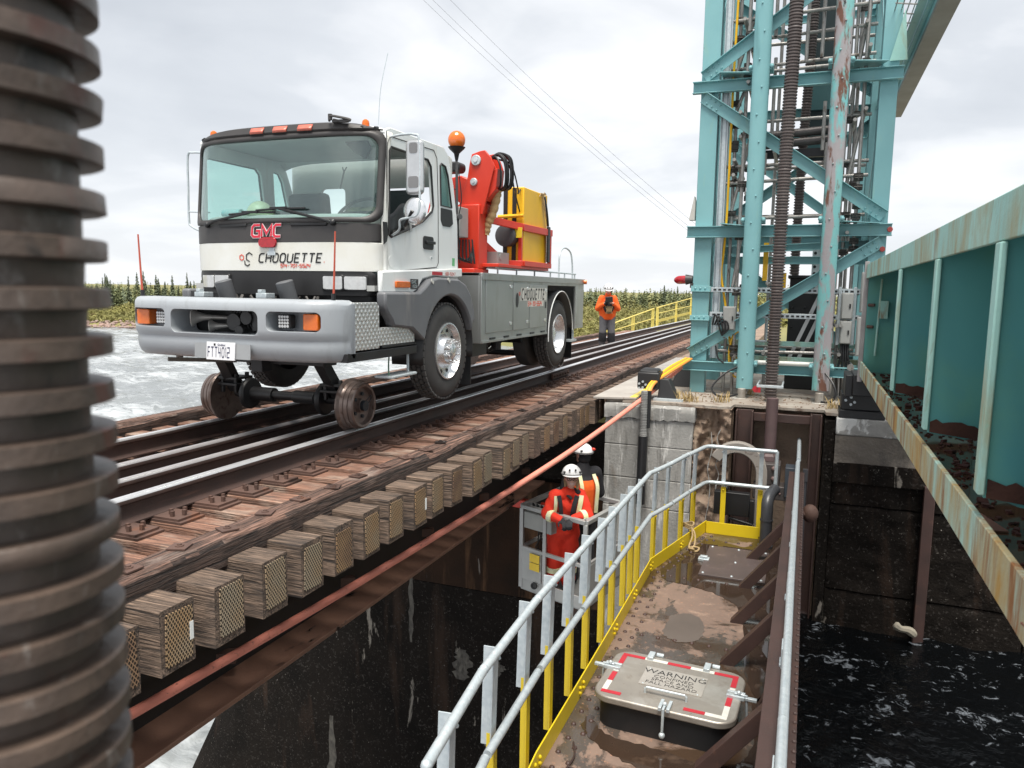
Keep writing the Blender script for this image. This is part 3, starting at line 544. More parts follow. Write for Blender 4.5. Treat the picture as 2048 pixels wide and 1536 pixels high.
# rails
def rail(x, ztop, wornmat, y0=-4, y1=62):
    z0 = ztop-.168; pr = [(-.068, 0), (.068, 0), (.068, .010), (.014, .026), (.009, .040), (.009, .112), (.034, .126), (.036, .150), (.026, .164), (.010, .168), (-.010, .168), (-.026, .164), (-.036, .150), (-.034, .126), (-.009, .112), (-.009, .040), (-.014, .026), (-.068, .010)]
    mb = MB(); n = len(pr); secs = [[(x+a, y, z0+b) for a, b in pr] for y in (y0, y1)]; V = secs[0]+secs[1]
    mb.add(V, [tuple(range(n-1, -1, -1)), tuple(range(n, 2*n))])
    o = len(mb.v)-2*n
    for i in range(n):
        mb.mat(1 if 7 <= i <= 11 else 0); mb.f.append((o+i, o+(i+1) % n, o+(i+1) % n+n, o+i+n)); mb.m.append(mb.k)
    return mb.build('rail', [rail_m, wornmat], B, sharp=50)
rail(.755, 0, rail_top); rail(-.755, 0, rail_top); rail(.375, -.003, rail_dull); rail(-.012, -.003, rail_dull)
mb = MB()                                            # joint bars where the photo shows a rail joint
for y, x in ((12.2, .80),):
    mb.bx(x-.005, x+.025, y-.45, y+.45, -.135, -.05)
    for q in range(6): mb.cyl((x+.02, y-.38+q*.15, -.09), (x+.05, y-.38+q*.15, -.09), .018, n=6)
mb.build('joint_bar', rusty, B)
# guard timbers: hewn, uneven
def guard(x0, x1, y0, y1, seed):
    r = random.Random(seed); n = int((y1-y0)/.09); secs = []; zt, zb = -.08, -.235
    ph = r.random()*9
    for i in range(n+1):
        y = y0+(y1-y0)*i/n; j = lambda s: (r.random()-.5)*s; e = .010*math.sin(y*2.1+ph)+.006*math.sin(y*5.3+ph); nick = .03*max(0, math.sin(y*1.13+ph)-.86)*6
        secs.append([(x0+j(.006), y, zb), (x1+e*.6+j(.007), y, zb+j(.004)), (x1+e+j(.006), y, zb+.06), (x1+e+j(.008), y, zt-.022-nick+j(.006)), (x1-.018-nick+j(.008), y, zt+j(.005)), ((x0+x1)/2+j(.01), y, zt+.004+j(.005)), (x0+.012+j(.006), y, zt+j(.004)), (x0+j(.006), y, zt-.02)])
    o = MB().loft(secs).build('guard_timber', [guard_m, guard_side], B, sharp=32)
    for p_ in o.data.polygons: p_.material_index = 1 if abs(p_.normal.x) > .72 else 0  # upright faces get the darker copy, painted shade against the top
    return o
ys = [-2.6, 6.66, 12.9, 19.1, 25.4]; GT = []
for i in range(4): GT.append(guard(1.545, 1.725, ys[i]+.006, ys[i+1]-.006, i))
ys2 = [-2.6, 5.4, 11.6, 17.8, 25.4]
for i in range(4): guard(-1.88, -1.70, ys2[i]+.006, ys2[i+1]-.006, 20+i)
wm_ = MB().bx(-.05, .05, -.05, .05, 0, .008); wm_.lathe([(.008, .024), (.014, .023), (.015, .014), (.022, .013)], (0, 0, 0), (0, 0, 1), 8); wme = wm_.mesh('washer_plate', sharp=30); wme.materials.append(rusty)
for k in range(-7, 60):
    y = 3.326+.343*k
    if k % 2 and k > 8: continue
    p = GT[0] if y < 6.6 else GT[1] if y < 12.8 else GT[2] if y < 19 else GT[3]
    c = bpy.data.objects.new('washer_plate', wme); COL.objects.link(c); c.parent = p; c.location = (1.63+rt.uniform(-.02, .02)-bo[0], y+.02-bo[1], -.073-bo[2]); c.rotation_euler = (0, 0, rt.uniform(-.5, .5))
# girders below
for sx in (1, -1):
    x = sx*.985; g = MB().bx(x-.012, x+.012, -4, 10.05, -1.385, -.55).build('girder', web_black, B)
    MB().bx(x-.19, x+.19, -4, 10.05, -.55, -.512).build('top_flange', web_black, g, bevel=.006); MB().bx(x-.205 if sx > 0 else x-.31, x+.31 if sx > 0 else x+.205, -4, 10.05, -1.42, -1.385).build('bottom_flange', brown_flange, g, bevel=.006)
mb = MB()
for q in range(9): mb.beam((-1.08, -3.4+q*1.5, -.75), (1.08, -3.4+q*1.5, -.75), .1, .14); mb.beam((-1.08, -3.4+q*1.5, -1.25), (1.08, -2.0+q*1.5, -1.25), .08, .08)
mb.build('cross_frame', rusty, B)

# ================================================================== piers
P1 = thing('bridge_pier', (0, 12.5, -12), 'dark wet concrete pier with rust streaks under the railway bridge', 'pier')
secs = []
for z in (-12, -9, -7.6, -6.7, -4.5, -3.25):
    nb = -5.75-max(0, (-6.7-z))*.52+max(0, z+6.7)*.05; y0 = 10.2; y1 = 15.5
    secs.append([(2.12, y0, z), (2.12, y1, z), (nb+.9, y1, z), (nb+.25, (y1+y0)/2+1.6, z), (nb, (y0+y1)/2, z), (nb+.12, y0+1.2, z), (nb+.5, y0+.3, z), (nb+1.2, y0, z)])
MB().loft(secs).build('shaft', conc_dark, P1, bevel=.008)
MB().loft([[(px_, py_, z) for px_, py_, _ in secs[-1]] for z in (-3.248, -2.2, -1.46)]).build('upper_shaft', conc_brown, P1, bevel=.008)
mb = MB().bx(-2.2, 2.06, 10.28, 15.2, -1.456, -1.40); mb.build('bearing_shelf', conc_dark, P1)
rk = random.Random(19)
def stain(x, z0, z1, w_, m):
    n = 14; Lp = [(x-w_*(.35+.65*rk.random())*(1-.5*abs(2*q/n-1)**3), z0+(z1-z0)*q/n) for q in range(n+1)]; Rp = [(x+w_*(.35+.65*rk.random())*(1-.5*abs(2*q/n-1)**3), z0+(z1-z0)*q/n) for q in range(n, -1, -1)]
    MB().prism([(a, 10.198, b) for a, b in Lp+Rp], (0, .006, 0)).build('mineral_stain', m, P1)
lime = M('lime_stain', (.13, .12, .10), (.05, .045, .04), 9, .85, spots=[((.04, .035, .03), 14, .5, .62, (1, 1, .4), None)]); ruststain = M('rust_stain', (.12, .055, .028), (.05, .028, .02), 6, .7, spots=[((.022, .018, .016), 9, .48, .62, (1, 1, .3), None)])
for a in ((-2.48, -7.4, -5.9, .11, lime), (-.05, -4.75, -4.25, .2, lime), (-.95, -4.3, -2.9, .06, lime), (.45, -4.6, -4.3, .25, lime), (1.75, -3.4, -1.6, .1, ruststain)): stain(*a)
P2 = thing('tower_pier', (4.8, 13, -8.5), 'pale to dark concrete pier carrying the teal lift tower', 'pier')
# pale block with a proud lip course and formwork joints cut as real grooves
mb = MB()
for z0, z1 in ((-1.221, -.776), (-1.626, -1.229), (-9, -1.634), (-.768, -.40)): mb.bx(2.13, 3.32, 10.12, 16.4, z0, z1)
for z in (-.772, -1.225, -1.63): mb.bx(2.136, 3.315, 10.128, 16.3, z-.01, z+.01)
mb.build('pale_block', conc, P2, bevel=.012)
rl = random.Random(3); secs = []
for i in range(25):
    x = 2.12+1.22*i/24; e = lambda s: rl.uniform(-s, s); secs.append([(x, 16.4, -.395), (x, 10.095, -.395+e(.012)), (x, 10.085+e(.006), -.30), (x, 10.085+e(.008), -.235+e(.006)), (x, 10.115+e(.01), -.203), (x, 16.4, -.20)])
MB().loft(secs).build('lip_course', conc, P2, sharp=40)
# crumbling corner beside the gate slot
us = np.linspace(3.325, 3.80, 34); vv = np.linspace(-3.6, -.2, 120); rC = np.random.default_rng(2); Xg, Zg = np.meshgrid(us, vv, indexing='ij')
rough = .65*vnoise(Xg*8+3, Zg*8+40, 21, 3)+.35*vnoise(Xg*30+3, Zg*30+140, 27, 2); crk = np.clip((.46-vnoise(Xg*4+3, Zg*3+40, 22, 3))*8, 0, 1)
Yg = 10.16+.22*(rough-.55)+crk*.16+np.where(Zg > -.42, -.06, 0)*(1-crk)
V = np.stack([Xg, Yg, Zg], -1)
mb = MB().grid(lambda u, v: tuple(V[u, v]), range(34), range(120)); mb.bx(3.325, 3.80, 10.5, 16.4, -9, -.2)
mb.add([(3.325, 10.16, -.2), (3.80, 10.16, -.2), (3.80, 16.4, -.199), (3.325, 16.4, -.199)], [(0, 1, 2, 3)])
mb.build('crumbled_corner', conc_old, P2, sharp=75)
# slot back wall, right wall with formwork panels
mb = MB().bx(3.80, 4.93, 10.75, 16.4, -9, -.2); mb.build('slot_wall', conc_old, P2)
mb = MB(); mb.bx(4.93, 5.05, 10.22, 16.4, -9, -.26)
for x0, x1, z0, z1 in ((5.06, 6.14, -1.30, -.42), (5.06, 6.14, -2.42, -1.32), (5.06, 6.14, -9, -2.44), (6.16, 7.25, -1.30, -.42), (6.16, 7.25, -2.42, -1.32), (6.16, 7.25, -9, -2.44), (7.27, 12, -1.3, -.42), (7.27, 12, -2.42, -1.32), (7.27, 12, -9, -2.44)):
    us = np.linspace(x0, x1, 22); vv = np.linspace(max(z0, -4.2), z1, 26); Xg, Zg = np.meshgrid(us, vv, indexing='ij'); edge = np.minimum(np.minimum(Xg-x0, x1-Xg), z1-Zg); Yg = 10.22+.07*(vnoise(Xg*7+9, Zg*7+50, 31, 5)-.5)+.02*np.clip(1-edge/.02, 0, 1); VV = np.stack([Xg, Yg, Zg], -1)
    mb.grid(lambda u, v: tuple(VV[u, v]), range(22), range(26))
mb.bx(5.05, 12, 10.30, 16.4, -9, -.43)
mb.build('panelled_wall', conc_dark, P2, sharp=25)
us = np.linspace(5.06, 7.25, 40); vv = np.linspace(-.78, -.42, 12); Xg, Zg = np.meshgrid(us, vv, indexing='ij'); Yg = 10.165+.05*(vnoise(Xg*6+9, Zg*6+50, 33, 5)-.5); VV = np.stack([Xg, Yg, Zg], -1)
MB().grid(lambda u, v: tuple(VV[u, v]), range(40), range(12)).build('upper_panel', conc_mid, P2, sharp=25)
MB().bx(5.06, 6.3, 10.14, 12.0, -.418, -.20).build('cap_stone', cap_m, P2, bevel=.02)
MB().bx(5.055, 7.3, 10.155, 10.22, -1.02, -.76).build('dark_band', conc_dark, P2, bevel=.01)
MB().bx(6.08, 6.20, 10.08, 10.17, -3.3, -.96).build('steel_strip', gate_brown, P2, bevel=.008)
# deck slab surface of the pier (floor under the tower)
rl = random.Random(41); MB().prism([(2.14, 10.16, -.199)]+[(2.2+1.58*q/40, 10.165+max(0, rl.gauss(.01, .02)), -.199) for q in range(41)]+[(3.80, 10.44, -.199)]+[(3.82+1.1*q/26, 10.46+abs(rl.gauss(.0, .02)), -.199) for q in range(27)]+[(4.94, 10.27, -.199)]+[(4.96+1.4*q/26, 10.255+abs(rl.gauss(.0, .012)), -.199) for q in range(27)]+[(12, 10.25, -.199), (12, 24, -.199), (2.14, 24, -.199)], (0, 0, .034)).build('top_slab', M('pier_top', (.33, .30, .26), (.24, .20, .165), 2.5, .85, spots=[((.16, .10, .07), 4, .52, .72, (1, 1, 1), None), ((.08, .06, .05), 9, .64, .75, (1, 1, 1), None)], bump=.4), P2)
# guide rails of the gate slot
for x0, x1, y in ((3.84, 4.06, 10.30), (4.76, 4.90, 10.28)):
    mb = MB(); mb.bx(x0, x0+.02, y, y+.34, -6, -.22); mb.bx(x0+.02, x1-.02, y+.15, y+.17, -6, -.22); mb.bx(x1-.02, x1, y, y+.34, -6, -.22)
    mb.build('guide_rail', gate_brown, P2, bevel=.004)
MB().bx(4.06, 4.76, 10.42, 10.52, -.36, -.25).build('lintel_beam', gate_brown, P2, bevel=.006)
for i, (x, z0, z1) in enumerate(((3.56, -.5, -2.2), (3.66, -.45, -1.3))):
    MB().tube(bez([(x+.025*math.sin(q*2.3+i*2), 10.115, z0+(z1-z0)*q/7) for q in range(8)], 4), [.003+.003*((q*7) % 3) for q in range(29)], 6).build('lime_streak', cap_m, P2)
driftwood = MB().tube(bez([(5.86, 10.0, -2.68), (5.93, 9.98, -2.72), (6.02, 9.99, -2.73), (6.10, 10.0, -2.79)], 5), [.035, .05, .055, .05, .045, .042, .04, .04, .042, .045, .05, .055, .055, .05, .045, .03], 8).build('driftwood', driftw, None, label='short pale piece of driftwood lodged against the dark pier wall above the water', category='driftwood')
# ================================================================== the sluice gate and its walkway
Z0 = -1.70
Gt = thing('sluice_gate', (3.9, 6, -4), 'riveted brown steel sluice gate whose wet top serves as a walkway', 'sluice gate')
PL = [(3.57, 9.62), (3.19, 7.95), (3.20, 6.27), (3.20, 5.2), (3.20, 4.2), (3.26, 3.3), (3.52, 1.2)]
dk = [(x-.03, y) for x, y in PL]
poly = dk + [(4.56, 1.2), (4.56, 9.75), (3.60, 9.75)]
MB().prism([(x, y, Z0) for x, y in poly], (0, 0, -.06)).build('deck_plate', deck_m, Gt, bevel=.01)
mb = MB()
for (a, b) in zip(PL[:-1], PL[1:]): mb.add([(a[0]-.02, a[1], Z0-.06), (b[0]-.02, b[1], Z0-.06), (b[0]-.02, b[1], -7.5), (a[0]-.02, a[1], -7.5)], [(0, 1, 2, 3)])
mb.build('skin_plate', gate_brown, Gt, sharp=10)
# upstream parapet: web, top flange, riveted angle
mb = MB(); mb.bx(4.60, 4.615, 1.0, 9.5, -3.4, -.80); mb.bx(4.555, 4.725, 1.0, 9.45, -.80, -.778); mb.bx(4.615, 4.72, 1.0, 9.45, -.92, -.80) ; mb.bx(4.57, 4.60, 1.0, 9.5, Z0, Z0+.09)
mb.build('parapet', gate_brown, Gt, bevel=.004)
rv = MB()
for q in range(95): rv.ball((4.715, 1.2+q*.086, -.776), (.012, .012, .010), 6, 3, None, 0, 1)
for q in range(60): rv.ball((4.585, 1.3+q*.135, Z0+.094), (.018, .018, .014), 6, 3, None, 0, 1)
rr_ = random.Random(8)
for q in range(46):
    y = 1.5+q*.175
    for xo in (.10, .19): xe = np.interp(y, [p[1] for p in PL[::-1]], [p[0] for p in PL[::-1]]); rv.ball((xe+xo+rr_.uniform(-.01, .01), y+(.08 if xo > .15 else 0), Z0), (.02, .02, .016), 7, 3, None, 0, 1)
for y in (3.4, 6.4, 7.9, 9.3):
    for q in range(8): rv.ball((3.45+q*.145, y+rr_.uniform(-.01, .01), Z0), (.02, .02, .016), 7, 3, None, 0, 1)
rv.build('rivets', gate_brown, Gt, kind='stuff')
for y, xf in ((2.95, 4.15), (3.80, 4.15), (4.62, 4.15), (5.34, 4.45), (6.12, 4.15), (6.97, 4.15), (7.87, 4.15), (8.75, 4.15)):
    a = (xf, y, Z0+.008); b = (4.60, y, -1.12 if xf < 4.3 else -1.28); d = (Vector(b)-Vector(a)).normalized(); n1 = Vector((0, 1, 0)); n2 = d.cross(n1)
    MB().angle(a, b, .095, .010, n1, n2 if n2.z < 0 else -n2).build('brace', gate_brown, Gt, bevel=.003)
rw = random.Random(23)
wet = M('wet_deck_film', (.045, .028, .019), (.03, .02, .015), 2, .04, spots=[((.10, .065, .045), 5, .6, .75, (1, 1, 1), .2)])
damp = M('damp_patch', (.125, .10, .085), (.10, .08, .068), 3, .38)
def puddle(pts, nm='puddle', m=wet):
    P = bez([(x, y, Z0+.0015) for x, y in pts]+[(*pts[0], Z0+.0015)], 8)[:-1]; MB().prism([(p.x+rw.uniform(-.012, .012), p.y+rw.uniform(-.015, .015), p.z) for p in P], (0, 0, .0022)).build(nm, m, Gt)
puddle([(3.30, 8.05), (3.42, 7.78), (3.66, 7.72), (3.95, 7.60), (4.20, 7.30), (4.30, 6.6), (4.38, 5.9), (4.55, 5.7), (4.56, 7.5), (4.56, 9.5), (4.25, 9.5), (4.1, 9.2), (3.72, 9.35), (3.60, 9.15), (3.48, 8.7)])
puddle([(4.44, 5.6), (4.47, 5.0), (4.30, 4.72), (3.9, 4.75), (3.52, 4.80), (3.38, 4.98), (3.36, 4.80), (3.55, 4.62), (3.9, 4.45), (4.2, 4.2), (4.28, 3.4), (4.56, 3.3), (4.56, 5.6)])
puddle([(3.62, 6.9), (3.78, 7.02), (3.92, 6.85), (3.95, 6.55), (3.80, 6.38), (3.62, 6.5)], 'damp_patch', damp)
puddle([(3.28, 6.0), (3.42, 6.1), (3.55, 5.92), (3.5, 5.72), (3.32, 5.7)], 'damp_patch', damp)
# flush plate with latch near the far end
mb = MB().bx(3.72, 4.40, 8.05, 9.05, Z0, Z0+.022); o = mb.build('cover_plate', M('cover_plate_steel', (.10, .075, .07), (.08, .062, .058), 5, .45, spots=[((.15, .11, .10), 9, .6, .7, (1, 1, 1), None)], bump=.1), Gt, bevel=.004)
mb = MB()
for x in (3.76, 4.06, 4.36):
    for y in (8.1, 8.55, 9.0): mb.ball((x, y, Z0+.022), (.016, .016, .012), 7, 3, None, 0, 1)
mb.build('plate_bolts', galv, o, kind='stuff')
mb = MB().bx(3.655, 3.775, 8.50, 8.60, Z0+.001, Z0+.03); mb.bx(3.675, 3.755, 8.525, 8.575, Z0+.03, Z0+.055); mb.build('latch', galv, o, bevel=.004)
# hatch with coaming, lid, dogs, tape and engraved plate
Hh = thing('access_hatch', (3.91, 5.06, Z0), 'stainless steel hatch with red and white tape and a WARNING plate', 'hatch')
cx, cy, zt = 3.90, 5.20, -1.46
rot = Matrix.Rotation(R(-2.5), 3, 'Z')
def hp(x, y, z): v = rot @ Vector((x, y, 0)); return (cx+v.x, cy+v.y, z)
W_, D_ = .485, .365
MB().prism([hp(x, y, Z0-.02) for x, y in rrect(-W_+.035, W_-.035, -D_+.03, D_-.03, .12, 8)], (0, 0, .21)).build('coaming', black, Hh, bevel=.004)
MB().prism([hp(x, y, zt-.052) for x, y in rrect(-W_, W_, -D_, D_, .13, 8)], (0, 0, .05)).build('lid', hatch_m, Hh, bevel=.010)
def tape(x0, x1, y0, y1, m): MB().prism([hp(x, y, zt-.0015) for x, y in ((x0, y0), (x1, y0), (x1, y1), (x0, y1))], (0, 0, .002)).build('tape_red' if m is tape_r else 'tape_white', m, Hh)
a_, b_ = W_-.055, D_-.055; tw = .038; k = 0
for sgn in (1, -1):
    n = 5 if sgn > 0 else 6
    for i in range(n):
        x0 = -a_+2*a_*i/n; x1 = -a_+2*a_*(i+1)/n
        if sgn < 0 and 1 <= i <= 3: continue
        y0 = sgn*b_-(tw if sgn > 0 else 0); tape(x0+.001, x1-.001, y0, y0+tw, (tape_r, tape_w)[i % 2])
for sx in (1, -1):
    n = 4
    for i in range(n):
        y0 = -b_+tw+(2*b_-2*tw)*i/n; y1 = -b_+tw+(2*b_-2*tw)*(i+1)/n
        if i == 2: y0 += .012; y1 -= .012
        x0 = sx*a_-(tw if sx > 0 else 0); tape(x0, x0+tw, y0+.001, y1-.001, (tape_w, tape_r)[i % 2])
pl = MB().prism([hp(x, y, zt-.0012) for x, y in rrect(-.215, .23, -.095, .18, .006, 2)], (0, 0, .004)).build('warning_plate', M('engraved_plate', (.50, .46, .41), (.42, .39, .35), 7, .3, .4), Hh)
mb = MB()
for x in (-.185, .20):
    for y in (-.08, .15): mb.ball(hp(x, y, zt+.003), (.007, .007, .005), 7, 3, None, 0, 1)
mb.build('screw_heads', galv, pl, kind='stuff')
xd = rot @ Vector((1, 0, 0)); yd = rot @ Vector((0, 1, 0))
for s, sz, yy in (('WARNING', .088, .088), ('CONFINED', .054, .035), ('SPACE AND', .054, -.014), ('FALL HAZARD', .054, -.063)):
    text_obj('lettering', s, sz, ink, pl, hp(.007, yy, zt+.0032), xd, yd, .0006, -.0006, wf=1.06)
mb = MB(); mb.tube([hp(x, y, z) for x, y, z in ((-.14, -.195, zt-.002), (-.14, -.195, zt+.03), (-.13, -.195, zt+.04), (.135, -.195, zt+.04), (.145, -.195, zt+.03), (.145, -.195, zt-.002))], .009, 8); mb.build('lift_handle', galv, Hh)
for nm, (x, y, dx, dy) in {'a': (0.03, -D_, 0, -1), 'b': (W_, .02, 1, 0), 'c': (-W_, .06, -1, 0)}.items():
    mb = MB()
    for s in (-1, 1): px, py = -dy*.028*s, dx*.028*s; mb.beam(hp(x-dx*.10+px, y-dy*.10+py, zt+.008), hp(x+dx*.02+px, y+dy*.02+py, zt+.008), .022, .026)
    mb.tube([hp(x-dx*.05, y-dy*.05, zt+.022), hp(x+dx*.03, y+dy*.03, zt+.02), hp(x+dx*.04, y+dy*.04, zt-.16)], .010, 8); mb.ball(hp(x+dx*.04, y+dy*.04, zt-.16), .022, 8, 6); mb.ball(hp(x-dx*.02, y-dy*.02, zt+.03), .017, 8, 6)
    if nm != 'a': mb.beam(hp(x-dx*.0, y-dy*.0, zt+.0), hp(x+dx*.10, y+dy*.10, zt+.0), .03, .02)
    mb.build('swing_bolt', galv, Hh, bevel=.002)
for x in (-.22, .20):
    mb = MB().beam(hp(x, D_-.09, zt+.010), hp(x, D_+.015, zt+.010), .045, .03); mb.cyl(hp(x+.03, D_+.01, zt+.005), hp(x+.085, D_+.01, zt+.005), .018, n=8); mb.build('hinge', galv, Hh, bevel=.003)
# ------------------------------------------------------------------ guard railing, left side and end
Fr = thing('guard_railing', (3.2, 6, Z0), 'galvanised handrail on yellow posts curving along the left edge of the walkway', 'railing')
posts = [(3.30, 2.95), (3.235, 3.62), (3.20, 4.25), (3.20, 4.72), (3.20, 5.20), (3.20, 5.65), (3.20, 6.15), (3.20, 6.52), (3.20, 6.98), (3.20, 7.30), (3.20, 7.62), (3.25, 8.21), (3.33, 8.55), (3.43, 9.02), (3.52, 9.38), (3.76, 9.64), (4.20, 9.66)]
ZT, ZM = -.60, -1.06
for i, (x, y) in enumerate(posts):
    j = min(range(len(PL)-1), key=lambda q: abs((PL[q][1]+PL[q+1][1])/2-y)); a, b = Vector((*PL[j], 0)), Vector((*PL[j+1], 0)); d = (b-a).normalized() if i < 15 else Vector((1, 0, 0)); n = Vector((-d.y, d.x, 0))
    if n.x > 0 and i < 15: n = -n
    ln = n*.030
    p0 = Vector((x, y, Z0-.02))+ln; p1 = Vector((x, y, ZM-.045))+ln
    MB().angle(p0, p1, .062, .008, d, n).build('yellow_post', yrail, Fr, bevel=.002)
    q0 = p1; q1 = Vector((x, y, ZT-.004))+ln*.6
    wdt = .085 if i < 10 else .05
    mb = MB()
    mb.angle(q0+n*.010-Vector((0, 0, .07)), q1+n*.010, wdt, .007, d, n)
    mb.ball(q1-Vector((0, 0, .06))+n*.008, .012, 6, 4)
    mb.build('galvanised_post', galv, Fr, bevel=.002)
    mb = MB(); mb.ball(p1-Vector((0, 0, .04))+d*.03-n*.004, .014, 7, 5); mb.build('post_bolt', yrail, Fr)
seg = [[(3.34, 2.55), (3.245, 3.33)], [(3.243, 3.36), (3.20, 4.27)], [(3.20, 4.31), (3.20, 5.24)], [(3.20, 5.28), (3.20, 6.24)], [(3.20, 6.28), (3.20, 6.96)], [(3.20, 7.0), (3.20, 7.90), (3.225, 7.98), (3.33, 8.44)], [(3.335, 8.47), (3.43, 9.0)], [(3.435, 9.03), (3.545, 9.55), (3.58, 9.63), (3.64, 9.655), (4.40, 9.655)]]
for i, sg in enumerate(seg):
    for z, nm in ((ZT, 'top_rail'), (ZM, 'middle_rail')):
        sh = .012 if z == ZM else -.012
        if i == 7 and nm == 'top_rail':
            pts = [(x, y, z) for x, y in sg]; MB().tube(pts, .0245, 12).build(nm, galv, Fr)
            MB().tube([(4.402, 9.655, ZT), (4.402, 9.655, ZM)], .0225, 12).build('end_upright', galv, Fr)
        else: MB().tube([(x+sh, y, z) for x, y in sg], .0245, 12).build(nm, galv, Fr)
    for p in (sg[0], sg[-1]): MB().ball((p[0]-.012, p[1], ZT), .0262, 10, 6).build('rail_ferrule', galv, Fr)
for (a, b) in zip(PL[:-1], PL[1:]):
    A_, B_ = Vector((a[0]+.035, a[1], Z0+.075)), Vector((b[0]+.035, b[1], Z0+.075)); MB().beam(A_, B_, .010, .15).build('toe_board', yrail, Fr, bevel=.002)
MB().beam((3.61, 9.585, Z0+.075), (4.24, 9.585, Z0+.075), .010, .15).build('toe_board', yrail, Fr, bevel=.002)
mb = MB()
for y in (2.2, 3.3, 4.2, 5.2, 6.27, 7.1, 7.95, 8.8):
    x = np.interp(y, [p[1] for p in PL[::-1]], [p[0] for p in PL[::-1]])+.045
    for dy in (-.045, .045): mb.ball((x, y+dy, Z0+.09), .014, 7, 5); mb.ball((x, y+dy, Z0+.05), .014, 7, 5)
mb.build('toe_bolts', yrail, Fr, kind='stuff')
# right hand rail along the parapet
Rr = thing('parapet_rail', (4.66, 6, -.78), 'galvanised pipe handrail lying along the brown parapet on the right of the walkway', 'railing')
for (y0, y1, z0, z1, dx) in ((1.1, 3.55, -.70, -.655, .006), (3.58, 5.55, -.705, -.655, -.002), (5.58, 9.4, -.70, -.66, -.01), (9.42, 10.6, -.66, -.60, -.012)):
    MB().tube([(4.664+dx, y0, (z0+z1)/2), (4.655+dx, y1, z1+.005)], .0245, 12).build('pipe', galv, Rr); 
    MB().ball((4.655+dx, y1, z1+.005), .026, 10, 6).build('pipe_end', galv, Rr)
for y in (2.0, 3.2, 4.4, 5.4, 6.6, 7.6, 8.6, 9.3): MB().bx(4.628, 4.636, y-.07, y+.07, -.80, -.66).bx(4.62, 4.648, y-.05, y+.05, -.778, -.765).build('bracket', galv, Rr, bevel=.002)
MB().ball((4.80, 8.55, -1.02), (.085, .085, .10), 16, 10).cyl((4.72, 8.5, -1.02), (4.8, 8.55, -1.02), .03, n=8).build('fender_ball', rusty, None, label='rusty ball shaped roller standing off the outer face of the parapet', category='roller')
# odds and ends on and around the walkway
mb = MB().tube(bez([(4.335, 9.30, Z0), (4.335, 9.30, Z0+.42), (4.335, 9.34, Z0+.55), (4.36, 9.46, Z0+.62), (4.40, 9.62, Z0+.64)], 6), .068, 16); mb.lathe([(0, .075), (.02, .075)], (4.335, 9.30, Z0+.33), (0, 0, 1), 16); mb.lathe([(0, .088), (.03, .088)], (4.335, 9.30, Z0), (0, 0, 1), 16)
mb.build('vent_pipe', M('grey_pipe', (.055, .058, .065), (.045, .047, .053), 6, .35), None, label='dark grey bent pipe rising from the far right corner of the walkway', category='pipe')
mb = MB()
for k in range(3): mb.tube([(3.455+.062*math.cos(a), 9.10+.06*math.sin(a), Z0+.20+.02*k+.012*math.sin(a*2)) for a in [2*math.pi*i/18 for i in range(18)]], .010, 6, closed=True)
mb.tube(bez([(3.50, 9.05, Z0+.22), (3.52, 9.0, Z0+.12), (3.50, 8.9, Z0+.03), (3.53, 8.8, Z0+.014), (3.60, 8.78, Z0+.014), (3.62, 8.86, Z0+.03), (3.55, 8.88, Z0+.03), (3.52, 8.80, Z0+.035), (3.58, 8.76, Z0+.04)], 6), .011, 6)
mb.tube(bez([(3.51, 9.06, Z0+.2), (3.55, 9.0, Z0+.14), (3.56, 8.92, Z0+.05), (3.54, 8.84, Z0+.02)], 6), .010, 6)
mb.build('rope', rope_m, None, label='tan rope knotted round a yellow post, its end lying on the wet deck', category='rope')
mb = MB().tube(bez([(3.42, 4.12, Z0+.012), (3.50, 4.20, Z0+.03), (3.60, 4.25, Z0+.035), (3.70, 4.33, Z0+.032), (3.76, 4.33, Z0+.025), (3.80, 4.30, Z0+.02)], 6), [.008+.018*min(1, i/12) for i in range(31)], 8)
mb.tube(bez([(3.55, 4.23, Z0+.03), (3.48, 4.30, Z0+.02), (3.40, 4.33, Z0+.015)], 5), .008, 6); mb.tube(bez([(3.44, 4.14, Z0+.02), (3.40, 4.22, Z0+.02), (3.41, 4.45, Z0+.012), (3.36, 4.6, Z0+.012)], 5), .007, 6)
mb.build('branch', M('wet_branch', (.05, .03, .028), (.035, .022, .02), 12, .5), None, label='dark wet forked branch lying on the deck in front of the hatch', category='branch')
# ring housing behind the end railing
mb = MB(); yb = 10.0
n = 28; sec = []
path = [(3.60+.0, -1.75)]+[(3.93-.33*math.cos(R(a)), -.98+.33*math.sin(R(a))) for a in range(0, 181, 9)]+[(4.26, -1.9)]
cen = [(3.60+.0, -1.2)]; secs = []
pts = [(3.91+.31*math.cos(R(a)), -1.0+.34*math.sin(R(a))) for a in range(150, -1, -10)]+[(4.22, -1.2), (4.22, -1.5), (4.22, -1.9)]
for i, (x, z) in enumerate(pts):
    a = Vector((*pts[max(0, i-1)],)); b = Vector((*pts[min(len(pts)-1, i+1)],)); t = (b-a).normalized(); nn = Vector((-t.y, t.x)); h = .068
    secs.append([(x+nn.x*h, yb, z+nn.y*h), (x-nn.x*h, yb, z-nn.y*h), (x-nn.x*h, yb+.14, z-nn.y*h), (x+nn.x*h, yb+.14, z+nn.y*h)])
mb.loft(secs).build('lifting_hook', M('grey_casting', (.32, .29, .26), (.24, .22, .20), 3, .7, spots=[((.10, .07, .06), 9, .6, .7, (1, 1, 1), None)]), None, bevel=.01, label='grey hook shaped casting standing behind the end of the yellow railing', category='hook')
S = thing('screw_jack', (4.30, 10.2, -1.2), 'brown riveted screw jack head above the gate behind the railing corner', 'jack')
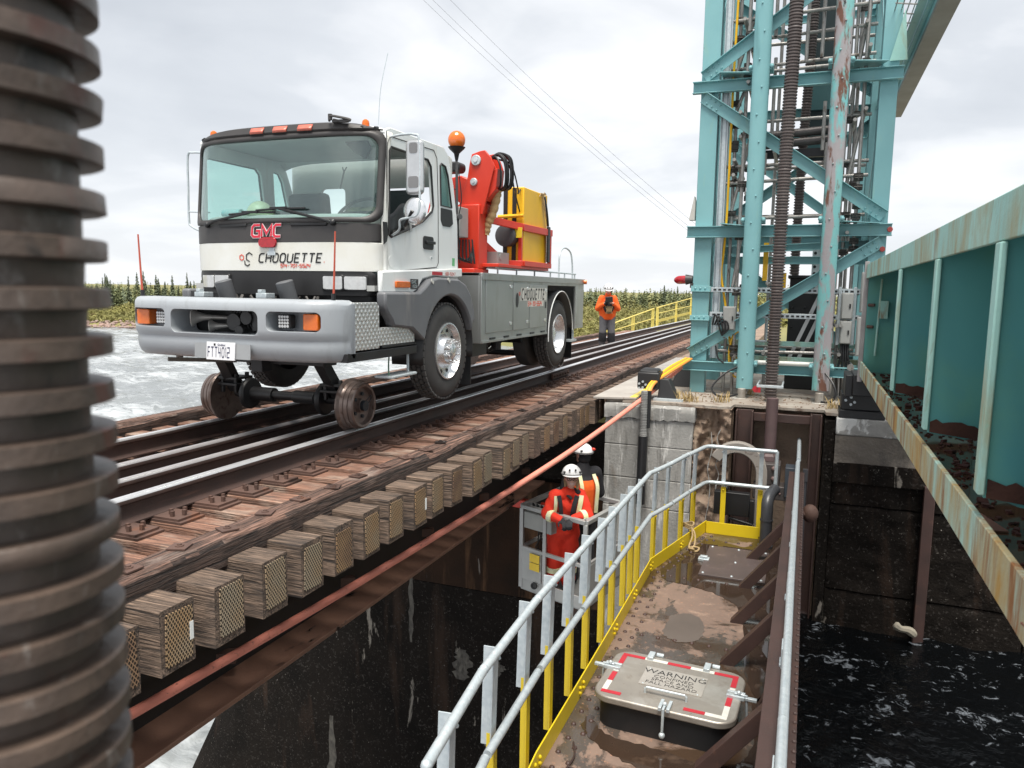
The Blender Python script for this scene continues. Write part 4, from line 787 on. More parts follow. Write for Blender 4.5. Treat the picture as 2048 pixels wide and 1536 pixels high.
mb = MB(); mb.lathe([(0, .075), (.75, .075)], (4.29, 10.3, -.78), (0, 0, 1), 18); mb.lathe([(0, .13), (.06, .12), (.09, .085)], (4.29, 10.3, -.84), (0, 0, 1), 6); mb.build('stem', M('jack_stem', (.12, .075, .075), (.09, .06, .06), 8, .6), S)
MB().bx(4.16, 4.44, 10.05, 10.35, -1.12, -.845).bx(4.12, 4.62, 10.02, 10.3, -1.30, -1.12).build('body', M('jack_body', (.075, .062, .058), (.055, .047, .045), 8, .55, bump=.2), S, bevel=.012)
mb = MB()
for x in (4.235, 4.365):
    for z in (-.90, -1.03): mb.ball((x, 10.045, z), (.034, .03, .034), 10, 7)
for x in (4.18, 4.27, 4.36, 4.45, 4.54): mb.ball((x, 10.015, -1.21), .014, 7, 5)
mb.build('bolt_heads', M('bolt_head', (.20, .13, .12), (.15, .10, .095), 20, .5), S, kind='stuff')
MB().bx(3.66, 4.10, 9.86, 9.98, -1.52, -1.22).bx(4.10, 4.16, 9.87, 9.97, -1.60, -1.30).cyl((3.85, 9.9, -1.56), (4.15, 9.88, -1.62), .022, n=8).ball((3.80, 9.9, -1.18), .035, 8, 6).build('winch_bracket', black, None, bevel=.01, label='black bracket box with a small knob inside the grey hook casting', category='bracket')
MB().bx(4.50, 4.62, 10.0, 10.25, -1.25, -.86).build('motor_box', M('blue_grey_box', (.05, .06, .075), (.04, .05, .06), 5, .5), None, bevel=.01, label='dark blue grey box beside the screw jack, next to the pipe handrail', category='box')
# second slim pipe clipped to the guide rail
MB().tube([(4.74, 10.2, -.95), (4.74, 10.2, -2.9)], .028, 8).bx(4.71, 4.77, 10.16, 10.24, -1.05, -.90).build('guide_pipe', M('dark_pipe', (.06, .06, .065), (.05, .05, .055), 5, .4), None, label='slim dark vertical pipe beside the brown guide rail of the slot', category='pipe')
# ================================================================== the hi-rail truck
T = thing('hi_rail_truck', (0, 9, 0), 'white cab-over road-rail truck with grey bumper, aluminium body and red crane on the track', 'truck')
WX = 1.05
def yf(x, z):                                        # cab front surface
    u = min(1.0, abs(x)/WX); y = 5.845 + .06*u**2 + .155*u**7
    if z > 1.93: y += (z-1.93)*.10 + max(0, z-2.62)**1.5*1.2
    elif z < 1.72: y += (1.72-z)*.03
    return y
def front_patch(name, outer, mat, d=0.0, holes=None, parent=T, thick=.012, nx=28, bevel=0):
    """panel bounded by left/right x(z) and bottom/top z, following the cab front"""
    x0, x1, z0, z1, r = outer; mb = MB(); pts = rrect(x0, x1, z0, z1, r, 6)
    zs = sorted(set([round(z0+(z1-z0)*i/8, 4) for i in range(9)]+[round(z0+r*(1-math.cos(R(15*i))), 4) for i in range(7)]+[round(z1-r*(1-math.cos(R(15*i))), 4) for i in range(7)]))
    rows = []
    for z in zs:
        ins = 0
        if z < z0+r: ins = r-math.sqrt(max(0, r*r-(z0+r-z)**2))
        elif z > z1-r: ins = r-math.sqrt(max(0, r*r-(z-z1+r)**2))
        rows.append([(x0+ins+(x1-x0-2*ins)*i/nx, z) for i in range(nx+1)])
    mb.grid(lambda i, j: (rows[j][i][0], yf(rows[j][i][0], rows[j][i][1])-d, rows[j][i][1]), range(nx+1), range(len(zs)))
    return mb.build(name, mat, parent, solid=thick, bevel=bevel)
def ring_patch(name, o, i_, mat, d=0.0, thick=.02, parent=T):
    """frame between two rounded rectangles on the cab front"""
    n = 14
    def rr2(x0, x1, z0, z1, r):
        base = rrect(x0, x1, z0, z1, r, 8); P = []
        for k in range(len(base)):
            a, b = base[k], base[(k+1) % len(base)]
            m = 10 if math.hypot(a[0]-b[0], a[1]-b[1]) > .2 else 1
            P += [(a[0]+(b[0]-a[0])*q/m, a[1]+(b[1]-a[1])*q/m) for q in range(m)]
        return P
    A, B_ = rr2(*o), rr2(*i_); mb = MB(); k = len(A)
    V = [(x, yf(x, z)-d, z) for x, z in A]+[(x, yf(x, z)-d, z) for x, z in B_]
    mb.add(V, [(q, (q+1) % k, k+(q+1) % k, k+q) for q in range(k)]); return mb.build(name, mat, parent, solid=thick)
# windscreen and its surround
ring_patch('windscreen_frame', (-1.05, 1.05, 1.885, 2.70, .10), (-1.005, 1.005, 1.932, 2.652, .11), trim, .012, .03)
front_patch('windscreen', (-1.012, 1.012, 1.925, 2.658, .11), glass_ws, 0.004, thick=.004)
front_patch('front_band', (-1.035, 1.035, 1.715, 1.882, .015), trim, .006, thick=.02)
hood = front_patch('front_panel', (-1.045, 1.045, 1.455, 1.712, .012), dirty_white, .004, thick=.02)
front_patch('lower_grille_band', (-1.0, 1.0, 1.235, 1.452, .05), blackp, -.005, thick=.03)
front_patch('lower_valance', (-.98, .98, 1.085, 1.24, .02), black, -.06, thick=.03)
# cab corner pillars between front panels and side
def loftside(sx):
    mb = MB(); zs = [1.26, 1.40, 1.6, 1.885, 1.95, 2.3, 2.63, 2.70]
    mb.grid(lambda i, z: [(sx*1.036, yf(1.036, z)+.004, z), (sx*1.052, yf(1.036, z)+.03, z), (sx*1.056, yf(1.036, z)+.07, z), (sx*1.052, 6.125, z)][i], range(4), zs); return mb
for sx in (1, -1): loftside(sx).build('corner_pillar', dirty_white, T, solid=.012)
MB().prism([(1.060, y, z) for y, z in ((6.03, 1.90), (6.10, 1.90), (6.115, 1.80), (6.09, 1.73), (6.04, 1.70))], (.008, 0, 0)).build('corner_vent', blackp, T)
# cab sides with door, quarter window
def side(sx):
    x = sx*1.055
    outer = [(6.10, 1.29), (6.10, 2.715), (6.18, 2.745), (7.25, 2.76), (7.36, 2.70), (7.50, 2.40), (7.60, 2.0), (7.62, 1.50), (7.62, 1.29)]
    win = [(6.14, 1.795), (6.155, 2.54), (6.19, 2.575), (6.90, 2.575), (6.965, 2.52), (7.02, 2.14), (6.99, 2.08), (6.80, 1.97), (6.47, 1.86), (6.33, 1.82), (6.18, 1.775)]
    qw = [(7.19, 2.165), (7.17, 2.56), (7.20, 2.585), (7.29, 2.57), (7.35, 2.48), (7.445, 2.165)]
    return MB().prism([(x, y, z) for y, z in outer], (-sx*.035, 0, 0), [[(x, y, z) for y, z in win], [(x, y, z) for y, z in qw]]), win, qw
for sx in (1, -1):
    mb, win, qw = side(sx); sp = mb.build('cab_side', white if sx > 0 else white, T, bevel=.008)
    x = sx*1.045
    MB().prism([(x, y, z) for y, z in qw], (-sx*.004, 0, 0)).build('quarter_window', glass_sd, T)
    MB().tube([(sx*1.058, y, z) for y, z in win], .012, 6, closed=True).build('window_seal', blackp, T)
    MB().tube([(sx*1.058, y, z) for y, z in qw], .010, 6, closed=True).build('window_seal', blackp, T)
    MB().prism([(sx*1.056, y, z) for y, z in ((7.19, 2.02), (7.19, 2.14), (7.45, 2.14), (7.475, 2.0), (7.40, 1.96), (7.24, 1.96))], (sx*.006, 0, 0)).build('cab_vent', blackp, T)
    if sx < 0: MB().prism([(x, y, z) for y, z in win], (sx*-.004, 0, 0)).build('door_window', glass_sd, T)
# door seams, as thin recessed gaskets
mb = MB().tube([(1.0565, y, z) for y, z in ((6.105, 1.46), (6.125, 2.60), (6.17, 2.665), (7.03, 2.69), (7.10, 2.62), (7.13, 2.2), (7.14, 1.58), (7.10, 1.53), (6.105, 1.455))], .0045, 5); mb.tube([(1.0565, 6.10, 1.29), (1.0565, 6.108, 2.70)], .004, 5); mb.tube([(1.0565, 6.11, 1.455), (1.0565, 6.7, 1.50), (1.0565, 7.6, 1.52)], .004, 5)
mb.build('door_gap', trim, T)
dh = MB().prism([(1.056, y, z) for y, z in rrect(6.80, 7.02, 1.70, 1.83, .03, 4)], (.010, 0, 0)).build('door_handle', blackp, T, bevel=.004)
MB().bx(1.066, 1.085, 6.84, 7.03, 1.755, 1.785).build('handle_grip', black, dh, bevel=.006)
MB().cyl((1.05, 6.98, 1.62), (1.064, 6.98, 1.62), .014, n=10).build('door_lock', chrome, T)
MB().prism([(1.0565, 6.19+.055*math.cos(a), 1.555+.055*math.sin(a)) for a in [2*math.pi*i/20 for i in range(20)]], (.003, 0, 0)).build('fuel_flap', white, T)
# winter cover hanging in the lower door window
mb = MB().grid(lambda u, v: (1.035+.012*math.sin(u*23)*(1-v), 6.16+.78*u, (1.80+.22*u**1.4)*(1-v)+v*(1.97+.13*math.sin(u*3.1)-.02*math.sin(u*14))), [i/24 for i in range(25)], [0, .25, .5, .75, 1]); mb.build('window_curtain', black, T, solid=.006)
# roof and visor
mb = MB(); secs = []
for y, zc, hw, e in ((6.10, 2.755, 1.045, 0), (6.16, 2.775, 1.05, 1), (6.4, 2.80, 1.05, 1), (7.1, 2.80, 1.05, 1), (7.28, 2.765, 1.045, 1), (7.37, 2.69, 1.04, 1)):
    ro = []
    for i in range(17):
        u = -1+2*i/16; yy = y + (.0 if y > 6.3 else .06*(abs(u)**4)-.06)
        ro.append((u*hw, yy, zc-.075*abs(u)**6))
    secs.append(ro)
mb.grid(lambda i, j: secs[j][i], range(17), range(6)); mb.build('roof', white, T, solid=.02)
mb = MB(); n = 24
def vis(i, k):
    x = -1.05+2.10*i/n; y = yf(x, 2.69); zt = 2.765-.085*abs(x/1.05)**5
    return [(x, y-.012, 2.69), (x, y-.03, 2.715), (x, y-.015, zt+.0), (x, y+.03, zt+.015), (x, y+.16, zt+.022)][k]
mb.grid(lambda i, k: vis(i, k), range(n+1), range(5)); mb.build('sun_visor', trim, T, solid=.012)
for x in (-.20, .06, .33):
    def cl(i, k, x=x):
        xx = x-.075+.15*i/4; y = yf(xx, 2.69); zt = 2.765-.085*abs(xx/1.05)**5
        return [(xx, y-.043, 2.706), (xx, y-.046, 2.725), (xx, y-.022, zt-.004)][k]
    MB().grid(lambda i, k: cl(i, k), range(5), range(3)).build('cab_marker_lamp', M('salmon_lens', (.60, .16, .11), (.52, .13, .09), 20, .35), T, solid=.008)
for x in (-.86, .86):
    mb = MB().lathe([(-.02, .045), (.0, .045), (.004, .034), (.03, .034), (.05, .028), (.062, .012)], (x, yf(x, 2.69)+.06, 2.745), (0, 0, 1), 14); mb.build('marker_beacon', orange_l, T)
mb = MB(); mb.beam((.62, 5.93, 2.77), (.76, 5.95, 2.775), .05, .02); mb.tube(bez([(.58, 5.93, 2.78), (.62, 5.89, 2.81), (.70, 5.90, 2.80), (.80, 5.93, 2.775), (.72, 5.92, 2.765), (.63, 5.92, 2.785)], 5), .012, 6); mb.cyl((.61, 5.9, 2.78), (.61, 5.9, 2.83), .02, n=8); mb.build('roof_bracket', trim, T)
mb = MB()
for x in (-.98, -.93, .87, .97): mb.cyl((x, yf(x, 2.69)-.03, 2.72), (x, yf(x, 2.69)+.02, 2.73), .014, n=10)
mb.build('visor_fixings', black, T, kind='stuff')
MB().tube(bez([(.92, 6.2, 2.78), (.935, 6.22, 3.1), (.975, 6.28, 3.42)], 6), .004, 5).build('radio_aerial', galv, T)
# wipers, trim strips
def fy(x, z, d=.03): return (x, yf(x, z)-d, z)
for (px, pz, bx_, bz, l) in ((-.78, 1.885, -.22, 1.985, .56), (.66, 1.885, .10, 2.015, .56)):
    mb = MB(); mb.tube([fy(px, pz, .04), fy((px*.8+bx_*.2), pz+.03, .05), fy(bx_, bz, .045)], .013, 6); mb.tube([fy(bx_-l/2*.92, bz-.012, .035), fy(bx_, bz+.0, .04), fy(bx_+l/2, bz-.002, .035)], .010, 6); mb.beam(fy(bx_-.09, bz+.005, .045), fy(bx_+.09, bz+.005, .045), .02, .02); mb.ball(fy(px, pz, .03), .03, 10, 6)
    mb.build('wiper', black, T)
for x0, x1 in ((-.62, -.28), (.22, .60)): MB().beam(fy(x0, 1.872, .02), fy(x1, 1.872, .02), .022, .035).build('bonnet_grip', black, T, bevel=.012)
# badges and lettering
def onf(d=.012): return lambda p: Vector((p.x, yf(p.x, p.z)-d, p.z))
mb = MB(); stroke_text(mb, 'GMC', (-.215, 0, 1.765), (1, 0, 0), (0, 0, 1), .105, .160, .26, 1.02, .12, .006, onf(.020)); mb.build('maker_badge_edge', M('badge_edge', (.80, .72, .72), None, 5, .4), T)
mb = MB(); stroke_text(mb, 'GMC', (-.215, 0, 1.765), (1, 0, 0), (0, 0, 1), .105, .095, .26, 1.02, .12, .003, onf(.0275)); mb.build('maker_badge', gmc_red, T)
mb = MB(); mb.tube([(x, yf(x, 1.70)-.03-.0, z) for x, z in rrect(-.125, .055, 1.675, 1.745, .03, 3)], .012, 6, closed=True); mb.prism([(x, yf(x, 1.7)-.04, z) for x, z in rrect(-.125, .055, 1.675, 1.745, .03, 3)], (0, .03, 0)); mb.build('red_lamp', red_l, T)
MB().bx(-.03, .03, yf(0, 1.65)-.02, yf(0, 1.65), 1.62, 1.675).bx(-.045, .045, yf(0, 1.65)-.024, yf(0, 1.65)-.02, 1.595, 1.63).build('lamp_bracket', galv, T)
mb = MB(); stroke_text(mb, 'CHOQUETTE', (-.155, 0, 1.532), (1, 0, 0), (0, 0, 1), .078, .085, .32, 1.0, .22, .0012, onf(.0172)); mb.build('lettering', ink, T)
mb = MB(); stroke_text(mb, '514-701-5524', (.09, 0, 1.485), (1, 0, 0), (0, 0, 1), .030, .09, .34, 1.15, .22, .0012, onf(.0172)); stroke_text(mb, '.', (.555, 0, 1.532), (1, 0, 0), (0, 0, 1), .05, .12, .3, 1.0, 0, .0012, onf(.0172)); mb.build('phone_number', red_ink, T)
def hexpts(cx_, cz, r, a0, n): return [(cx_+r*math.cos(R(a0+60*i)), cz+r*math.sin(R(a0+60*i))) for i in range(n)]
mb = MB(); f = lambda u, v, t: Vector((u, yf(u, v)-.0175-t, v)); ribbon(mb, hexpts(-.262, 1.578, .042, 30, 6)[:5], 0, .0055, f, .001); ribbon(mb, hexpts(-.29, 1.530, .034, 150, 4), 0, .0055, f, .001); mb.build('logo_dark', ink, T)
mb = MB(); ribbon(mb, hexpts(-.355, 1.575, .026, 30, 6), 1, .0045, f, .001); mb.build('logo_red', red_ink, T)
# headlamps and grille
for x0, x1 in ((-.90, -.715), (-.70, -.52), (.55, .735), (.755, .94)):
    bz_ = front_patch('headlamp', (x0-.014, x1+.014, 1.278, 1.422, .018), blackp, .016, thick=.02, nx=6); front_patch('lens', (x0, x1, 1.292, 1.408, .014), clear_l, .030, parent=bz_, thick=.012, nx=6, bevel=.003)
for z in (1.29, 1.335, 1.38, 1.42): MB().tube([fy(x, z, -.0) for x in [-.46+.96*i/10 for i in range(11)]], .011, 6).build('grille_bar', blackp, T)
mb = MB(); mb.bx(-.47, .51, 5.875, 5.885, 1.262, 1.435); mb.build('grille_back', black, T)
mb = MB()
rg = random.Random(6)
for i in range(22):
    x = rg.uniform(-.6, .6); mb.tube(bez([(x, 5.85, 1.22), (x+rg.uniform(-.1, .1), 5.82+rg.uniform(-.05, .05), 1.12), (x+rg.uniform(-.2, .2), 5.85, 1.02)], 3), rg.uniform(.008, .022), 6)
mb.build('front_pipework', M('grimy_pipes', (.035, .033, .032), (.06, .055, .05), 9, .6), T)
for x in (-.42, .27):
    mb = MB().lathe([(0, .075), (.20, .078), (.205, .065)], (x+.03, 5.70, 1.16), (-.16, -.24, 1), 18); mb.build('buffer_cap', M('grey_rubber', (.10, .105, .115), (.08, .085, .09), 6, .6), T, bevel=.006)
    MB().bx(x-.14, x-.03, 5.44, 5.56, 1.205, 1.25).bx(x-.12, x-.08, 5.44, 5.5, 1.25, 1.28).build('buffer_latch', galv, T, bevel=.004)
# bumper
secs = []
for i in range(41):
    x = -1.14+2.28*i/40; u = abs(x)/1.14; yb = 5.065+.09*u**2+.17*max(0, (u-.72)/.28)**2.2
    e = max(0, (u-.93)/.07); zi = .03*e*e; yi = .02*e
    prof = [(.30, 1.205-zi), (.075, 1.205-zi), (.03, 1.195-zi), (.004+yi, 1.165-zi), (0+yi, 1.12), (0+yi, .95), (.004+yi, .90), (.022+yi, .875), (.026+yi, .855), (.018+yi, .83), (.03+yi, .76), (.055+yi, .715+zi), (.09, .69+zi), (.30, .69+zi)]
    secs.append([(x, min(yb+a, 5.45), z) for a, z in prof])
mb = MB().loft(secs); bp = mb.build('bumper', greyplastic, T, sharp=30)
def rp_cut(x0, x1, z0, z1, r, y0, y1): return MB().prism([(x, y0, z) for x, z in rrect(x0, x1, z0, z1, r, 5)], (0, y1-y0, 0))
bp.parent = None; bp.location = OFF[T.name]
tmp = cut(bp, [rp_cut(-.49, .44, .905, 1.105, .055, 4.9, 5.6), rp_cut(-1.03, -.56, .945, 1.105, .045, 4.9, 5.27), rp_cut(.52, .99, .945, 1.105, .045, 4.9, 5.27)])
apply_mods(bp)
for c in tmp: bpy.data.objects.remove(c)
bp.location = (0, 0, 0); bp.parent = T
md = bp.modifiers.new('bevel', 'BEVEL'); md.width = .012; md.segments = 3; md.limit_method = 'ANGLE'; md.angle_limit = R(50); bp.data.set_sharp_from_angle(angle=R(45))
for s in (-1, 1):
    mb = MB().prism([(x, 5.165, z) for x, z in rrect(s*.895-.072, s*.895+.072, .957, 1.092, .014, 3)], (0, .10, 0)); mb.build('indicator', orange_l, T, bevel=.008)
    hb = MB().prism([(x, 5.145, z) for x, z in rrect(s*.655-.062, s*.655+.062, .968, 1.082, .02, 3)], (0, .07, 0)).build('work_lamp', blackp, T, bevel=.004)
    mb = MB()
    for a in range(4):
        for b in range(4): mb.ball((s*.655-.039+a*.026, 5.139, .986+b*.026), (.0135, .008, .0135), 6, 4)
    mb.build('led_lens', clear_l, hb)
    MB().tube([(s*1.03, 5.30, 1.195), (s*1.04, 5.30, 1.40), (s*1.055, 5.30, 1.76)], [.011, .009, .007], 6).build('marker_rod', M('orange_rod', (.50, .09, .05), (.42, .08, .05), 9, .5), T); MB().cyl((s*1.03, 5.30, 1.16), (s*1.03, 5.30, 1.26), .018, n=8).build('rod_foot', black, T)
mb = MB(); pr = [(0, .085), (.006, .087), (.012, .082), (.04, .052), (.09, .032), (.16, .022), (.30, .017), (.36, .017)]
mb.lathe(pr, (-.36, 5.20, 1.035), (.86, .5, -.02), 20); mb.lathe([(a*.8, b*.75) for a, b in pr], (-.20, 5.24, .955), (.9, .45, .05), 18); mb.build('air_horn', M('horn_metal', (.36, .35, .33), (.26, .25, .24), 8, .38, .5), T)
mb = MB(); mb.cyl((.05, 5.34, 1.0), (.05, 5.24, 1.0), .075, n=18); mb.cyl((.20, 5.30, 1.04), (.20, 5.22, 1.04), .06, n=16); mb.cyl((.14, 5.28, .93), (.14, 5.2, .93), .045, n=14); mb.bx(.25, .36, 5.24, 5.4, .93, 1.09)
for i in range(8): mb.tube(bez([(.0+.03*i, 5.3, 1.10), (.02+.03*i, 5.26, 1.02), (-.02+.04*i, 5.3, .92)], 3), .008, 5)
mb.build('winch_motor', M('dark_casting', (.05, .05, .05), (.035, .035, .036), 9, .45, .4), T, bevel=.004)
MB().bx(-.95, .95, 5.40, 5.52, .80, 1.16).build('bumper_beam', black, T, bevel=.01)
cut_b = MB().bx(-.6, .6, 5.9, 6.0, .85, 1.2); cut_b.build('radiator', black, T)
# number plate
MB().bx(-.214, .373, 5.062, 5.072, .70, .825, Matrix.Rotation(R(-4), 3, 'X')).build('plate_backing', M('grey_plate', (.36, .375, .385), None, 4, .45, .3), T)
pl_ = MB().bx(-.075, .225, 5.049, 5.058, .688, .838, Matrix.Rotation(R(-4), 3, 'X')).build('number_plate', M('plate_white', (.74, .75, .77), (.70, .71, .74), 9, .4), T, bevel=.002)
mb = MB(); stroke_text(mb, 'FTT4012', (-.058, 0, .713), (1, 0, 0), (0, 0, 1), .082, .06, .155, .46, 0, .001, lambda p: Vector((p.x, 5.0475+(p.z-.763)*.07, p.z))); mb.build('plate_number', M('plate_blue', (.03, .035, .09), None, 5, .5), pl_)
text_obj('plate_heading', 'Québec', .026, M('plate_ink', (.04, .05, .12), None, 5, .5), pl_, (.085, 5.0505, .808), (1, 0, 0), (0, .07, 1), .0006); mb = MB(); mb.bx(.005, .022, 5.049, 5.0515, .808, .826)
mb.build('plate_crest', ink, pl_)
# rail gear, front
def railwheel(name, x, y, z, r, face):
    """steel hi-rail wheel with grooved tread; face = +1 outward side towards +X"""
    m = M('worn_wheel_steel', (.24, .19, .17), (.16, .12, .105), 9, .35, .6, spots=[((.10, .06, .045), 12, .55, .7, (1, 1, 1), .6)]); s = face
    pr = [(-.055, r*.55), (-.055, r*1.10), (-.035, r*1.13), (-.02, r*1.02), (-.012, r*1.0), (.01, r*.985), (.013, r*.955), (.022, r*.955), (.025, r*.98), (.055, r*.965), (.058, r*.93), (.068, r*.93), (.07, r*.955), (.10, r*.945), (.11, r*.90), (.105, r*.80), (.06, r*.76), (.05, r*.3), (.09, r*.28), (.095, r*.1)]
    wh = MB().lathe([(t, q) for t, q in pr], (x, y, z), (s, 0, 0), 40).build(name, m, T, sharp=28)
    mb = MB()
    for i in range(5): a = 2*math.pi*i/5; mb.cyl((x+s*.05, y+r*.5*math.cos(a), z+r*.5*math.sin(a)), (x+s*.075, y+r*.5*math.cos(a), z+r*.5*math.sin(a)), .018, n=6)
    mb.cyl((x+s*.09, y, z), (x+s*.125, y, z), .05, n=12); mb.tube(bez([(x+s*.12, y-.02, z+.03), (x+s*.14, y+.06, z+.09), (x+s*.12, y+.09, z+.05), (x+s*.12, y+.03, z+.01)], 4), .004, 5); mb.build('hub', M('hub_dark', (.04, .05, .06), None, 5, .4, .5), wh); return wh
rwz = .225
railwheel('front_rail_wheel', .765, 6.0, rwz, .222, 1); railwheel('front_rail_wheel', -.765, 6.0, rwz, .222, -1)
mb = MB(); mb.cyl((-.60, 6.0, .26), (.60, 6.0, .26), .045, n=14); mb.cyl((-.42, 6.0, .26), (-.14, 6.0, .26), .07, n=16); mb.lathe([(0, .15), (.03, .155), (.05, .14), (.06, .07)], (-.45, 6.0, .26), (1, 0, 0), 24); mb.lathe([(0, .15), (.03, .155), (.05, .14)], (.42, 6.0, .26), (1, 0, 0), 24); mb.cyl((.10, 6.0, .26), (.34, 6.0, .26), .06, n=14)
mb.build('rail_axle', black, T, bevel=.004)
for s in (-1, 1):
    mb = MB(); mb.beam((s*.56, 5.72, .70), (s*.60, 6.0, .30), .11, .10); mb.bx(s*.58-.10, s*.58+.10, 5.78, 6.02, .64, .72); mb.bx(s*.60-.12, s*.60+.12, 5.86, 6.1, .34, .365); mb.bx(s*.60-.12, s*.60+.12, 5.86, 6.1, .40, .425)
    for dx in (-.08, .08):
        for dy in (5.9, 6.06): mb.cyl((s*.6+dx, dy, .27), (s*.6+dx, dy, .46), .022, n=8)
    mb.build('rail_gear_arm', black, T, bevel=.004)
MB().bx(-.52, .75, 5.55, 5.75, .62, .72).bx(.05, .17, 5.45, 5.6, .55, .66).build('rail_gear_beam', black, T, bevel=.006)
MB().beam((-.78, 5.32, .635), (-.42, 5.8, .60), .05, .035).cyl((-.62, 5.3, .66), (-.62, 5.3, .69), .03, n=8).build('side_step_bar', M('dirty_steel', (.16, .14, .12), None, 6, .5, .4), T)
# chequer plate boxes and steps on the near side
def cp(name, pts, t): return MB().prism(pts, t)
cp('', [(1.135, 5.40, .78), (1.135, 5.40, 1.185), (1.135, 5.80, 1.185), (1.135, 5.84, 1.15), (1.135, 5.84, .78)], (-.03, 0, 0)).build('tread_plate_box', tread_m, T, bevel=.004)
MB().bx(.90, 1.105, 5.42, 5.83, .79, 1.18).build('box_core', black, T)
MB().bx(1.10, 1.125, 5.86, 6.50, .80, .96).build('tread_plate_panel', tread_m, T, bevel=.003)
MB().bx(.85, 1.14, 5.33, 6.52, .69, .765).build('step_beam', black, T, bevel=.004)
def grate(x0, x1, y0, y1, z):
    mb = MB().tube([(x0, y0, z), (x1, y0, z), (x1, y1, z), (x0, y1, z)], .014, 6, closed=True)
    for i in range(9): y = y0+(y1-y0)*(i+.5)/9; mb.bx(x0, x1, y-.006, y+.006, z-.010, z+.012)
    return mb
grate(.98, 1.15, 6.03, 6.48, .50).build('lower_step', galv, T)
MB().tube(bez([(1.09, 6.08, .69), (1.09, 6.07, .6), (1.10, 6.06, .5)], 3), .008, 6).build('step_hanger', M('green_wire', (.10, .20, .14), None, 4, .5), T); MB().tube([(1.08, 6.45, .70), (1.08, 6.45, .5)], .014, 6).build('step_hanger', galv, T)
grate(.98, 1.12, 5.9, 6.52, .785).build('upper_step', black, T)
# grey fenders with arches
def fender(sx):
    cy, cz, r = 7.22, .66, .585; x = sx*1.165
    out = [(5.90, 1.275), (5.90, 1.165), (5.93, 1.10), (6.02, 1.02), (6.05, .965), (6.40, .93), (6.64, .80)]
    arch = [(cy+r*math.cos(R(a)), cz+r*math.sin(R(a))) for a in range(170, -1, -8)]
    arch = [p for p in arch if p[1] > .80]
    top = [(7.85, .95), (7.84, 1.06), (7.74, 1.24), (7.60, 1.36), (7.42, 1.415), (6.95, 1.425), (6.78, 1.40), (6.66, 1.33), (6.55, 1.275)]
    mb = MB().prism([(x, y, z) for y, z in out+arch+[(7.80, .95)]+top], (-sx*.10, 0, 0))
    f = mb.build('front_fender', fender_g, T, bevel=.022)
    # arch lining
    mb = MB().grid(lambda a, t: (sx*(1.15-.35*t), cy+(r+.012)*math.cos(R(a)), cz+(r+.012)*math.sin(R(a))), list(range(-10, 191, 8)), [0, 1]); mb.build('arch_liner', blackp, T, solid=.008)
for sx in (1, -1): fender(sx)
for y, z in ((6.79, 1.385), (7.16, 1.405)): MB().bx(1.168, 1.172, y-.03, y+.03, z-.018, z+.012, Matrix.Rotation(R(-30), 3, 'X')).build('reflector_sticker', tape_w, T)
# white lower cab panel over the fender
MB().prism([(1.058, y, z) for y, z in ((5.93, 1.27), (5.93, 1.46), (6.12, 1.47), (7.62, 1.535), (7.62, 1.44), (7.42, 1.43), (6.95, 1.44), (6.70, 1.40), (6.60, 1.30), (6.50, 1.268))], (.05, 0, 0)).build('sill_panel', white, T, bevel=.015)
sm_ = MB().prism([(1.108, y, z) for y, z in rrect(6.155, 6.42, 1.315, 1.375, .012, 3)], (.02, 0, 0)).build('side_marker', orange_l, T, bevel=.006)
bdg = MB().bx(1.108, 1.114, 6.45, 6.60, 1.305, 1.40).build('side_badge', trim, T)
mb = MB(); stroke_text(mb, 'GMC', (1.1145, 6.465, 1.358), (0, 1, 0), (0, 0, 1), .030, .11, .25, 1.0, .1, .001); stroke_text(mb, '8500', (1.1145, 6.485, 1.318), (0, 1, 0), (0, 0, 1), .026, .10, .3, 1.0, .1, .001); mb.build('badge_letters', chrome, bdg)
MB().bx(1.108, 1.111, 6.90, 7.13, 1.448, 1.482).build('red_reflector', tape_r, T)
mb = MB(); stroke_text(mb, 'NRR-151047', (1.1085, 7.20, 1.448), (0, 1, 0), (0, 0, 1), .034, .10, .26, .9, 0, .001); mb.build('unit_number', M('faded_red_ink', (.60, .22, .19), None, 4, .5), T)
MB().bx(1.0562, 1.0575, 7.47, 7.53, 1.555, 1.64).build('green_sticker', M('green_sticker', (.06, .35, .12), (.2, .5, .25), 40, .5), T)
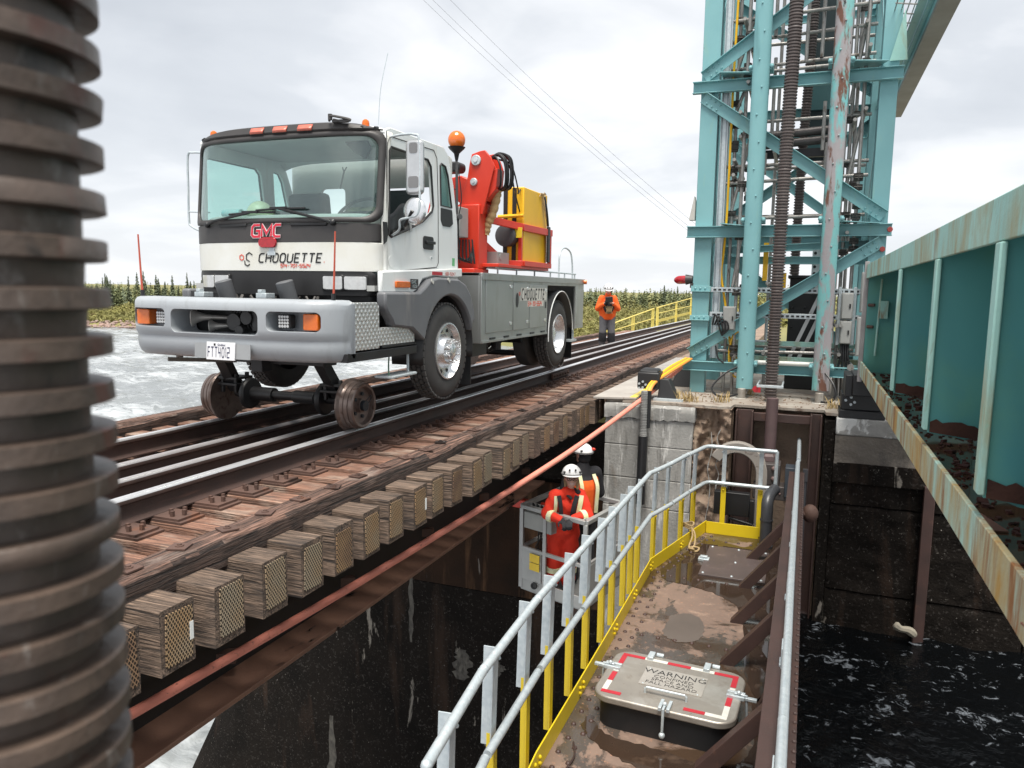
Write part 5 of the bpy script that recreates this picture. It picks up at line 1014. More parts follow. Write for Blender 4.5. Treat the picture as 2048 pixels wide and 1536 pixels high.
# mirrors
def mirror(s):
    y0 = 6.10; mb = MB()
    mb.tube(bez([(s*1.06, 6.17, 2.66), (s*1.18, 6.16, 2.67), (s*1.32, 6.14, 2.66), (s*1.37, 6.14, 2.60), (s*1.375, 6.14, 2.2), (s*1.36, 6.14, 1.98), (s*1.26, 6.14, 1.94), (s*1.17, 6.15, 1.92), (s*1.15, 6.17, 1.84), (s*1.06, 6.2, 1.79)], 6), .011, 8); mb.tube([(s*1.06, 6.55, 1.86), (s*1.2, 6.3, 1.85), (s*1.27, 6.16, 1.90)], .010, 6); mb.build('mirror_arm', galv, T)
    MB().prism([(x, 6.13, z) for x, z in rrect(s*1.315-.085, s*1.315+.085, 2.14, 2.62, .045, 4)], (0, .07, 0)).build('mirror_housing', M('mirror_shell', (.62, .63, .64), (.50, .51, .52), 6, .25, .6), T, bevel=.025)
    MB().prism([(x, 6.126, z) for x, z in rrect(s*1.315-.05, s*1.315+.05, 2.20, 2.30, .02, 3)], (0, .01, 0)).prism([(x, 6.126, z) for x, z in rrect(s*1.315-.04, s*1.315+.04, 2.50, 2.59, .02, 3)], (0, .01, 0)).build('mirror_recess', M('mirror_grey', (.20, .20, .205), None, 4, .4), T)
    MB().ball((s*1.31, 6.17, 2.0), (.115, .04, .125), 20, 12).build('convex_mirror', chrome, T)
    MB().cyl((s*1.31, 6.12, 2.0), (s*1.2, 6.18, 1.87), .014, n=8).build('mirror_clamp', black, T)
mirror(1); 
mb = MB().tube(bez([(-1.05, 6.17, 2.62), (-1.20, 6.16, 2.63), (-1.27, 6.16, 2.60), (-1.28, 6.16, 2.3), (-1.285, 6.16, 1.98), (-1.25, 6.16, 1.90), (-1.06, 6.18, 1.82)], 6), .011, 8); mb.tube([(-1.05, 6.2, 2.04), (-1.28, 6.16, 2.05)], .008, 6); mb.build('mirror_arm', galv, T)
MB().prism([(x, 6.10, z) for x, z in ((.62, 2.63), (.86, 2.63), (.90, 2.56), (.84, 2.47), (.72, 2.53))], (0, .03, 0)).build('interior_mirror', black, T, bevel=.008)
mb = MB().tube([(.66, 5.97, 2.19), (.70, 5.97, 2.34)], .008, 6); mb.tube([(.70, 5.97, 2.34), (.685, 5.97, 2.38)], .006, 5); mb.tube([(.70, 5.97, 2.34), (.73, 5.97, 2.38)], .006, 5); mb.build('windscreen_clip', black, T)
# cab interior
MB().prism([(x, y, 1.50) for x, y in ((-1.0, 6.12), (-.8, 5.98), (-.4, 5.93), (.4, 5.93), (.8, 5.98), (1.0, 6.12), (1.0, 6.34), (-1.0, 6.34))], (0, 0, .475)).build('dashboard', interior, T, bevel=.03)
mb = MB().prism([(x, 7.50, z) for x, z in rrect(-1.02, 1.02, 1.32, 2.72, .05, 3)], (0, .03, 0), [[(x, 7.50, z) for x, z in rrect(.10-.0, .86, 2.02, 2.40, .05, 3)], [(x, 7.50, z) for x, z in rrect(-.62, -.30, 2.02, 2.42, .05, 3)]]); mb.build('cab_rear_wall', interior, T)
MB().bx(-1.02, 1.02, 5.95, 7.5, 1.28, 1.33).build('cab_floor', interior, T)
MB().bx(-1.0, 1.0, 6.2, 7.45, 2.70, 2.715).build('headlining', interior, T)
for x in (-.55, .55):
    mb = MB(); mb.bx(x-.25, x+.25, 6.75, 7.25, 1.60, 1.80); mb.bx(x-.24, x+.24, 7.12, 7.28, 1.78, 2.33, Matrix.Rotation(R(8), 3, 'X')); mb.build('seat', seat_m, T, bevel=.05)
sw_ = MB(); c = Vector((.55, 6.46, 2.03)); ax1 = Vector((1, 0, 0)); ax2 = Vector((0, .75, .66)).normalized(); sw_.tube([c+ax1*.23*math.cos(a)+ax2*.23*math.sin(a) for a in [2*math.pi*i/28 for i in range(28)]], .016, 8, closed=True); sw_.tube([c-ax1*.22, c+ax1*.22], .014, 6); sw_.tube([c, c+Vector((0, -.05, -.3))], .03, 8); sw_.build('steering_wheel', M('wheel_grey', (.10, .11, .11), None, 5, .6), T)
# wheels
tw_m = rubber
def tyre_wheel(name, x_out, y, z, front, side=1):
    s = side; r = .505; w_ = .265
    pr = [(0.012, .30), (.004, .33), (0, .40), (.012, .455), (.035, .487), (.048, .495), (.060, r-.010)]
    x0 = x_out; tp_ = []
    grooves = (.075, .125, .175, .215)
    prof = [(t, q) for t, q in pr]
    t = .060
    for g in grooves: prof += [(g-.006, r-.010), (g-.005, r-.022), (g+.005, r-.022), (g+.006, r-.010)]
    prof += [(w_-.06, r-.010), (w_-.048, .495), (w_-.035, .487), (w_-.012, .455), (w_, .40), (w_-.004, .33), (w_-.012, .30)]
    wh = MB().lathe(prof, (x0, y, z), (-s, 0, 0), 64, False).build(name, rubber, T, sharp=40)
    mb = MB(); nb = 46
    for i in range(nb):
        a = 2*math.pi*i/nb
        for (t0, t1, o) in ((.028, .068, 0), (.084, .117, .5), (.134, .166, 0), (.184, .207, .5)):
            aa = a+o*2*math.pi/nb; d = .052
            P = [(x0-s*tt, y+rr_*math.cos(aa+da), z+rr_*math.sin(aa+da)) for tt in (t0, t1) for rr_, da in ((r-.014, -d), (r-.014, d), (r+.005, d*.85), (r+.005, -d*.85))]
            mb.add(P, [(0, 1, 2, 3), (7, 6, 5, 4), (0, 4, 5, 1), (1, 5, 6, 2), (2, 6, 7, 3), (3, 7, 4, 0)])
    mb.build('tread_blocks', rubber_dusty, wh, kind='stuff', sharp=0)
    if front: pr2 = [(.02, .30), (-.006, .298), (-.008, .285), (.03, .272), (.05, .262), (.055, .18), (.035, .165), (.005, .150), (-.012, .140), (-.015, .085), (-.05, .082), (-.06, .065), (-.065, .02)]
    else: pr2 = [(.01, .30), (-.004, .298), (-.006, .288), (.02, .274), (.11, .262), (.15, .235), (.155, .17), (.145, .12), (.09, .115), (.07, .09), (.062, .03)]
    rim = MB().lathe(pr2+[(pr2[-1][0], .001)], (x0, y, z), (-s, 0, 0), 48, False).build('rim', chrome, wh, sharp=30)
    mb = MB()
    for i in range(10):
        a = 2*math.pi*(i+.5)/10; rr_ = .118 if front else .14; xx = x0+s*(.012 if front else -.145); mb.lathe([(0, .016), (.02, .0165), (.05, .013), (.062, .008)], (xx, y+rr_*math.cos(a), z+rr_*math.sin(a)), (s, 0, 0), 8)
    mb.build('lug_nuts', chrome, rim, kind='stuff')
    mb = MB()
    for i in range(10):
        a = 2*math.pi*i/10; rr_ = .222; xx = x0-s*(.0500 if front else .149)
        mb.lathe([(0, .021), (.004, .019)], (xx, y+rr_*math.cos(a), z+rr_*math.sin(a)), (s, 0, 0), 12)
    mb.build('hand_holes', black, rim, kind='stuff'); return wh
tyre_wheel('front_wheel', 1.14, 7.22, .66, True, 1); tyre_wheel('front_wheel', -1.14, 7.22, .66, True, -1)
tyre_wheel('rear_wheel', 1.13, 11.05, .655, False, 1); tyre_wheel('rear_wheel', -1.13, 11.05, .655, False, -1)
for s in (1, -1):
    x0 = s*.80; MB().lathe([(0, .30), (.0, .42), (.03, .485), (.05, .503), (.22, .503), (.24, .485), (.265, .42), (.265, .30)], (x0, 11.05, .655), (-s, 0, 0), 48).build('inner_wheel', rubber, T, sharp=40)
railwheel('rear_rail_wheel', .765, 12.02, .235, .205, 1); railwheel('rear_rail_wheel', -.765, 12.02, .235, .205, -1)
MB().cyl((-.7, 12.02, .25), (.7, 12.02, .25), .05, n=12).beam((.6, 12.02, .25), (.6, 11.9, .75), .08, .1).beam((-.6, 12.02, .25), (-.6, 11.9, .75), .08, .1).build('rear_rail_gear', black, T)
MB().bx(1.0, 1.14, 11.62, 11.98, .50, .53).bx(1.05, 1.10, 11.9, 11.95, .5, .75).build('rear_step', galv, T)
MB().cyl((-.85, 7.22, .66), (.85, 7.22, .66), .06, n=10).cyl((-.8, 11.05, .66), (.8, 11.05, .66), .09, n=12).ball((0, 11.05, .66), .2, 12, 8).cyl((.05, 7.6, .75), (0, 10.9, .68), .05, n=10).build('axles', black, T)
for x in (-.42, .42): MB().bx(x-.04, x+.04, 5.5, 12.2, .80, 1.03).build('chassis_rail', black, T, bevel=.005)
mb = MB(); mb.cyl((.45, 8.9, .62), (.45, 10.0, .62), .11, n=16); mb.cyl((.2, 10.2, .60), (.85, 10.2, .60), .045, n=10); mb.cyl((.7, 9.6, .5), (.7, 9.6, .8), .07, n=10); mb.bx(.3, .9, 8.2, 8.8, .50, .85)
for i in range(10): mb.tube(bez([(.2+.06*i, 8.3+.1*i, .75), (.5, 8.9+.1*i, .62-.02*i), (.3+.05*i, 10, .7)], 4), .014, 5)
mb.build('underbody_parts', black, T)
for y, dx in ((7.92, 0), (11.9, 0)): MB().bx(.62, 1.08, y, y+.012, .22, .92).build('mud_flap', black, T)
# body
Bt, Bb = 1.50, .685
mb = MB().prism([(1.15, y, z) for y, z in [(8.05, Bb), (8.05, Bt), (12.30, Bt), (12.30, .70), (11.82, .70), (11.82, 1.38), (10.42, 1.38), (10.42, Bb)]], (-.03, 0, 0)); mb.build('body_side', alu_box, T, bevel=.006)
mb = MB().prism([(-1.12, y, z) for y, z in [(8.05, Bb), (8.05, Bt), (12.30, Bt), (12.30, .70), (11.82, .70), (11.82, 1.38), (10.42, 1.38), (10.42, Bb)]], (-.03, 0, 0)); mb.build('body_side', alu_box, T, bevel=.006)
for xa, xb in ((.55, 1.12), (-1.12, -.55)): MB().bx(xa, xb, 8.05, 8.08, Bb, Bt).build('body_front', alu_box, T, bevel=.005)
MB().bx(-1.12, 1.12, 8.05, 12.28, Bt-.03, Bt+.001).build('body_deck', alu_box, T)
for s in (1, -1): MB().bx(min(s*.62, s*1.12), max(s*.62, s*1.12), 8.08, 10.42, Bb, Bb+.02).bx(min(s*.60, s*.62), max(s*.60, s*.62), 8.08, 10.42, Bb, Bt).build('body_inner', alu_box, T)
MB().bx(-1.12, 1.12, 12.27, 12.30, .70, Bt).build('body_rear', alu_box, T)
for y0, y1, z0, z1 in ((8.17, 9.02, .80, 1.42), (9.06, 9.63, .80, 1.40), (9.66, 10.36, .80, 1.38)):
    d = MB().bx(1.150, 1.158, y0, y1, z0, z1).build('locker_door', alu_box, T, bevel=.004)
    for zz_ in (z0+.09, z1-.07): MB().bx(1.158, 1.168, y1-.10, y1-.03, zz_-.02, zz_+.02).build('latch', chrome, d, bevel=.003)
MB().bx(1.150, 1.156, 11.88, 12.22, .76, 1.33).build('rear_panel', alu_box, T, bevel=.003)
MB().bx(1.150, 1.166, 8.05, 12.30, 1.42, 1.50).build('top_rim', alu_box, T, bevel=.004)
MB().bx(1.145, 1.165, 8.06, 10.40, .69, .715).build('bottom_rim', alu_box, T)
mb = MB()
for y in (8.3, 8.75, 9.2, 9.7, 10.15): mb.bx(1.15, 1.162, y, y+.16, .722, .742)
mb.build('drain_slots', black, T)
MB().prism([(1.1585, 9.18+.048*math.cos(a), 1.18+.095*math.sin(a)) for a in [2*math.pi*i/24 for i in range(24)]], (.003, 0, 0)).build('body_port', black, T)
MB().prism([(1.1585, y, z) for y, z in ((9.30, 1.172), (10.345, 1.172), (10.37, 1.338), (9.325, 1.338))], (.0012, 0, 0)).build('lettering_backing', tape_w, T)
mb = MB(); stroke_text(mb, 'CHOQUETTE', (1.1602, 9.335, 1.19), (0, 1, 0), (0, 0, 1), .130, .10, .36, .66, .15, .0012); mb.build('lettering', ink, T)
MB().prism([(1.1585, y, z) for y, z in ((9.56, 1.088), (10.22, 1.088), (10.235, 1.168), (9.575, 1.168))], (.0012, 0, 0)).build('phone_backing', tape_w, T)
mb = MB(); stroke_text(mb, '514-701-5524', (1.1602, 9.58, 1.10), (0, 1, 0), (0, 0, 1), .055, .10, .36, 1.0, .15, .0012); mb.build('phone_number', red_ink, T)
mb = MB(); f2 = lambda u, v, t: Vector((1.1595+t, u, v)); ribbon(mb, hexpts(9.265, 1.262, .022, 0, 6), 1, .005, f2, .001); mb.build('logo_red', red_ink, T)
MB().bx(1.1585, 1.161, 10.29, 10.35, 1.06, 1.15).build('door_catch', black, T)
ca = [(1.15, 11.05+.62*math.cos(R(a)), .66+.62*math.sin(R(a))) for a in range(188, -9, -8)]
mb = MB().grid(lambda i, t: (1.16-.5*t, *[(11.05+(.60)*math.cos(R(ca_)), .68+(.62)*math.sin(R(ca_))) for ca_ in range(184, -5, -9)][i]), range(21), [0, 1]); mb.build('rear_mudguard', blackp, T, solid=.02)
mb = MB().tube([(1.165, 11.05+.60*math.cos(R(a)), .68+.62*math.sin(R(a))) for a in range(190, 0, -9)], .008, 6); mb.build('mudguard_bead', white, T)
MB().cyl((1.15, 12.26, 1.455), (1.205, 12.28, 1.455), .035, n=14).build('rear_marker', orange_l, T)
mb = MB().tube([(1.06, 8.7, 1.58), (1.06, 12.1, 1.58)], .013, 8)
for y in (8.75, 9.4, 10.1, 10.8, 11.5, 12.05): mb.cyl((1.06, y, 1.5), (1.06, y, 1.585), .012, n=6)
mb.build('deck_rail', galv, T)
MB().tube(bez([(.95, 11.55, 1.5), (.95, 11.55, 1.80), (.95, 11.62, 1.93), (.95, 11.85, 1.99), (.95, 12.15, 1.93), (.95, 12.26, 1.75), (.95, 12.29, 1.5)], 6), .014, 8).build('grab_hoop', galv, T)
# ---- crane on the body
MB().bx(.42, .92, 8.35, 8.80, 1.5, 1.56).bx(.62, .92, 8.48, 8.75, 1.56, 2.32).build('crane_column', red, T, bevel=.012)
k_out = [(.66, 2.25), (.95, 2.20), (1.09, 2.76), (1.05, 2.86), (.97, 2.95), (.90, 2.94), (.80, 2.91), (.77, 2.80), (.745, 2.64), (.65, 2.38)]
for y in (8.52, 8.80): MB().prism([(x, y, z) for x, z in k_out], (0, .03, 0)).build('crane_knuckle_plate', red, T, bevel=.006)
MB().prism([(x, 8.55, z) for x, z in ((.68, 2.22), (.93, 2.22), (.95, 2.34), (.72, 2.50))], (0, .25, 0)).build('crane_neck', red, T, bevel=.006)
MB().prism([(x, 8.56, z) for x, z in ((.80, 2.86), (.93, 2.93), (1.05, 2.72), (1.12, 2.74), (1.10, 2.50), (.98, 2.36), (.92, 2.40))], (0, .22, 0)).build('crane_knuckle_back', red, T, bevel=.006)
for x, z, r in ((.862, 2.835, .062), (.835, 2.585, .045)):
    p = MB().cyl((x, 8.525, z), (x, 8.495, z), r, n=20).build('pivot_pin', galv, T, bevel=.006); MB().cyl((x, 8.497, z), (x, 8.482, z), r*.4, n=10).build('pin_cap', chrome, p)
MB().prism([(x, 8.60, z) for x, z in ((.75, 2.62), (.62, 2.68), (.50, 2.66), (.20, 2.40), (.15, 2.20), (.30, 2.15), (.52, 2.42), (.70, 2.28))], (0, .18, 0)).build('crane_boom', red, T, bevel=.012)
MB().beam((.55, 8.68, 2.2), (.80, 8.66, 2.55), .10, .10).build('boom_link', red, T, bevel=.006)
MB().cyl((.98, 8.66, 2.42), (.90, 8.66, 2.62), .035, n=12).ball((.99, 8.58, 2.56), .05, 12, 8).build('crane_ram', black, T)
MB().prism([(x, 8.30, z) for x, z in rrect(.50, .74, 2.68, 2.80, .05, 4)], (0, .2, 0)).build('side_lamp', black, T, bevel=.02)
rh_ = random.Random(2); mb = MB()
for i in range(9):
    dx, dy = rh_.uniform(-.05, .05), rh_.uniform(-.08, .08)
    mb.tube(bez([(1.00+dx*.4, 8.62+dy*.3, 2.84+dx), (1.10+dx*.5, 8.62+dy*.6, 2.90+dx*.5), (1.20+dx, 8.62+dy, 2.80+dx), (1.19+dx, 8.66+dy, 2.55), (1.06+dx*.3, 8.74+dy*.4, 2.50)], 6), .013, 6)
for i in range(2): mb.tube(bez([(1.06, 8.6, 2.86), (1.20+.03*i, 8.7, 2.80), (1.20+.05*i, 8.9, 2.55), (1.10+.04*i, 9.2, 2.52), (1.06, 9.5, 2.62 if i else 2.3)], 6), .010, 6)
mb.build('hydraulic_hoses', black, T)
mb = MB(); P = bez([(1.06, 8.72, 2.52), (1.04, 8.72, 2.40), (.99, 8.72, 2.22), (.93, 8.72, 2.10), (.90, 8.72, 1.98)], 10); mb.tube(P, [.050+(.005 if i % 5 < 3 else -.003) for i in range(len(P))], 14); mb.build('wrapped_hose', tan_wrap, T)
MB().bx(.53, .80, 8.20, 8.44, 1.92, 2.265).build('control_box', grey_box, T, bevel=.008)
mb = MB(); mb.beam((.80, 8.86, 2.195), (1.12, 9.42, 2.12), .05, .09); mb.beam((1.12, 9.42, 2.12), (1.16, 10.5, 2.12), .05, .09); mb.beam((.66, 8.55, 2.10), (.90, 9.34, 1.66), .045, .09); mb.beam((.90, 9.34, 1.66), (1.14, 9.42, 1.655), .05, .07); mb.beam((1.14, 9.42, 1.655), (1.15, 10.5, 1.655), .05, .07); mb.beam((1.10, 9.42, 1.64), (1.10, 9.42, 2.14), .05, .05); mb.beam((1.15, 10.46, 1.64), (1.15, 10.46, 2.14), .05, .05); mb.bx(.60, 1.13, 8.6, 10.5, 1.585, 1.625)
mb.build('crane_frame', red, T, bevel=.006)
MB().bx(1.03, 1.15, 9.33, 9.35, 1.98, 2.11).build('yellow_label', M('label_yellow', (.75, .55, .03), (.70, .5, .03), 9, .5), T, bevel=.002)
yb_ = MB().bx(.84, 1.12, 9.46, 10.42, 1.63, 2.64).build('counterweight', yellow, T, bevel=.012)
for x in (.84, .965): MB().bx(x, x+.058, 9.452, 9.4605, 1.64, 2.63).build('black_stripe', ink, yb_)
MB().bx(1.118, 1.124, 9.47, 9.56, 1.64, 2.63).build('edge_strip', yellow, yb_)
mb = MB().tube([(.78, 9.42, 2.26), (1.14, 9.42, 2.27)], .024, 8); mb.build('counterweight_bar', yellow, T)
MB().lathe([(-.16, .10), (-.15, .135), (0, .145), (.012, .13), (.02, .05)], (.93, 9.30, 2.01), (-.05, -1, .02), 24).build('hose_reel', M('dark_drum', (.055, .058, .062), (.045, .047, .05), 5, .5), T, bevel=.004)
MB().bx(.78, .99, 8.9, 9.3, 1.63, 1.78).cyl((.78, 9.0, 1.72), (1.0, 9.0, 1.72), .04, n=12).build('valve_block', grey_box, T, bevel=.004)
MB().bx(1.155, 1.185, 10.30, 10.40, 1.70, 2.20).tube(bez([(1.15, 10.2, 2.6), (1.17, 10.25, 2.4), (1.17, 10.32, 2.2)], 4), .02, 6).build('tool_bag', black, T, bevel=.012)
mb = MB()
for i in range(5): mb.tube(bez([(1.13, 10.05+.05*i, 2.58+.02*i), (1.14, 10.1+.05*i, 2.63), (1.15, 10.2, 2.45+.03*i), (1.16, 10.27, 2.3)], 4), .007, 5)
mb.build('tie_cord', rope_m, T)
mb = MB()
for i in range(7): mb.tube(bez([(.62+.04*i, 8.42, 1.9), (.60+.05*i, 8.40, 1.75-.02*i), (.72+.03*i, 8.4, 1.66), (.85, 8.45, 1.62+.04*i)], 5), .010, 5)
mb.build('control_cables', black, T)
# beacon mast behind the cab
MB().tube([(.965, 7.78, 1.50), (.965, 7.76, 2.62), (.965, 7.755, 2.72)], [.016, .016, .012], 8).cyl((.965, 7.76, 2.10), (1.03, 7.72, 2.10), .03, n=10).build('beacon_mast', M('mast_grey', (.12, .12, .12), None, 5, .4, .5), T)
MB().lathe([(0, .014), (.08, .03), (.10, .05), (.13, .082), (.145, .092), (.15, .096)], (.965, 7.755, 2.70), (0, 0, 1), 24).build('beacon_base', black, T)
MB().ball((.965, 7.755, 2.925), (.096, .096, .10), 24, 14, None, -.75, 1).build('beacon_dome', orange_l, T)
mb = MB().tube(bez([(.99, 7.755, 2.6), (1.02, 7.77, 2.3), (.985, 7.77, 2.05), (1.0, 7.78, 1.6)], 6), .006, 5); mb.tube([(.72, 7.62, 2.40), (.96, 7.76, 2.40)], .006, 5); mb.build('beacon_cable', black, T)
# helmet and tube on the dashboard: things of their own
H1 = thing('hard_hat', (-.34, 6.10, 1.977), 'pale hard hat lying on the truck dashboard behind the windscreen', 'hard hat')
MB().ball((-.34, 6.10, 1.98), (.13, .14, .145), 20, 8, None, 0, 1).build('shell', M('greenish_white', (.62, .66, .48), None, 5, .4), H1)
MB().lathe([(0, .145), (.008, .15), (.016, .14)], (-.34, 6.10, 1.977), (0, 0, 1), 20).build('brim', M('greenish_white_brim', (.58, .62, .46), None, 5, .4), H1)
MB().cyl((-.78, 6.10, 2.015), (-.54, 6.07, 2.012), .038, n=14).build('paper_roll', M('blue_print', (.25, .55, .60), (.55, .65, .66), 40, .5), None, label='blue and white roll lying on the dashboard at the far corner of the windscreen', category='roll')
MB().bx(.12, .55, 6.75, 7.0, 1.85, 2.13).build('jacket_bundle', M('bundle_hivis', (.50, .52, .30), (.12, .13, .12), 9, .9), None, bevel=.09, label='pale green and dark bundle of clothing between the seats of the truck cab', category='clothing')
# ================================================================== the teal lift tower
Tw = thing('lift_tower', (4.3, 12.3, -.165), 'tall teal riveted steel lift tower standing on the concrete pier', 'tower')
YF, YR = 11.50, 13.3
ZTOP = 9.5
def column(x0, x1, y0, y1, z0, z1, m=teal):
    """box of two channels with cover plates"""
    mb = MB(); mb.bx(x0, x1, y0, y0+.018, z0, z1); mb.bx(x0+.012, x0+.03, y0+.018, y1-.018, z0, z1); mb.bx(x1-.03, x1-.012, y0+.018, y1-.018, z0, z1); mb.bx(x0, x1, y1-.018, y1, z0, z1)
    return mb.build('column', m, Tw, bevel=.006)
cl_ = column(3.04, 3.285, YF, YF+.26, .31, ZTOP); column(5.36, 5.575, YF, YF+.30, .31, ZTOP)
column(3.04, 3.285, YR, YR+.26, -.165, ZTOP); column(5.36, 5.575, YR, YR+.26, -.165, ZTOP)
column(3.04, 3.285, 15.6, 15.86, -.165, ZTOP); column(5.36, 5.575, 15.6, 15.86, -.165, ZTOP)
MB().bx(3.06, 3.27, YF+.02, YF+.24, -.17, .165).build('pedestal', teal, Tw, bevel=.006); MB().bx(5.30, 5.52, YF+.02, YF+.24, -.17, .165).build('pedestal', teal, Tw, bevel=.006)
# column splices with bolts
for z0, z1 in ((.98, 1.34),):
    s = MB().bx(3.02, 3.305, YF-.02, YF-.002, z0-.06, z0).bx(3.02, 3.305, YF-.06, YF-.021, z0-.075, z0-.06).bx(3.02, 3.305, YF-.02, YF-.002, z1, z1+.07).bx(3.02, 3.305, YF-.06, YF-.021, z1-.015, z1).build('splice_plate', teal, Tw, bevel=.003)
    mb = MB()
    for z in (z0-.03, z1+.035):
        for q in range(3): mb.ball((3.085+q*.07, YF-.022, z), .017, 7, 5)
    mb.build('splice_bolts', teal, s, kind='stuff')
# cross beams front, rear and sides
def chan(p, q, h, d, m=teal, nm='cross_beam'):
    """channel: web plus two flanges towards -Y"""
    p, q = Vector(p), Vector(q); mb = MB(); mb.beam(p, q, .012, h); mb.beam(p+Vector((0, -d/2, h/2)), q+Vector((0, -d/2, h/2)), d, .012); mb.beam(p+Vector((0, -d/2, -h/2)), q+Vector((0, -d/2, -h/2)), d, .012); return mb.build(nm, m, Tw, bevel=.003)
for z in (.24, 2.185, 4.20, 6.3, 8.4):
    chan((2.93 if z > 1 else 2.93, YF-.015, z), (5.63, YF-.015, z), .15 if z > 1 else .13, .09)
    chan((2.95, YR+.28, z), (5.62, YR+.28, z), .15, .08)
    for x in (3.16, 5.47): chan((x, YF+.3, z), (x, YR, z), .12, .06); chan((x, YR+.3, z), (x, 15.6, z), .12, .06)
    chan((3.2, 15.58, z), (5.5, 15.58, z), .12, .06)
chan((3.3, YF+.3, 1.93), (5.4, YF+.3, 2.02), .09, .05); chan((3.3, YF+.5, 1.80), (5.4, YF+.5, 1.80), .10, .05)
def diag(a, b, nm='diagonal', w=.155, y=None):
    mb = MB().beam(a, b, .014, w, (0, 0, 1)); d = (Vector(b)-Vector(a)).normalized(); u = Vector((0, 1, 0)).cross(d).normalized(); u = u if u.z > 0 else -u
    mb.beam(Vector(a)+u*w/2+Vector((0, -.035, 0)), Vector(b)+u*w/2+Vector((0, -.035, 0)), .07, .012, u)
    o = mb.build(nm, teal, Tw, bevel=.003); bt = MB()
    for p, s in ((a, 1), (b, -1)):
        for q in range(3):
            for e in (-.035, .035): bt.ball(Vector(p)+d*s*(.09+q*.085)+u*e*1.1+Vector((0, -.012, 0)), .016, 7, 5)
    bt.build('brace_bolts', teal, o, kind='stuff')
yd = YF-.03
diag((3.05, yd, .42), (5.52, yd, 2.03)); diag((3.08, yd, 4.07), (5.52, yd, 2.36)); diag((3.08, yd, 4.34), (5.5, yd, 6.05)); diag((3.1, yd, 8.2), (5.5, yd, 6.5))
yr = YR+.30
diag((5.5, yr, .3), (3.1, yr, 2.05)); diag((5.5, yr, 4.05), (3.1, yr, 2.4)); diag((5.5, yr, 4.4), (3.1, yr, 6.1))
for x in (3.14, 5.48): diag((x, YF+.25, .5), (x, YR+.1, 2.1)); diag((x, YR+.1, 2.3), (x, YF+.25, 4.1)); diag((x, YF+.25, 4.4), (x, YR+.1, 6.1))
diag((3.2, 15.56, .3), (5.4, 15.56, 2.05)); diag((5.4, 15.56, 2.4), (3.2, 15.56, 4.05))
# gusset platforms on the cross beams
for x0, x1, z in ((4.98, 5.33, 4.37), (3.32, 3.72, 4.36), (4.98, 5.40, 2.31), (3.42, 3.72, 2.30)):
    MB().prism([(x0, YF-.25, z-.02), (x0, YF+.28, z), (x1, YF+.28, z), (x1+.10, YF-.25, z-.06)], (0, 0, .012)).build('gusset_shelf', teal, Tw, bevel=.002)
MB().prism([(5.45, YF-.04, 4.36), (5.66, YF-.04, 4.36), (5.60, YF-.04, 5.0)], (0, .012, 0)).build('gusset_plate', teal_lip, Tw)
for p in ((5.60, YF-.12, 2.185), (5.53, YF-.06, 1.93), (5.53, YF-.06, 1.73)):
    MB().cyl(p, (p[0], p[1]+.05, p[2]), .036, n=8).build('red_bolt', M('red_oxide', (.36, .05, .05), (.28, .05, .04), 20, .7), Tw, bevel=.004)
# two big vertical guides in front of the tower
def guide(x, w, d, z0, m):
    mb = MB(); r = w/2; sec = []
    P = [(x-r, YF-.24), (x-r, YF-.24-d*.55)]+[(x-r*math.cos(R(a)), YF-.24-d*.55-d*.35*math.sin(R(a))) for a in (30, 60, 90, 120, 150)]+[(x+r, YF-.24-d*.55), (x+r, YF-.24)]
    mb.loft([[(px, py, z) for px, py in P] for z in (z0, z0+2, z0+4, 9.5)]); o = mb.build('guide_column', m, Tw, sharp=35)
    bt = MB(); rq = random.Random(int(x*10))
    for q in range(16): bt.ball((x+.045*(1 if q % 2 else -1)*.5, YF-.24-d*.9, z0+.15+q*.36), .014, 7, 5)
    bt.build('guide_bolts', m, o, kind='stuff'); return o
guide(3.865, .225, .13, -.03, teal); guide(4.865, .215, .13, .0, teal_worn)
for z in (.30, 2.30, 4.33, 6.4):
    for x, m in ((3.865, teal), (4.865, teal_worn)):
        for s in (-1, 1): MB().bx(x+s*.11-.045, x+s*.11+.045, YF-.30, YF-.06, z-.02, z+.06).ball((x+s*.14, YF-.31, z+.02), .028, 8, 6).build('guide_clip', teal, Tw, bevel=.006)
for x in (3.84, 4.86):
    mb = MB(); mb.cyl((x, YF-.40, -.02), (x, YF-.40, -.20), .055, n=12); mb.bx(x-.09, x+.07, YF-.46, YF-.34, -.24, -.155); mb.cyl((x+(.11 if x > 4 else -.10), YF-.47, -.20), (x+(.11 if x > 4 else -.10), YF-.33, -.20), .05, n=14); mb.build('eye_bracket', M('bracket_%d' % int(x*10), (.45, .45, .42), (.28, .24, .2), 9, .5, .4), Tw, bevel=.006)
# machinery core of the tower
MB().bx(4.36, 4.86, 12.6, 13.2, -.16, 1.55).bx(4.33, 4.90, 12.55, 13.2, 1.55, 1.60).build('gear_housing', black, Tw, bevel=.01)
mb = MB()
for z in (.2, .5, .8, 1.1, 1.4):
    for x in (4.42, 4.6, 4.8): mb.ball((x, 12.59, z), .02, 7, 5)
mb.build('housing_bolts', black, Tw, kind='stuff')
MB().bx(4.40, 4.86, 12.9, 13.4, 3.3, 9.0).build('counterweight_box', M('dark_green_box', (.015, .035, .04), (.01, .025, .03), 2, .5), Tw, bevel=.01)
dtp = M('dark_teal_panel', (.045, .13, .14), None, 3, .5)
for z0, z1 in ((4.1, 4.5), (3.45, 3.85)): MB().bx(4.45, 4.80, 12.85, 12.899, z0, z1).build('box_panel', dtp, Tw, bevel=.004)
for x in (4.41, 4.45): MB().cyl((x, 12.6, 1.6), (x, 12.6, 3.4), .03, n=8).build('drive_rod', M('dark_rod', (.06, .05, .05), None, 9, .5), Tw)
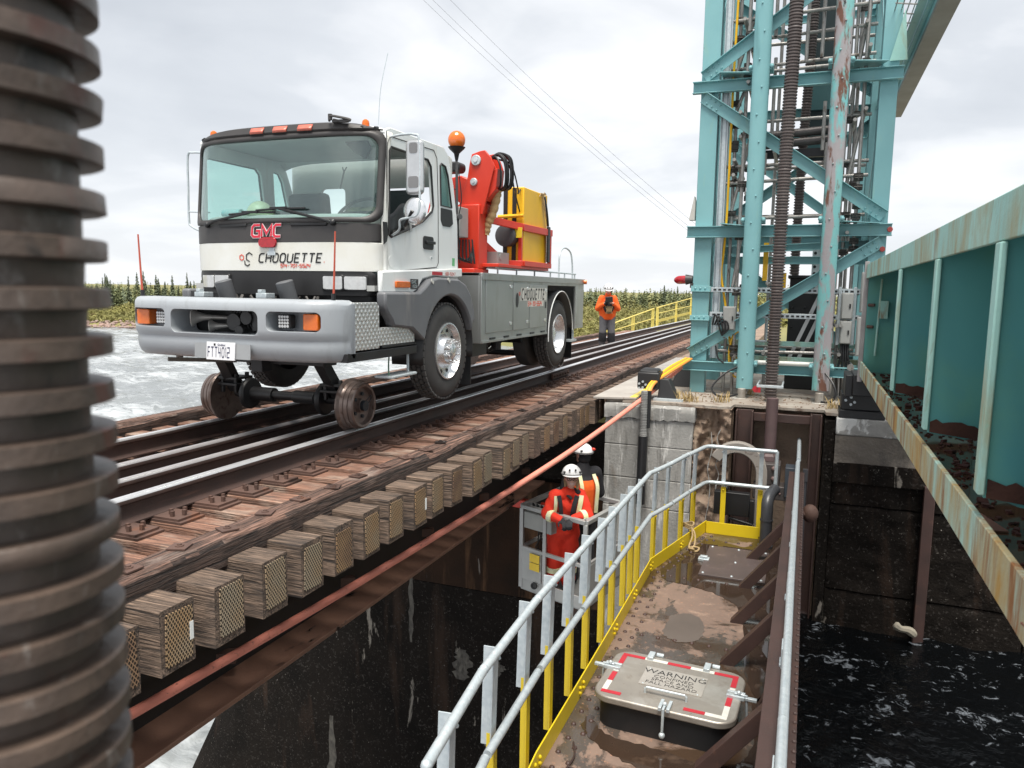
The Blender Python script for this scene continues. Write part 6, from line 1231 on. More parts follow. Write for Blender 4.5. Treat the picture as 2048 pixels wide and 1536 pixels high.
hk = MB().bx(4.66, 4.84, 12.3, 12.34, 1.35, 2.0).build('chain_plate', galv, Tw, bevel=.006)
mb = MB()
for i in range(6):
    for j in range(2): mb.cyl((4.70+j*.10, 12.305, 1.42+i*.1), (4.70+j*.10, 12.294, 1.42+i*.1), .022, n=10)
mb.build('plate_holes', black, hk, kind='stuff')
for z in (3.45, 3.58): MB().cyl((3.75, 12.0, z), (4.85, 12.0, z+.06), .062, n=14).build('cross_pipe', M('dark_pipe_%d' % int(z*100), (.11, .10, .10), (.07, .065, .065), 7, .4, .5), Tw)
MB().bx(3.84, 4.86, 12.05, 12.12, 3.28, 3.40).build('dark_beam', black, Tw)
for z in (.55, .32): MB().bx(3.3, 5.36, YF+.35, YF+.43, z, z+.07).build('base_beam', teal_lip, Tw, bevel=.004)
MB().cyl((3.98, YF-.09, .330), (4.76, YF-.09, .335), .034, n=12).build('white_pipe', dirty_white, Tw)
for z in (1.36, 1.0):      # slotted struts
    s = MB().bx(3.30, 5.36, YF+.02, YF+.05, z-.035, z+.035).build('slotted_strut', galv, Tw, bevel=.003); mb = MB()
    for i in range(30): mb.bx(3.34+i*.068, 3.38+i*.068, YF+.012, YF+.0195, z-.012, z+.012)
    mb.build('slots', black, s, kind='stuff')
for x in (5.05, 5.24): MB().bx(x-.02, x+.02, YF-.0, YF+.018, .62, 1.42).build('slotted_upright', galv, Tw, bevel=.003)
# ------------------------------------------------------------------ corrugated ducts
def duct(path, r, pitch, depth, mat, n=20, fr=(0, .38, .46, .52, .88, .95)):
    P = bez(path, 40); ds = [0]
    for a, b in zip(P[:-1], P[1:]): ds.append(ds[-1]+(b-a).length)
    tot = ds[-1]; k = int(tot/pitch); pts, rad = [], []
    def at(d):
        i = min(len(ds)-2, max(0, int(np.searchsorted(ds, d))-1)); t = (d-ds[i])/max(1e-9, ds[i+1]-ds[i]); return P[i].lerp(P[i+1], t)
    for i in range(k):
        for f, rr_ in zip(fr, (r-depth, r-depth, r-.15*depth, r, r, r-.2*depth)): pts.append(at((i+f)*pitch)); rad.append(rr_)
    rj = random.Random(3); rad = [q+rj.uniform(-.0009, .0009)*depth/.0165 for q in rad]
    return MB().tube(pts, rad, n)
duct([(4.235, 11.0, -.12), (4.235, 11.0, 1.2), (4.245, 11.0, 2.8), (4.27, 11.0, 4.4), (4.29, 11.0, 6.4)], .090, .040, .017, duct_m).build('corrugated_duct', duct_m, None, label='thick brown corrugated duct running down the front of the lift tower between its two guides', category='duct')
duct([(4.42, 12.3, 1.6), (4.43, 12.3, 3.2), (4.47, 12.3, 4.8), (4.50, 12.3, 6.5)], .070, .040, .014, duct_m, 14).build('corrugated_duct', duct_m, None, label='thinner dark corrugated duct half hidden behind the thick one inside the tower', category='duct')
mb = MB().bx(4.05, 4.42, 10.83, 10.87, -.20, -.165).bx(4.06, 4.40, 10.83, 10.86, .04, .075).bx(4.05, 4.07, 10.86, 11.5, .04, .075).bx(4.37, 4.39, 10.86, 11.5, .04, .075)
cb = mb.build('duct_bracket', galv, None, bevel=.003, label='slotted galvanised bracket clamping the foot of the thick corrugated duct', category='bracket')
MB().lathe([(0, .13), (.05, .13), (.06, .10), (.20, .095), (.21, .075), (.55, .075)], (4.25, 10.95, -.72), (0, 0, 1), 18).build('duct_pipe', M('rusty_pipe', (.12, .075, .07), (.09, .06, .055), 8, .6), None, label='rusty pipe stub below the corrugated duct in the gate slot', category='pipe')
mb = MB().prism([(4.10, 10.98, -.05), (4.10, 10.98, .04), (4.02, 10.98, .04), (3.985, 10.98, -.005), (4.02, 10.98, -.05)], (0, .012, 0)); mb.build('red_tag', tape_r, None, label='small red pointed tag beside the foot of the corrugated duct', category='tag')
# near corrugated stem at the left edge
duct([(4.114, .377, 2.2), (4.103, .374, 1.66), (4.101, .372, 1.24), (4.106, .368, .944), (4.115, .359, .5)], .0865, .0348, .0165, screw_m, 64, (0, .52, .535, .56, .95, .985)).build('threaded_stem', screw_m, None, sharp=60, label='thick dark ribbed stem standing blurred and close at the left edge of the view', category='stem')
# ------------------------------------------------------------------ scaffold tubes around the machinery
Sc = thing('scaffold', (4.3, 12, -.165), 'grey tube scaffold with couplers built up inside the lift tower', 'scaffold')
rs = random.Random(12)
def stube(a, b, nm='tube', r=.0245): return MB().cyl(a, b, r, n=10).build(nm, steel_pipe, Sc)
ups = [(3.52, 11.75), (3.66, 11.55), (3.70, 12.15), (3.58, 12.5), (5.05, 11.78), (5.12, 12.2), (5.18, 11.62), (5.0, 12.45), (4.05, 12.6)]
for x, y in ups: stube((x, y, -.16), (x, y, 9), 'standard')
for x, y, z0, z1 in ((4.02, 11.72, 3.5, 4.6), (4.78, 11.66, 1.9, 3.2), (4.70, 11.66, 3.3, 3.95), (4.62, 11.7, 4.55, 5.6), (4.42, 11.7, 4.5, 5.6), (3.93, 11.7, 4.1, 4.75), (4.75, 11.68, 3.0, 3.4), (3.95, 11.7, 3.0, 3.3), (4.0, 11.75, 4.9, 6), (3.86, 11.72, 4.9, 6)): stube((x, y, z0), (x, y, z1), 'standard')
zs = [.46, 1.35, 2.42, 2.9, 3.12, 3.74, 4.42, 4.50, 4.9, 5.15, 5.6]
cps = MB()
for i, z in enumerate(zs):
    y = 11.66+.06*(i % 3); stube((3.42, y, z+rs.uniform(-.03, .03)), (5.30, y, z+rs.uniform(-.03, .06)), 'ledger')
    if i % 2 == 0: stube((3.40, 12.3, z+.05), (5.3, 12.3, z+.05), 'ledger')
for i in range(22):
    x, y = rs.choice(ups); z = rs.uniform(.3, 5.5); stube((x+.03, 11.32+rs.uniform(0, .2), z), (x+.03, 13.1, z+rs.uniform(-.05, .05)), 'transom')
for (a, b) in (((3.48, 11.6, 4.3), (3.72, 11.7, 5.2)), ((3.52, 11.7, 2.5), (3.75, 11.7, 3.6)), ((3.6, 11.6, 1.4), (3.7, 11.8, 2.4)), ((5.0, 11.7, 2.6), (5.2, 11.7, 3.8)), ((5.02, 11.7, 3.9), (5.2, 11.7, 5.2)), ((3.45, 11.7, 3.7), (3.7, 11.7, 4.4))): stube(a, b, 'brace')
for i in range(70):
    x, y = rs.choice(ups[:7]); z = rs.choice(zs)+rs.uniform(-.06, .06) if i < 45 else rs.uniform(.3, 5.5)
    cps.bx(x-.045, x+.045, y-.05, y+.04, z-.04, z+.04, Matrix.Rotation(rs.random()*3, 3, 'Z')); cps.cyl((x-.05, y-.055, z), (x+.06, y-.055, z), .012, n=6)
cps.build('couplers', M('coupler_steel', (.09, .085, .08), (.06, .055, .05), 20, .55, .5), Sc, kind='stuff', bevel=.004)
for p, q in (((4.42, 11.9, .36), (4.80, 11.9, 1.32)), ((4.55, 11.9, .36), (4.90, 11.9, 1.25))): MB().beam(p, q, .05, .05).build('sloping_strut', alu, None, label='%s of two sloping aluminium struts at the foot of the tower' % ('left' if p[0] < 4.5 else 'right'), category='strut')
# ------------------------------------------------------------------ services on the tower
MB().bx(3.325, 3.43, 11.62, 11.70, .35, 9).bx(3.325, 3.335, 11.57, 11.62, .35, 9).bx(3.42, 3.43, 11.57, 11.62, .35, 9).bx(3.35, 3.40, 11.60, 11.62, .35, 9).build('cable_tray', galv, None, bevel=.002, label='galvanised cable tray climbing beside the left column of the lift tower', category='cable tray')
MB().tube(bez([(3.50, 11.6, 6.5), (3.47, 11.6, 4.4), (3.47, 11.6, 2.6), (3.45, 11.6, 1.9), (3.43, 11.6, 1.6), (3.50, 11.6, 1.2), (3.55, 11.6, .9), (3.62, 11.6, .5)], 8), .017, 8).build('yellow_hose', yellow, None, label='thin yellow hose hanging down inside the left column of the tower', category='hose')
mb = MB()
for i in range(5):
    c = Vector((3.72, 11.62-.02*i, .62)); rr_ = .16+.012*i; mb.tube([c+Vector((.10*math.cos(a)*(.8+.1*i), 0, rr_*1.6*math.sin(a)-.05*i)) for a in [2*math.pi*q/24 for q in range(24)]], .014, 6, closed=True)
mb.build('hose_coil', yellow, None, label='coil of yellow hose hung behind the left guide near the tower foot', category='hose')
def cab(nm, x0, x1, y0, y1, z0, z1, lab, cat='cabinet'):
    t = thing(nm, ((x0+x1)/2, (y0+y1)/2, z0), lab, cat); MB().bx(x0, x1, y0+.02, y1, z0, z1).build('case', grey_box, t, bevel=.008); MB().bx(x0+.012, x1-.012, y0, y0+.019, z0+.012, z1-.012).build('door', grey_box, t, bevel=.006)
    MB().bx(x1-.05, x1-.03, y0-.012, y0, (z0+z1)/2-.03, (z0+z1)/2+.03).build('catch', black, t); return t
cab('electrical_cabinet', 5.07, 5.22, 11.50-.10, 11.62, .98, 1.34, 'upper of the two small grey boxes between slotted struts right of the worn guide'); cab('electrical_cabinet', 5.07, 5.22, 11.40, 11.62, .64, .96, 'lower of the two small grey boxes between slotted struts right of the worn guide')
cab('electrical_cabinet', 5.30, 5.45, 11.36, 11.48, 1.08, 1.62, 'tall grey box fixed to the right tower column above another'); cab('electrical_cabinet', 5.28, 5.43, 11.36, 11.48, .48, 1.02, 'grey box low on the right tower column with cables below')
cab('junction_box', 3.50, 3.68, 11.40, 11.55, .78, 1.12, 'grey junction box between the left tower column and the smooth guide', 'box'); cab('junction_box', 3.70, 3.82, 11.6, 11.8, .75, 1.35, 'pale tall box just left of the smooth teal guide', 'box')
mb = MB()
for i in range(4): mb.tube(bez([(5.10+.03*i, 11.5, .64), (5.11+.03*i, 11.46, .45), (5.07+.06*i, 11.5, .25), (5.09+.05*i, 11.6, -.1)], 6), .016, 6)
mb.build('cables', black, None, label='black cables dropping from the grey boxes at the right foot of the tower', category='cables')
mb = MB()
for i in range(4): mb.tube(bez([(3.36+.03*i, 11.42, .85), (3.40+.05*i, 11.38, 1.0-.03*i), (3.47+.04*i, 11.38, .80), (3.5, 11.4, .70)], 6), .013, 6)
mb.tube(bez([(3.42, 11.4, .55), (3.46, 11.38, .38), (3.55, 11.36, .30)], 6), .013, 6)
mb.build('cables', black, None, label='looped black cables beside the cable tray at the left foot of the tower', category='cables')
MB().tube(bez([(3.78, 11.2, .28), (3.60, 11.05, .18), (3.45, 10.95, 0), (3.50, 10.9, -.10), (3.65, 10.92, -.13), (3.80, 10.98, -.09)], 8), .014, 6).build('cable', black, None, label='black cable looping from the left beam to the foot of the smooth guide', category='cable')
MB().tube(bez([(4.92, 11.15, .25), (5.02, 11.05, .12), (5.06, 11.0, -.02), (5.0, 10.98, -.12), (4.88, 11.0, -.13)], 8), .014, 6).build('cable', black, None, label='black cable looping at the foot of the worn guide column', category='cable')
mb = MB().cyl((5.24, 11.38, .32), (5.24, 11.9, .32), .045, n=14); mb.build('pipe_stub', steel_pipe, None, label='short pipe end pointing at the viewer at the right tower foot', category='pipe')
MB().tube([(4.10, 11.7, .62), (4.10, 11.7, 1.0), (4.10, 11.62, 1.0)], .018, 8).tube([(3.92, 11.7, .62), (4.10, 11.7, .62)], .018, 8).build('conduit', galv, None, label='small bent galvanised conduit just right of the smooth teal guide', category='conduit')
MB().bx(3.99, 4.06, 11.85, 11.87, 1.5, 2.05).build('warning_board', yellow, None, label='narrow yellow board behind the smooth guide inside the tower', category='board')
MB().bx(4.22, 4.32, 12.0, 12.02, 1.4, 1.62).build('warning_board', yellow, None, label='small yellow board half hidden behind the corrugated duct', category='board')
Lw = thing('warning_lamp', (2.98, 11.6, 1.5), 'red dome warning lamp sticking out left of the lift tower column', 'lamp')
MB().lathe([(0, .062), (.10, .062), (.13, .055), (.165, .03), (.175, .01)], (2.93, 11.55, 1.50), (-1, 0, -.05), 16).build('lens', red_l, Lw); MB().lathe([(0, .055), (.09, .075), (.10, .078)], (3.03, 11.55, 1.505), (-1, 0, -.05), 16).build('housing', trim, Lw); MB().bx(3.0, 3.05, 11.5, 11.6, 1.38, 1.45).build('bracket', trim, Lw)
MB().prism([(3.03, 11.45, 2.36), (3.03, 11.45, 2.62), (3.015, 11.45, 2.70), (2.95, 11.45, 2.36)], (0, .15, 0)).build('float_box', M('pale_box', (.55, .54, .5), None, 5, .6), None, label='small tapered pale box hanging on the left edge of the tower', category='box')
# ------------------------------------------------------------------ raised walkway at upper right
Wk = thing('overhead_span', (5.9, 10, 4.5), 'raised teal span overhead at the upper right, its edge running towards the viewer', 'span')
MB().bx(5.86, 6.10, 2.0, 16.9, 4.74, 4.80).build('bottom_flange', M('grey_underside', (.24, .24, .23), (.19, .19, .18), 3, .7), Wk, bevel=.004)
MB().bx(5.86, 5.90, 2.0, 16.9, 4.80, 4.98).bx(5.80, 5.86, 2.0, 16.9, 4.88, 4.93).build('edge_beam', teal, Wk, bevel=.004)
MB().bx(5.70, 5.80, 2.0, 16.9, 4.93, 4.97).build('side_strip', teal, Wk)
mb = MB()
for i in range(40): mb.tube([(5.70, 2.2+i*.36, 4.95), (5.45, 2.2+i*.36, 4.99)], .010, 6)
for x in (5.47, 5.55, 5.62, 5.69): mb.tube([(x, 2.0, 5.0), (x, 16.9, 5.0)], .008, 6)
mb.build('grating_bars', steel_pipe, Wk, kind='stuff')
MB().prism([(5.66, 16.9, 4.8), (5.92, 16.9, 4.8), (5.70, 16.9, 3.6), (5.60, 16.9, 3.2)], (0, -.25, 0)).build('end_bracket', teal, Wk, bevel=.01)
# ================================================================== green plate girder on the right
Gd = thing('plate_girder', (5.5, 6, .3), 'green plate girder with deep stiffeners and rust streaked flanges on the right', 'girder')
XE, XW = 5.255, 5.80
MB().bx(XE, XE+.02, .4, 9.75, 1.505, 1.665).bx(XE+.02, XW+.35, .4, 9.75, 1.645, 1.665).build('top_flange', teal_lip, Gd, bevel=.004)
MB().bx(XW, XW+.016, .4, 9.75, .42, 1.644).build('web', girder_green, Gd)
for y in (1.75, 3.02, 4.39, 6.10):
    MB().prism([(XE+.012, y, .615), (XE+.012, y, 1.50), (XE+.03, y, 1.64), (XW-.002, y, 1.64), (XW-.002, y, .56)]+[(XW-.002-(XW-XE)*q/9, y, .565+.05*q/9+random.Random(q*7+int(y*10)).uniform(-.014, .014)) for q in range(1, 9)], (0, .022, 0)).build('stiffener', girder_green, Gd, bevel=.003)
    MB().bx(XE-.012, XE+.0115, y-.03, y+.05, .63, 1.50).build('stiffener_edge', teal_lip, Gd, bevel=.006)
    mb = MB(); rq = random.Random(int(y*10))
    P = [(XE+.02, y-.006, .618)]
    for q in range(19): P.append((XE+.02+(XW-XE-.03)*q/18, y-.006, .685-.055*q/18+rq.uniform(-.014, .014)))
    P.append((XW-.01, y-.006, .562)); mb.prism(P, (0, .005, 0)).build('rust_patch', M('rust_scab_%d' % int(y*10), (.045, .017, .013), (.075, .028, .018), 9, .9, bump=.4, bscale=60), Gd)
MB().bx(XE, XE+.022, .4, 9.75, .375, .545).build('bottom_flange_edge', teal_low, Gd, bevel=.004)
MB().bx(XE+.022, XW+.35, .4, 9.75, .39, .41).build('bottom_flange', rusty, Gd)
MB().bx(XE-.02, XE+.03, 9.755, 9.80, .30, 1.70).build('end_post', M('weathered_grey_post', (.36, .34, .34), (.27, .25, .25), 6, .7), Gd, bevel=.006)
MB().bx(XE+.03, XW+.3, 9.757, 9.775, .39, 1.66).build('end_plate', girder_green, Gd)
MB().tube([(5.42, 9.70, 1.50), (5.40, 9.70, .62)], .012, 6).bx(5.42, 5.50, 9.66, 9.74, 1.05, 1.25).build('drop_pipe', teal_lip, Gd)
for z in (1.2, .95): MB().cyl((5.30, 9.74, z), (5.36, 9.70, z), .018, n=8).build('end_bolt', rusty, Gd)
MB().bx(XE+.025, XW, .4, 9.7, .411, .425).build('puddle', puddle_m, Gd)
mb = MB(); rq = random.Random(77)
for i in range(3600):
    y = .8+8.8*rq.random()**1.3; x = XE+.04+(XW-XE-.06)*rq.random()**.6; nb = min(abs(y-s) for s in (1.9, 3.0, 4.37, 6.08, 7.83, 9.7))
    if rq.random() > .25+math.exp(-nb*4)*.8: continue
    s = rq.uniform(.004, .013)*(1.8 if rq.random() > .9 else 1); rot = Matrix.Rotation(rq.random()*6, 3, 'Z') @ Matrix.Rotation(rq.uniform(-.5, .5), 3, 'X')
    mb.bx(x-s, x+s, y-s*.8, y+s*.8, .425, .425+s*.8, rot)
mb.build('rust_debris', flake_m, Gd, kind='stuff')
for y, s in ((2.2, .12), (3.4, .08), (2.75, .07)): MB().bx(XE+.03, XE+.06+s, y-s*1.5, y+s*1.5, .427, .433, Matrix.Rotation(.2, 3, 'Z')).build('scale_plate', M('scale_%d' % int(y*10), (.22, .10, .07), (.16, .07, .05), 12, .8), Gd)
# black bearing under the girder end
Bg = thing('bridge_bearing', (5.3, 10.2, -.2), 'black bolted bearing block under the end of the green girder', 'bearing')
MB().bx(5.08, 5.60, 10.15, 10.6, -.198, -.10).bx(5.10, 5.60, 10.20, 10.6, -.10, .10).bx(5.12, 5.20, 9.9, 10.5, .10, .36).bx(5.2, 5.62, 9.85, 10.5, .12, .37).build('block', black, Bg, bevel=.008)
mb = MB()
for x, z in ((5.15, .02), (5.21, .06), (5.25, .0), (5.21, -.03), (5.12, -.15)): mb.cyl((x, 10.21, z), (x, 10.17, z), .017, n=8)
mb.build('bearing_bolts', galv, Bg, kind='stuff')
# ================================================================== deck furniture left of the tower
Pl1 = MB().prism([(1.97, 10.05, -.155), (2.53, 10.22, -.155), (2.53, 17.0, -.155), (1.97, 17.0, -.155)], (0, 0, .03)); wp = Pl1.build('walkway_plate', M('pale_steel_plate', (.44, .41, .37), (.34, .31, .28), 2.5, .6, .1, spots=[((.20, .14, .10), 7, .6, .75, (1, 1, 1), None)]), None, bevel=.003, label='pale steel walkway plate bridging from the tie ends to the pier', category='plate')
MB().prism([(2.44, 10.20, -.1245), (2.53, 10.225, -.1245), (2.53, 12.4, -.1245), (2.44, 12.4, -.1245)], (0, 0, .002)).build('yellow_stripe', yrail, wp)
MB().bx(2.56, 2.72, 12.2, 16.5, -.05, .02).bx(2.55, 2.73, 12.2, 16.5, .02, .03).build('cable_duct', alu, None, bevel=.004, label='long silver cable duct lying along the pier edge towards the tower', category='duct')
J = thing('actuator', (2.62, 10.55, -.16), 'black actuator head on a tapered foot at the corner of the pier', 'actuator')
MB().bx(2.50, 2.80, 10.38, 10.75, -.02, .21).prism([(2.51, 10.39, .21), (2.79, 10.39, .21), (2.76, 10.45, .25), (2.54, 10.45, .25)], (0, .25, 0)).build('head', blackp, J, bevel=.02)
MB().loft([[(2.78-.0, 10.4, -.165), (3.05, 10.4, -.165), (3.05, 10.7, -.165), (2.78, 10.7, -.165)], [(2.80, 10.45, .12), (2.92, 10.45, .12), (2.92, 10.65, .12), (2.80, 10.65, .12)]]).build('foot', blackp, J, bevel=.008)
MB().bx(2.74, 3.14, 10.32, 10.42, -.165, -.135).build('base_plate', galv, J)
mb = MB()
for x, z in ((2.53, .05), (2.58, .08), (2.53, -.01), (2.58, .0), (2.62, .04)): mb.cyl((x, 10.385, z), (x, 10.365, z), .016, n=8)
mb.build('head_bolts', galv, J, kind='stuff')
duct([(2.68, 10.03, .0), (2.68, 10.03, -.3), (2.68, 10.03, -.62)], .05, .022, .006, duct_m, 12).build('flexible_conduit', M('grey_flex', (.30, .30, .29), (.20, .20, .195), 9, .5), None, label='grey flexible conduit dropping over the pale pier face from the actuator', category='conduit')
MB().tube([(2.68, 10.03, -.62), (2.67, 10.03, -1.55)], .065, 12).tube([(2.74, 10.04, -.0), (2.735, 10.04, -.5)], .03, 8).build('black_pipe', black, None, label='black pipe strapped down the pale pier face below the flexible conduit', category='pipe')
Tp = thing('support_cone', (2.90, 12.2, -.165), 'black tapered support foot standing behind the actuator on the pier', 'support')
MB().loft([[(2.70+.2-.22*c_, 12.2-.16*s_, -.165) for c_, s_ in ((1, 1), (-1, 1), (-1, -1), (1, -1))], [(2.90-.10*c_, 12.2-.08*s_, .12) for c_, s_ in ((1, 1), (-1, 1), (-1, -1), (1, -1))]]).build('cone', blackp, Tp, bevel=.01); MB().bx(2.8, 3.0, 12.1, 12.3, .12, .17).build('top_plate', black, Tp)
# hoses slanting down to the actuator
hs = [((3.00, 11.42, .34), (2.82, 10.95, .22), (2.68, 10.42, .03), (2.66, 10.30, -.10))]
for i in range(4):
    MB().tube(bez([(3.0+.03*i, 11.44-.02*i, .34), (2.84+.025*i, 10.9, .24-.01*i), (2.70+.02*i, 10.36, .08), (2.66+.02*i, 10.16, -.04)], 8), .017, 8).build('hose', (yellow if i % 2 == 0 else M('orange_hose_%d' % i, (.62, .26, .05), None, 9, .5)), None, label='%s hose in the bundle slanting from the tower foot down to the actuator' % ('first yellow', 'first orange', 'second yellow', 'second orange')[i], category='hose')
# long taut salmon hose in front of the bridge
MB().tube(bez([(1.35, 1.75, -.93), (1.271, 2.909, -1.065), (1.484, 5.377, -1.003), (2.129, 8.061, -.574), (2.66, 10.20, -.10), (2.937, 11.396, .203)], 14), .031, 12).build('long_hose', hose_m, None, label='long salmon red hose stretched diagonally in front of the bridge from the tower foot', category='hose')
# weeds on the pier
mb = MB(); rq = random.Random(5)
for (x, y) in ((3.13, 10.5), (3.62, 10.6), (5.02, 10.7), (3.22, 10.45), (3.9, 11.6)):
    for i in range(45):
        a = rq.random()*6.28; h = rq.uniform(.05, .17); b = Vector((x+rq.gauss(0, .06), y+rq.gauss(0, .06), -.165)); t = b+Vector((math.cos(a)*h*.6, math.sin(a)*h*.6, h)); m_ = b.lerp(t, .6)+Vector((0, 0, .02)); s = Vector((-math.sin(a), math.cos(a), 0))*.004; mb.add([b-s, b+s, m_+s, m_-s, t], [(0, 1, 2, 3), (3, 2, 4)])
mb.build('dry_weeds', straw_m, None, sharp=0, kind='stuff', label='dry weeds growing from cracks on top of the pier', category='weeds')
mb = MB()
for i in range(130): s = rq.uniform(.006, .022); x, y = 3.2+rq.random()*2, 10.5+rq.random()*1.2; mb.ball((x, y, -.16), (s, s*.8, s*.6), 6, 3, Matrix.Rotation(rq.random()*3, 3, 'Z'))
mb.build('rubble', conc_old, None, kind='stuff', label='small broken concrete rubble on top of the pier', category='rubble')
# yellow railings along the far approach
for (y0, y1, z0, lab) in ((27.2, 36.2, .0, 'nearer yellow railing'), (37.0, 48.5, .0, 'farther yellow railing')):
    t = thing('yellow_fence', (-2.2, y0, -.3), '%s on the far side of the track beyond the truck' % lab, 'fence'); h0 = .1 if y0 < 30 else .55; h1 = .52 if y0 < 30 else .95
    MB().tube([(-2.2, y0, h0-.05 if y0 < 30 else h0), (-2.2, y1, h1)], .026, 8).build('top_rail', pale_yellow, t); MB().tube([(-2.2, y0+.5, -.28+h0), (-2.2, y1, h1-.47)], .022, 8).build('middle_rail', pale_yellow, t)
    if y0 > 30: MB().beam((-2.23, y0, -.12), (-2.23, y1, .05), .02, .14).build('toe_board', pale_yellow, t)
    for q in range(3):
        for dy in (-.18, .18): yy = y0+.2+(y1-y0-.4)*q/2+dy; hh = h0+(h1-h0)*q/2; MB().bx(-2.225, -2.175, yy-.025, yy+.025, -.6, hh).build('post', pale_yellow, t)
# approach embankment under the far track
mb = MB(); mb.loft([[(-2.6, 22, -.46), (12, 22, -.21), (14, 22, -3), (-5.5, 22, -3)], [(-2.6, 64, -.46), (12, 64, -.46), (14, 64, -3), (-5.5, 64, -3)]]); mb.build('embankment', land_m, None, kind='structure')
MB().bx(1.96, 3.2, 16.6, 40, -.45, -.17).build('side_path', conc_old, None, kind='structure')
# ================================================================== work basket and people
def capsule(mb, p, q, r0, r1, n=14):
    p, q = Vector(p), Vector(q); d = q-p; L_ = d.length; d = d.normalized() if L_ > 1e-6 else Vector((0, 0, 1)); pr = []
    for i in range(6): a = R(-90+90*i/5); pr.append((math.sin(a)*r0, math.cos(a)*r0))
    for i in range(6): a = R(90*i/5); pr.append((L_+math.sin(a)*r1, math.cos(a)*r1))
    mb.lathe(pr, p, d, n)
def fuse(name, prims, voxel, mat, parent, smooth=6, warp=None):
    """union of capsules and ellipsoids grown into one continuous smooth skin"""
    mb = MB()
    for pr in prims:
        if pr[0] == 'c': capsule(mb, *pr[1:])
        elif pr[0] == 'f': mb.ball(pr[1], pr[2], 20, 12, pr[3], pr[4], pr[5])
        else: mb.ball(pr[1], pr[2], 18, 12, pr[3] if len(pr) > 3 else None)
    off = OFF[parent.name]; me = mb.mesh(name, off); ob = bpy.data.objects.new(name, me); COL.objects.link(ob)
    md = ob.modifiers.new('r', 'REMESH'); md.mode = 'VOXEL'; md.voxel_size = voxel; md.use_smooth_shade = True
    sm = ob.modifiers.new('s', 'SMOOTH'); sm.iterations = smooth; sm.factor = .5
    apply_mods(ob); me = ob.data; me.polygons.foreach_set('use_smooth', [True]*len(me.polygons))
    if warp:
        for v in me.vertices: v.co = Vector(warp(v.co+Vector(off)))-Vector(off)
    me.materials.clear(); me.materials.append(mat); ob.parent = parent; OFF[ob.name] = off; return ob
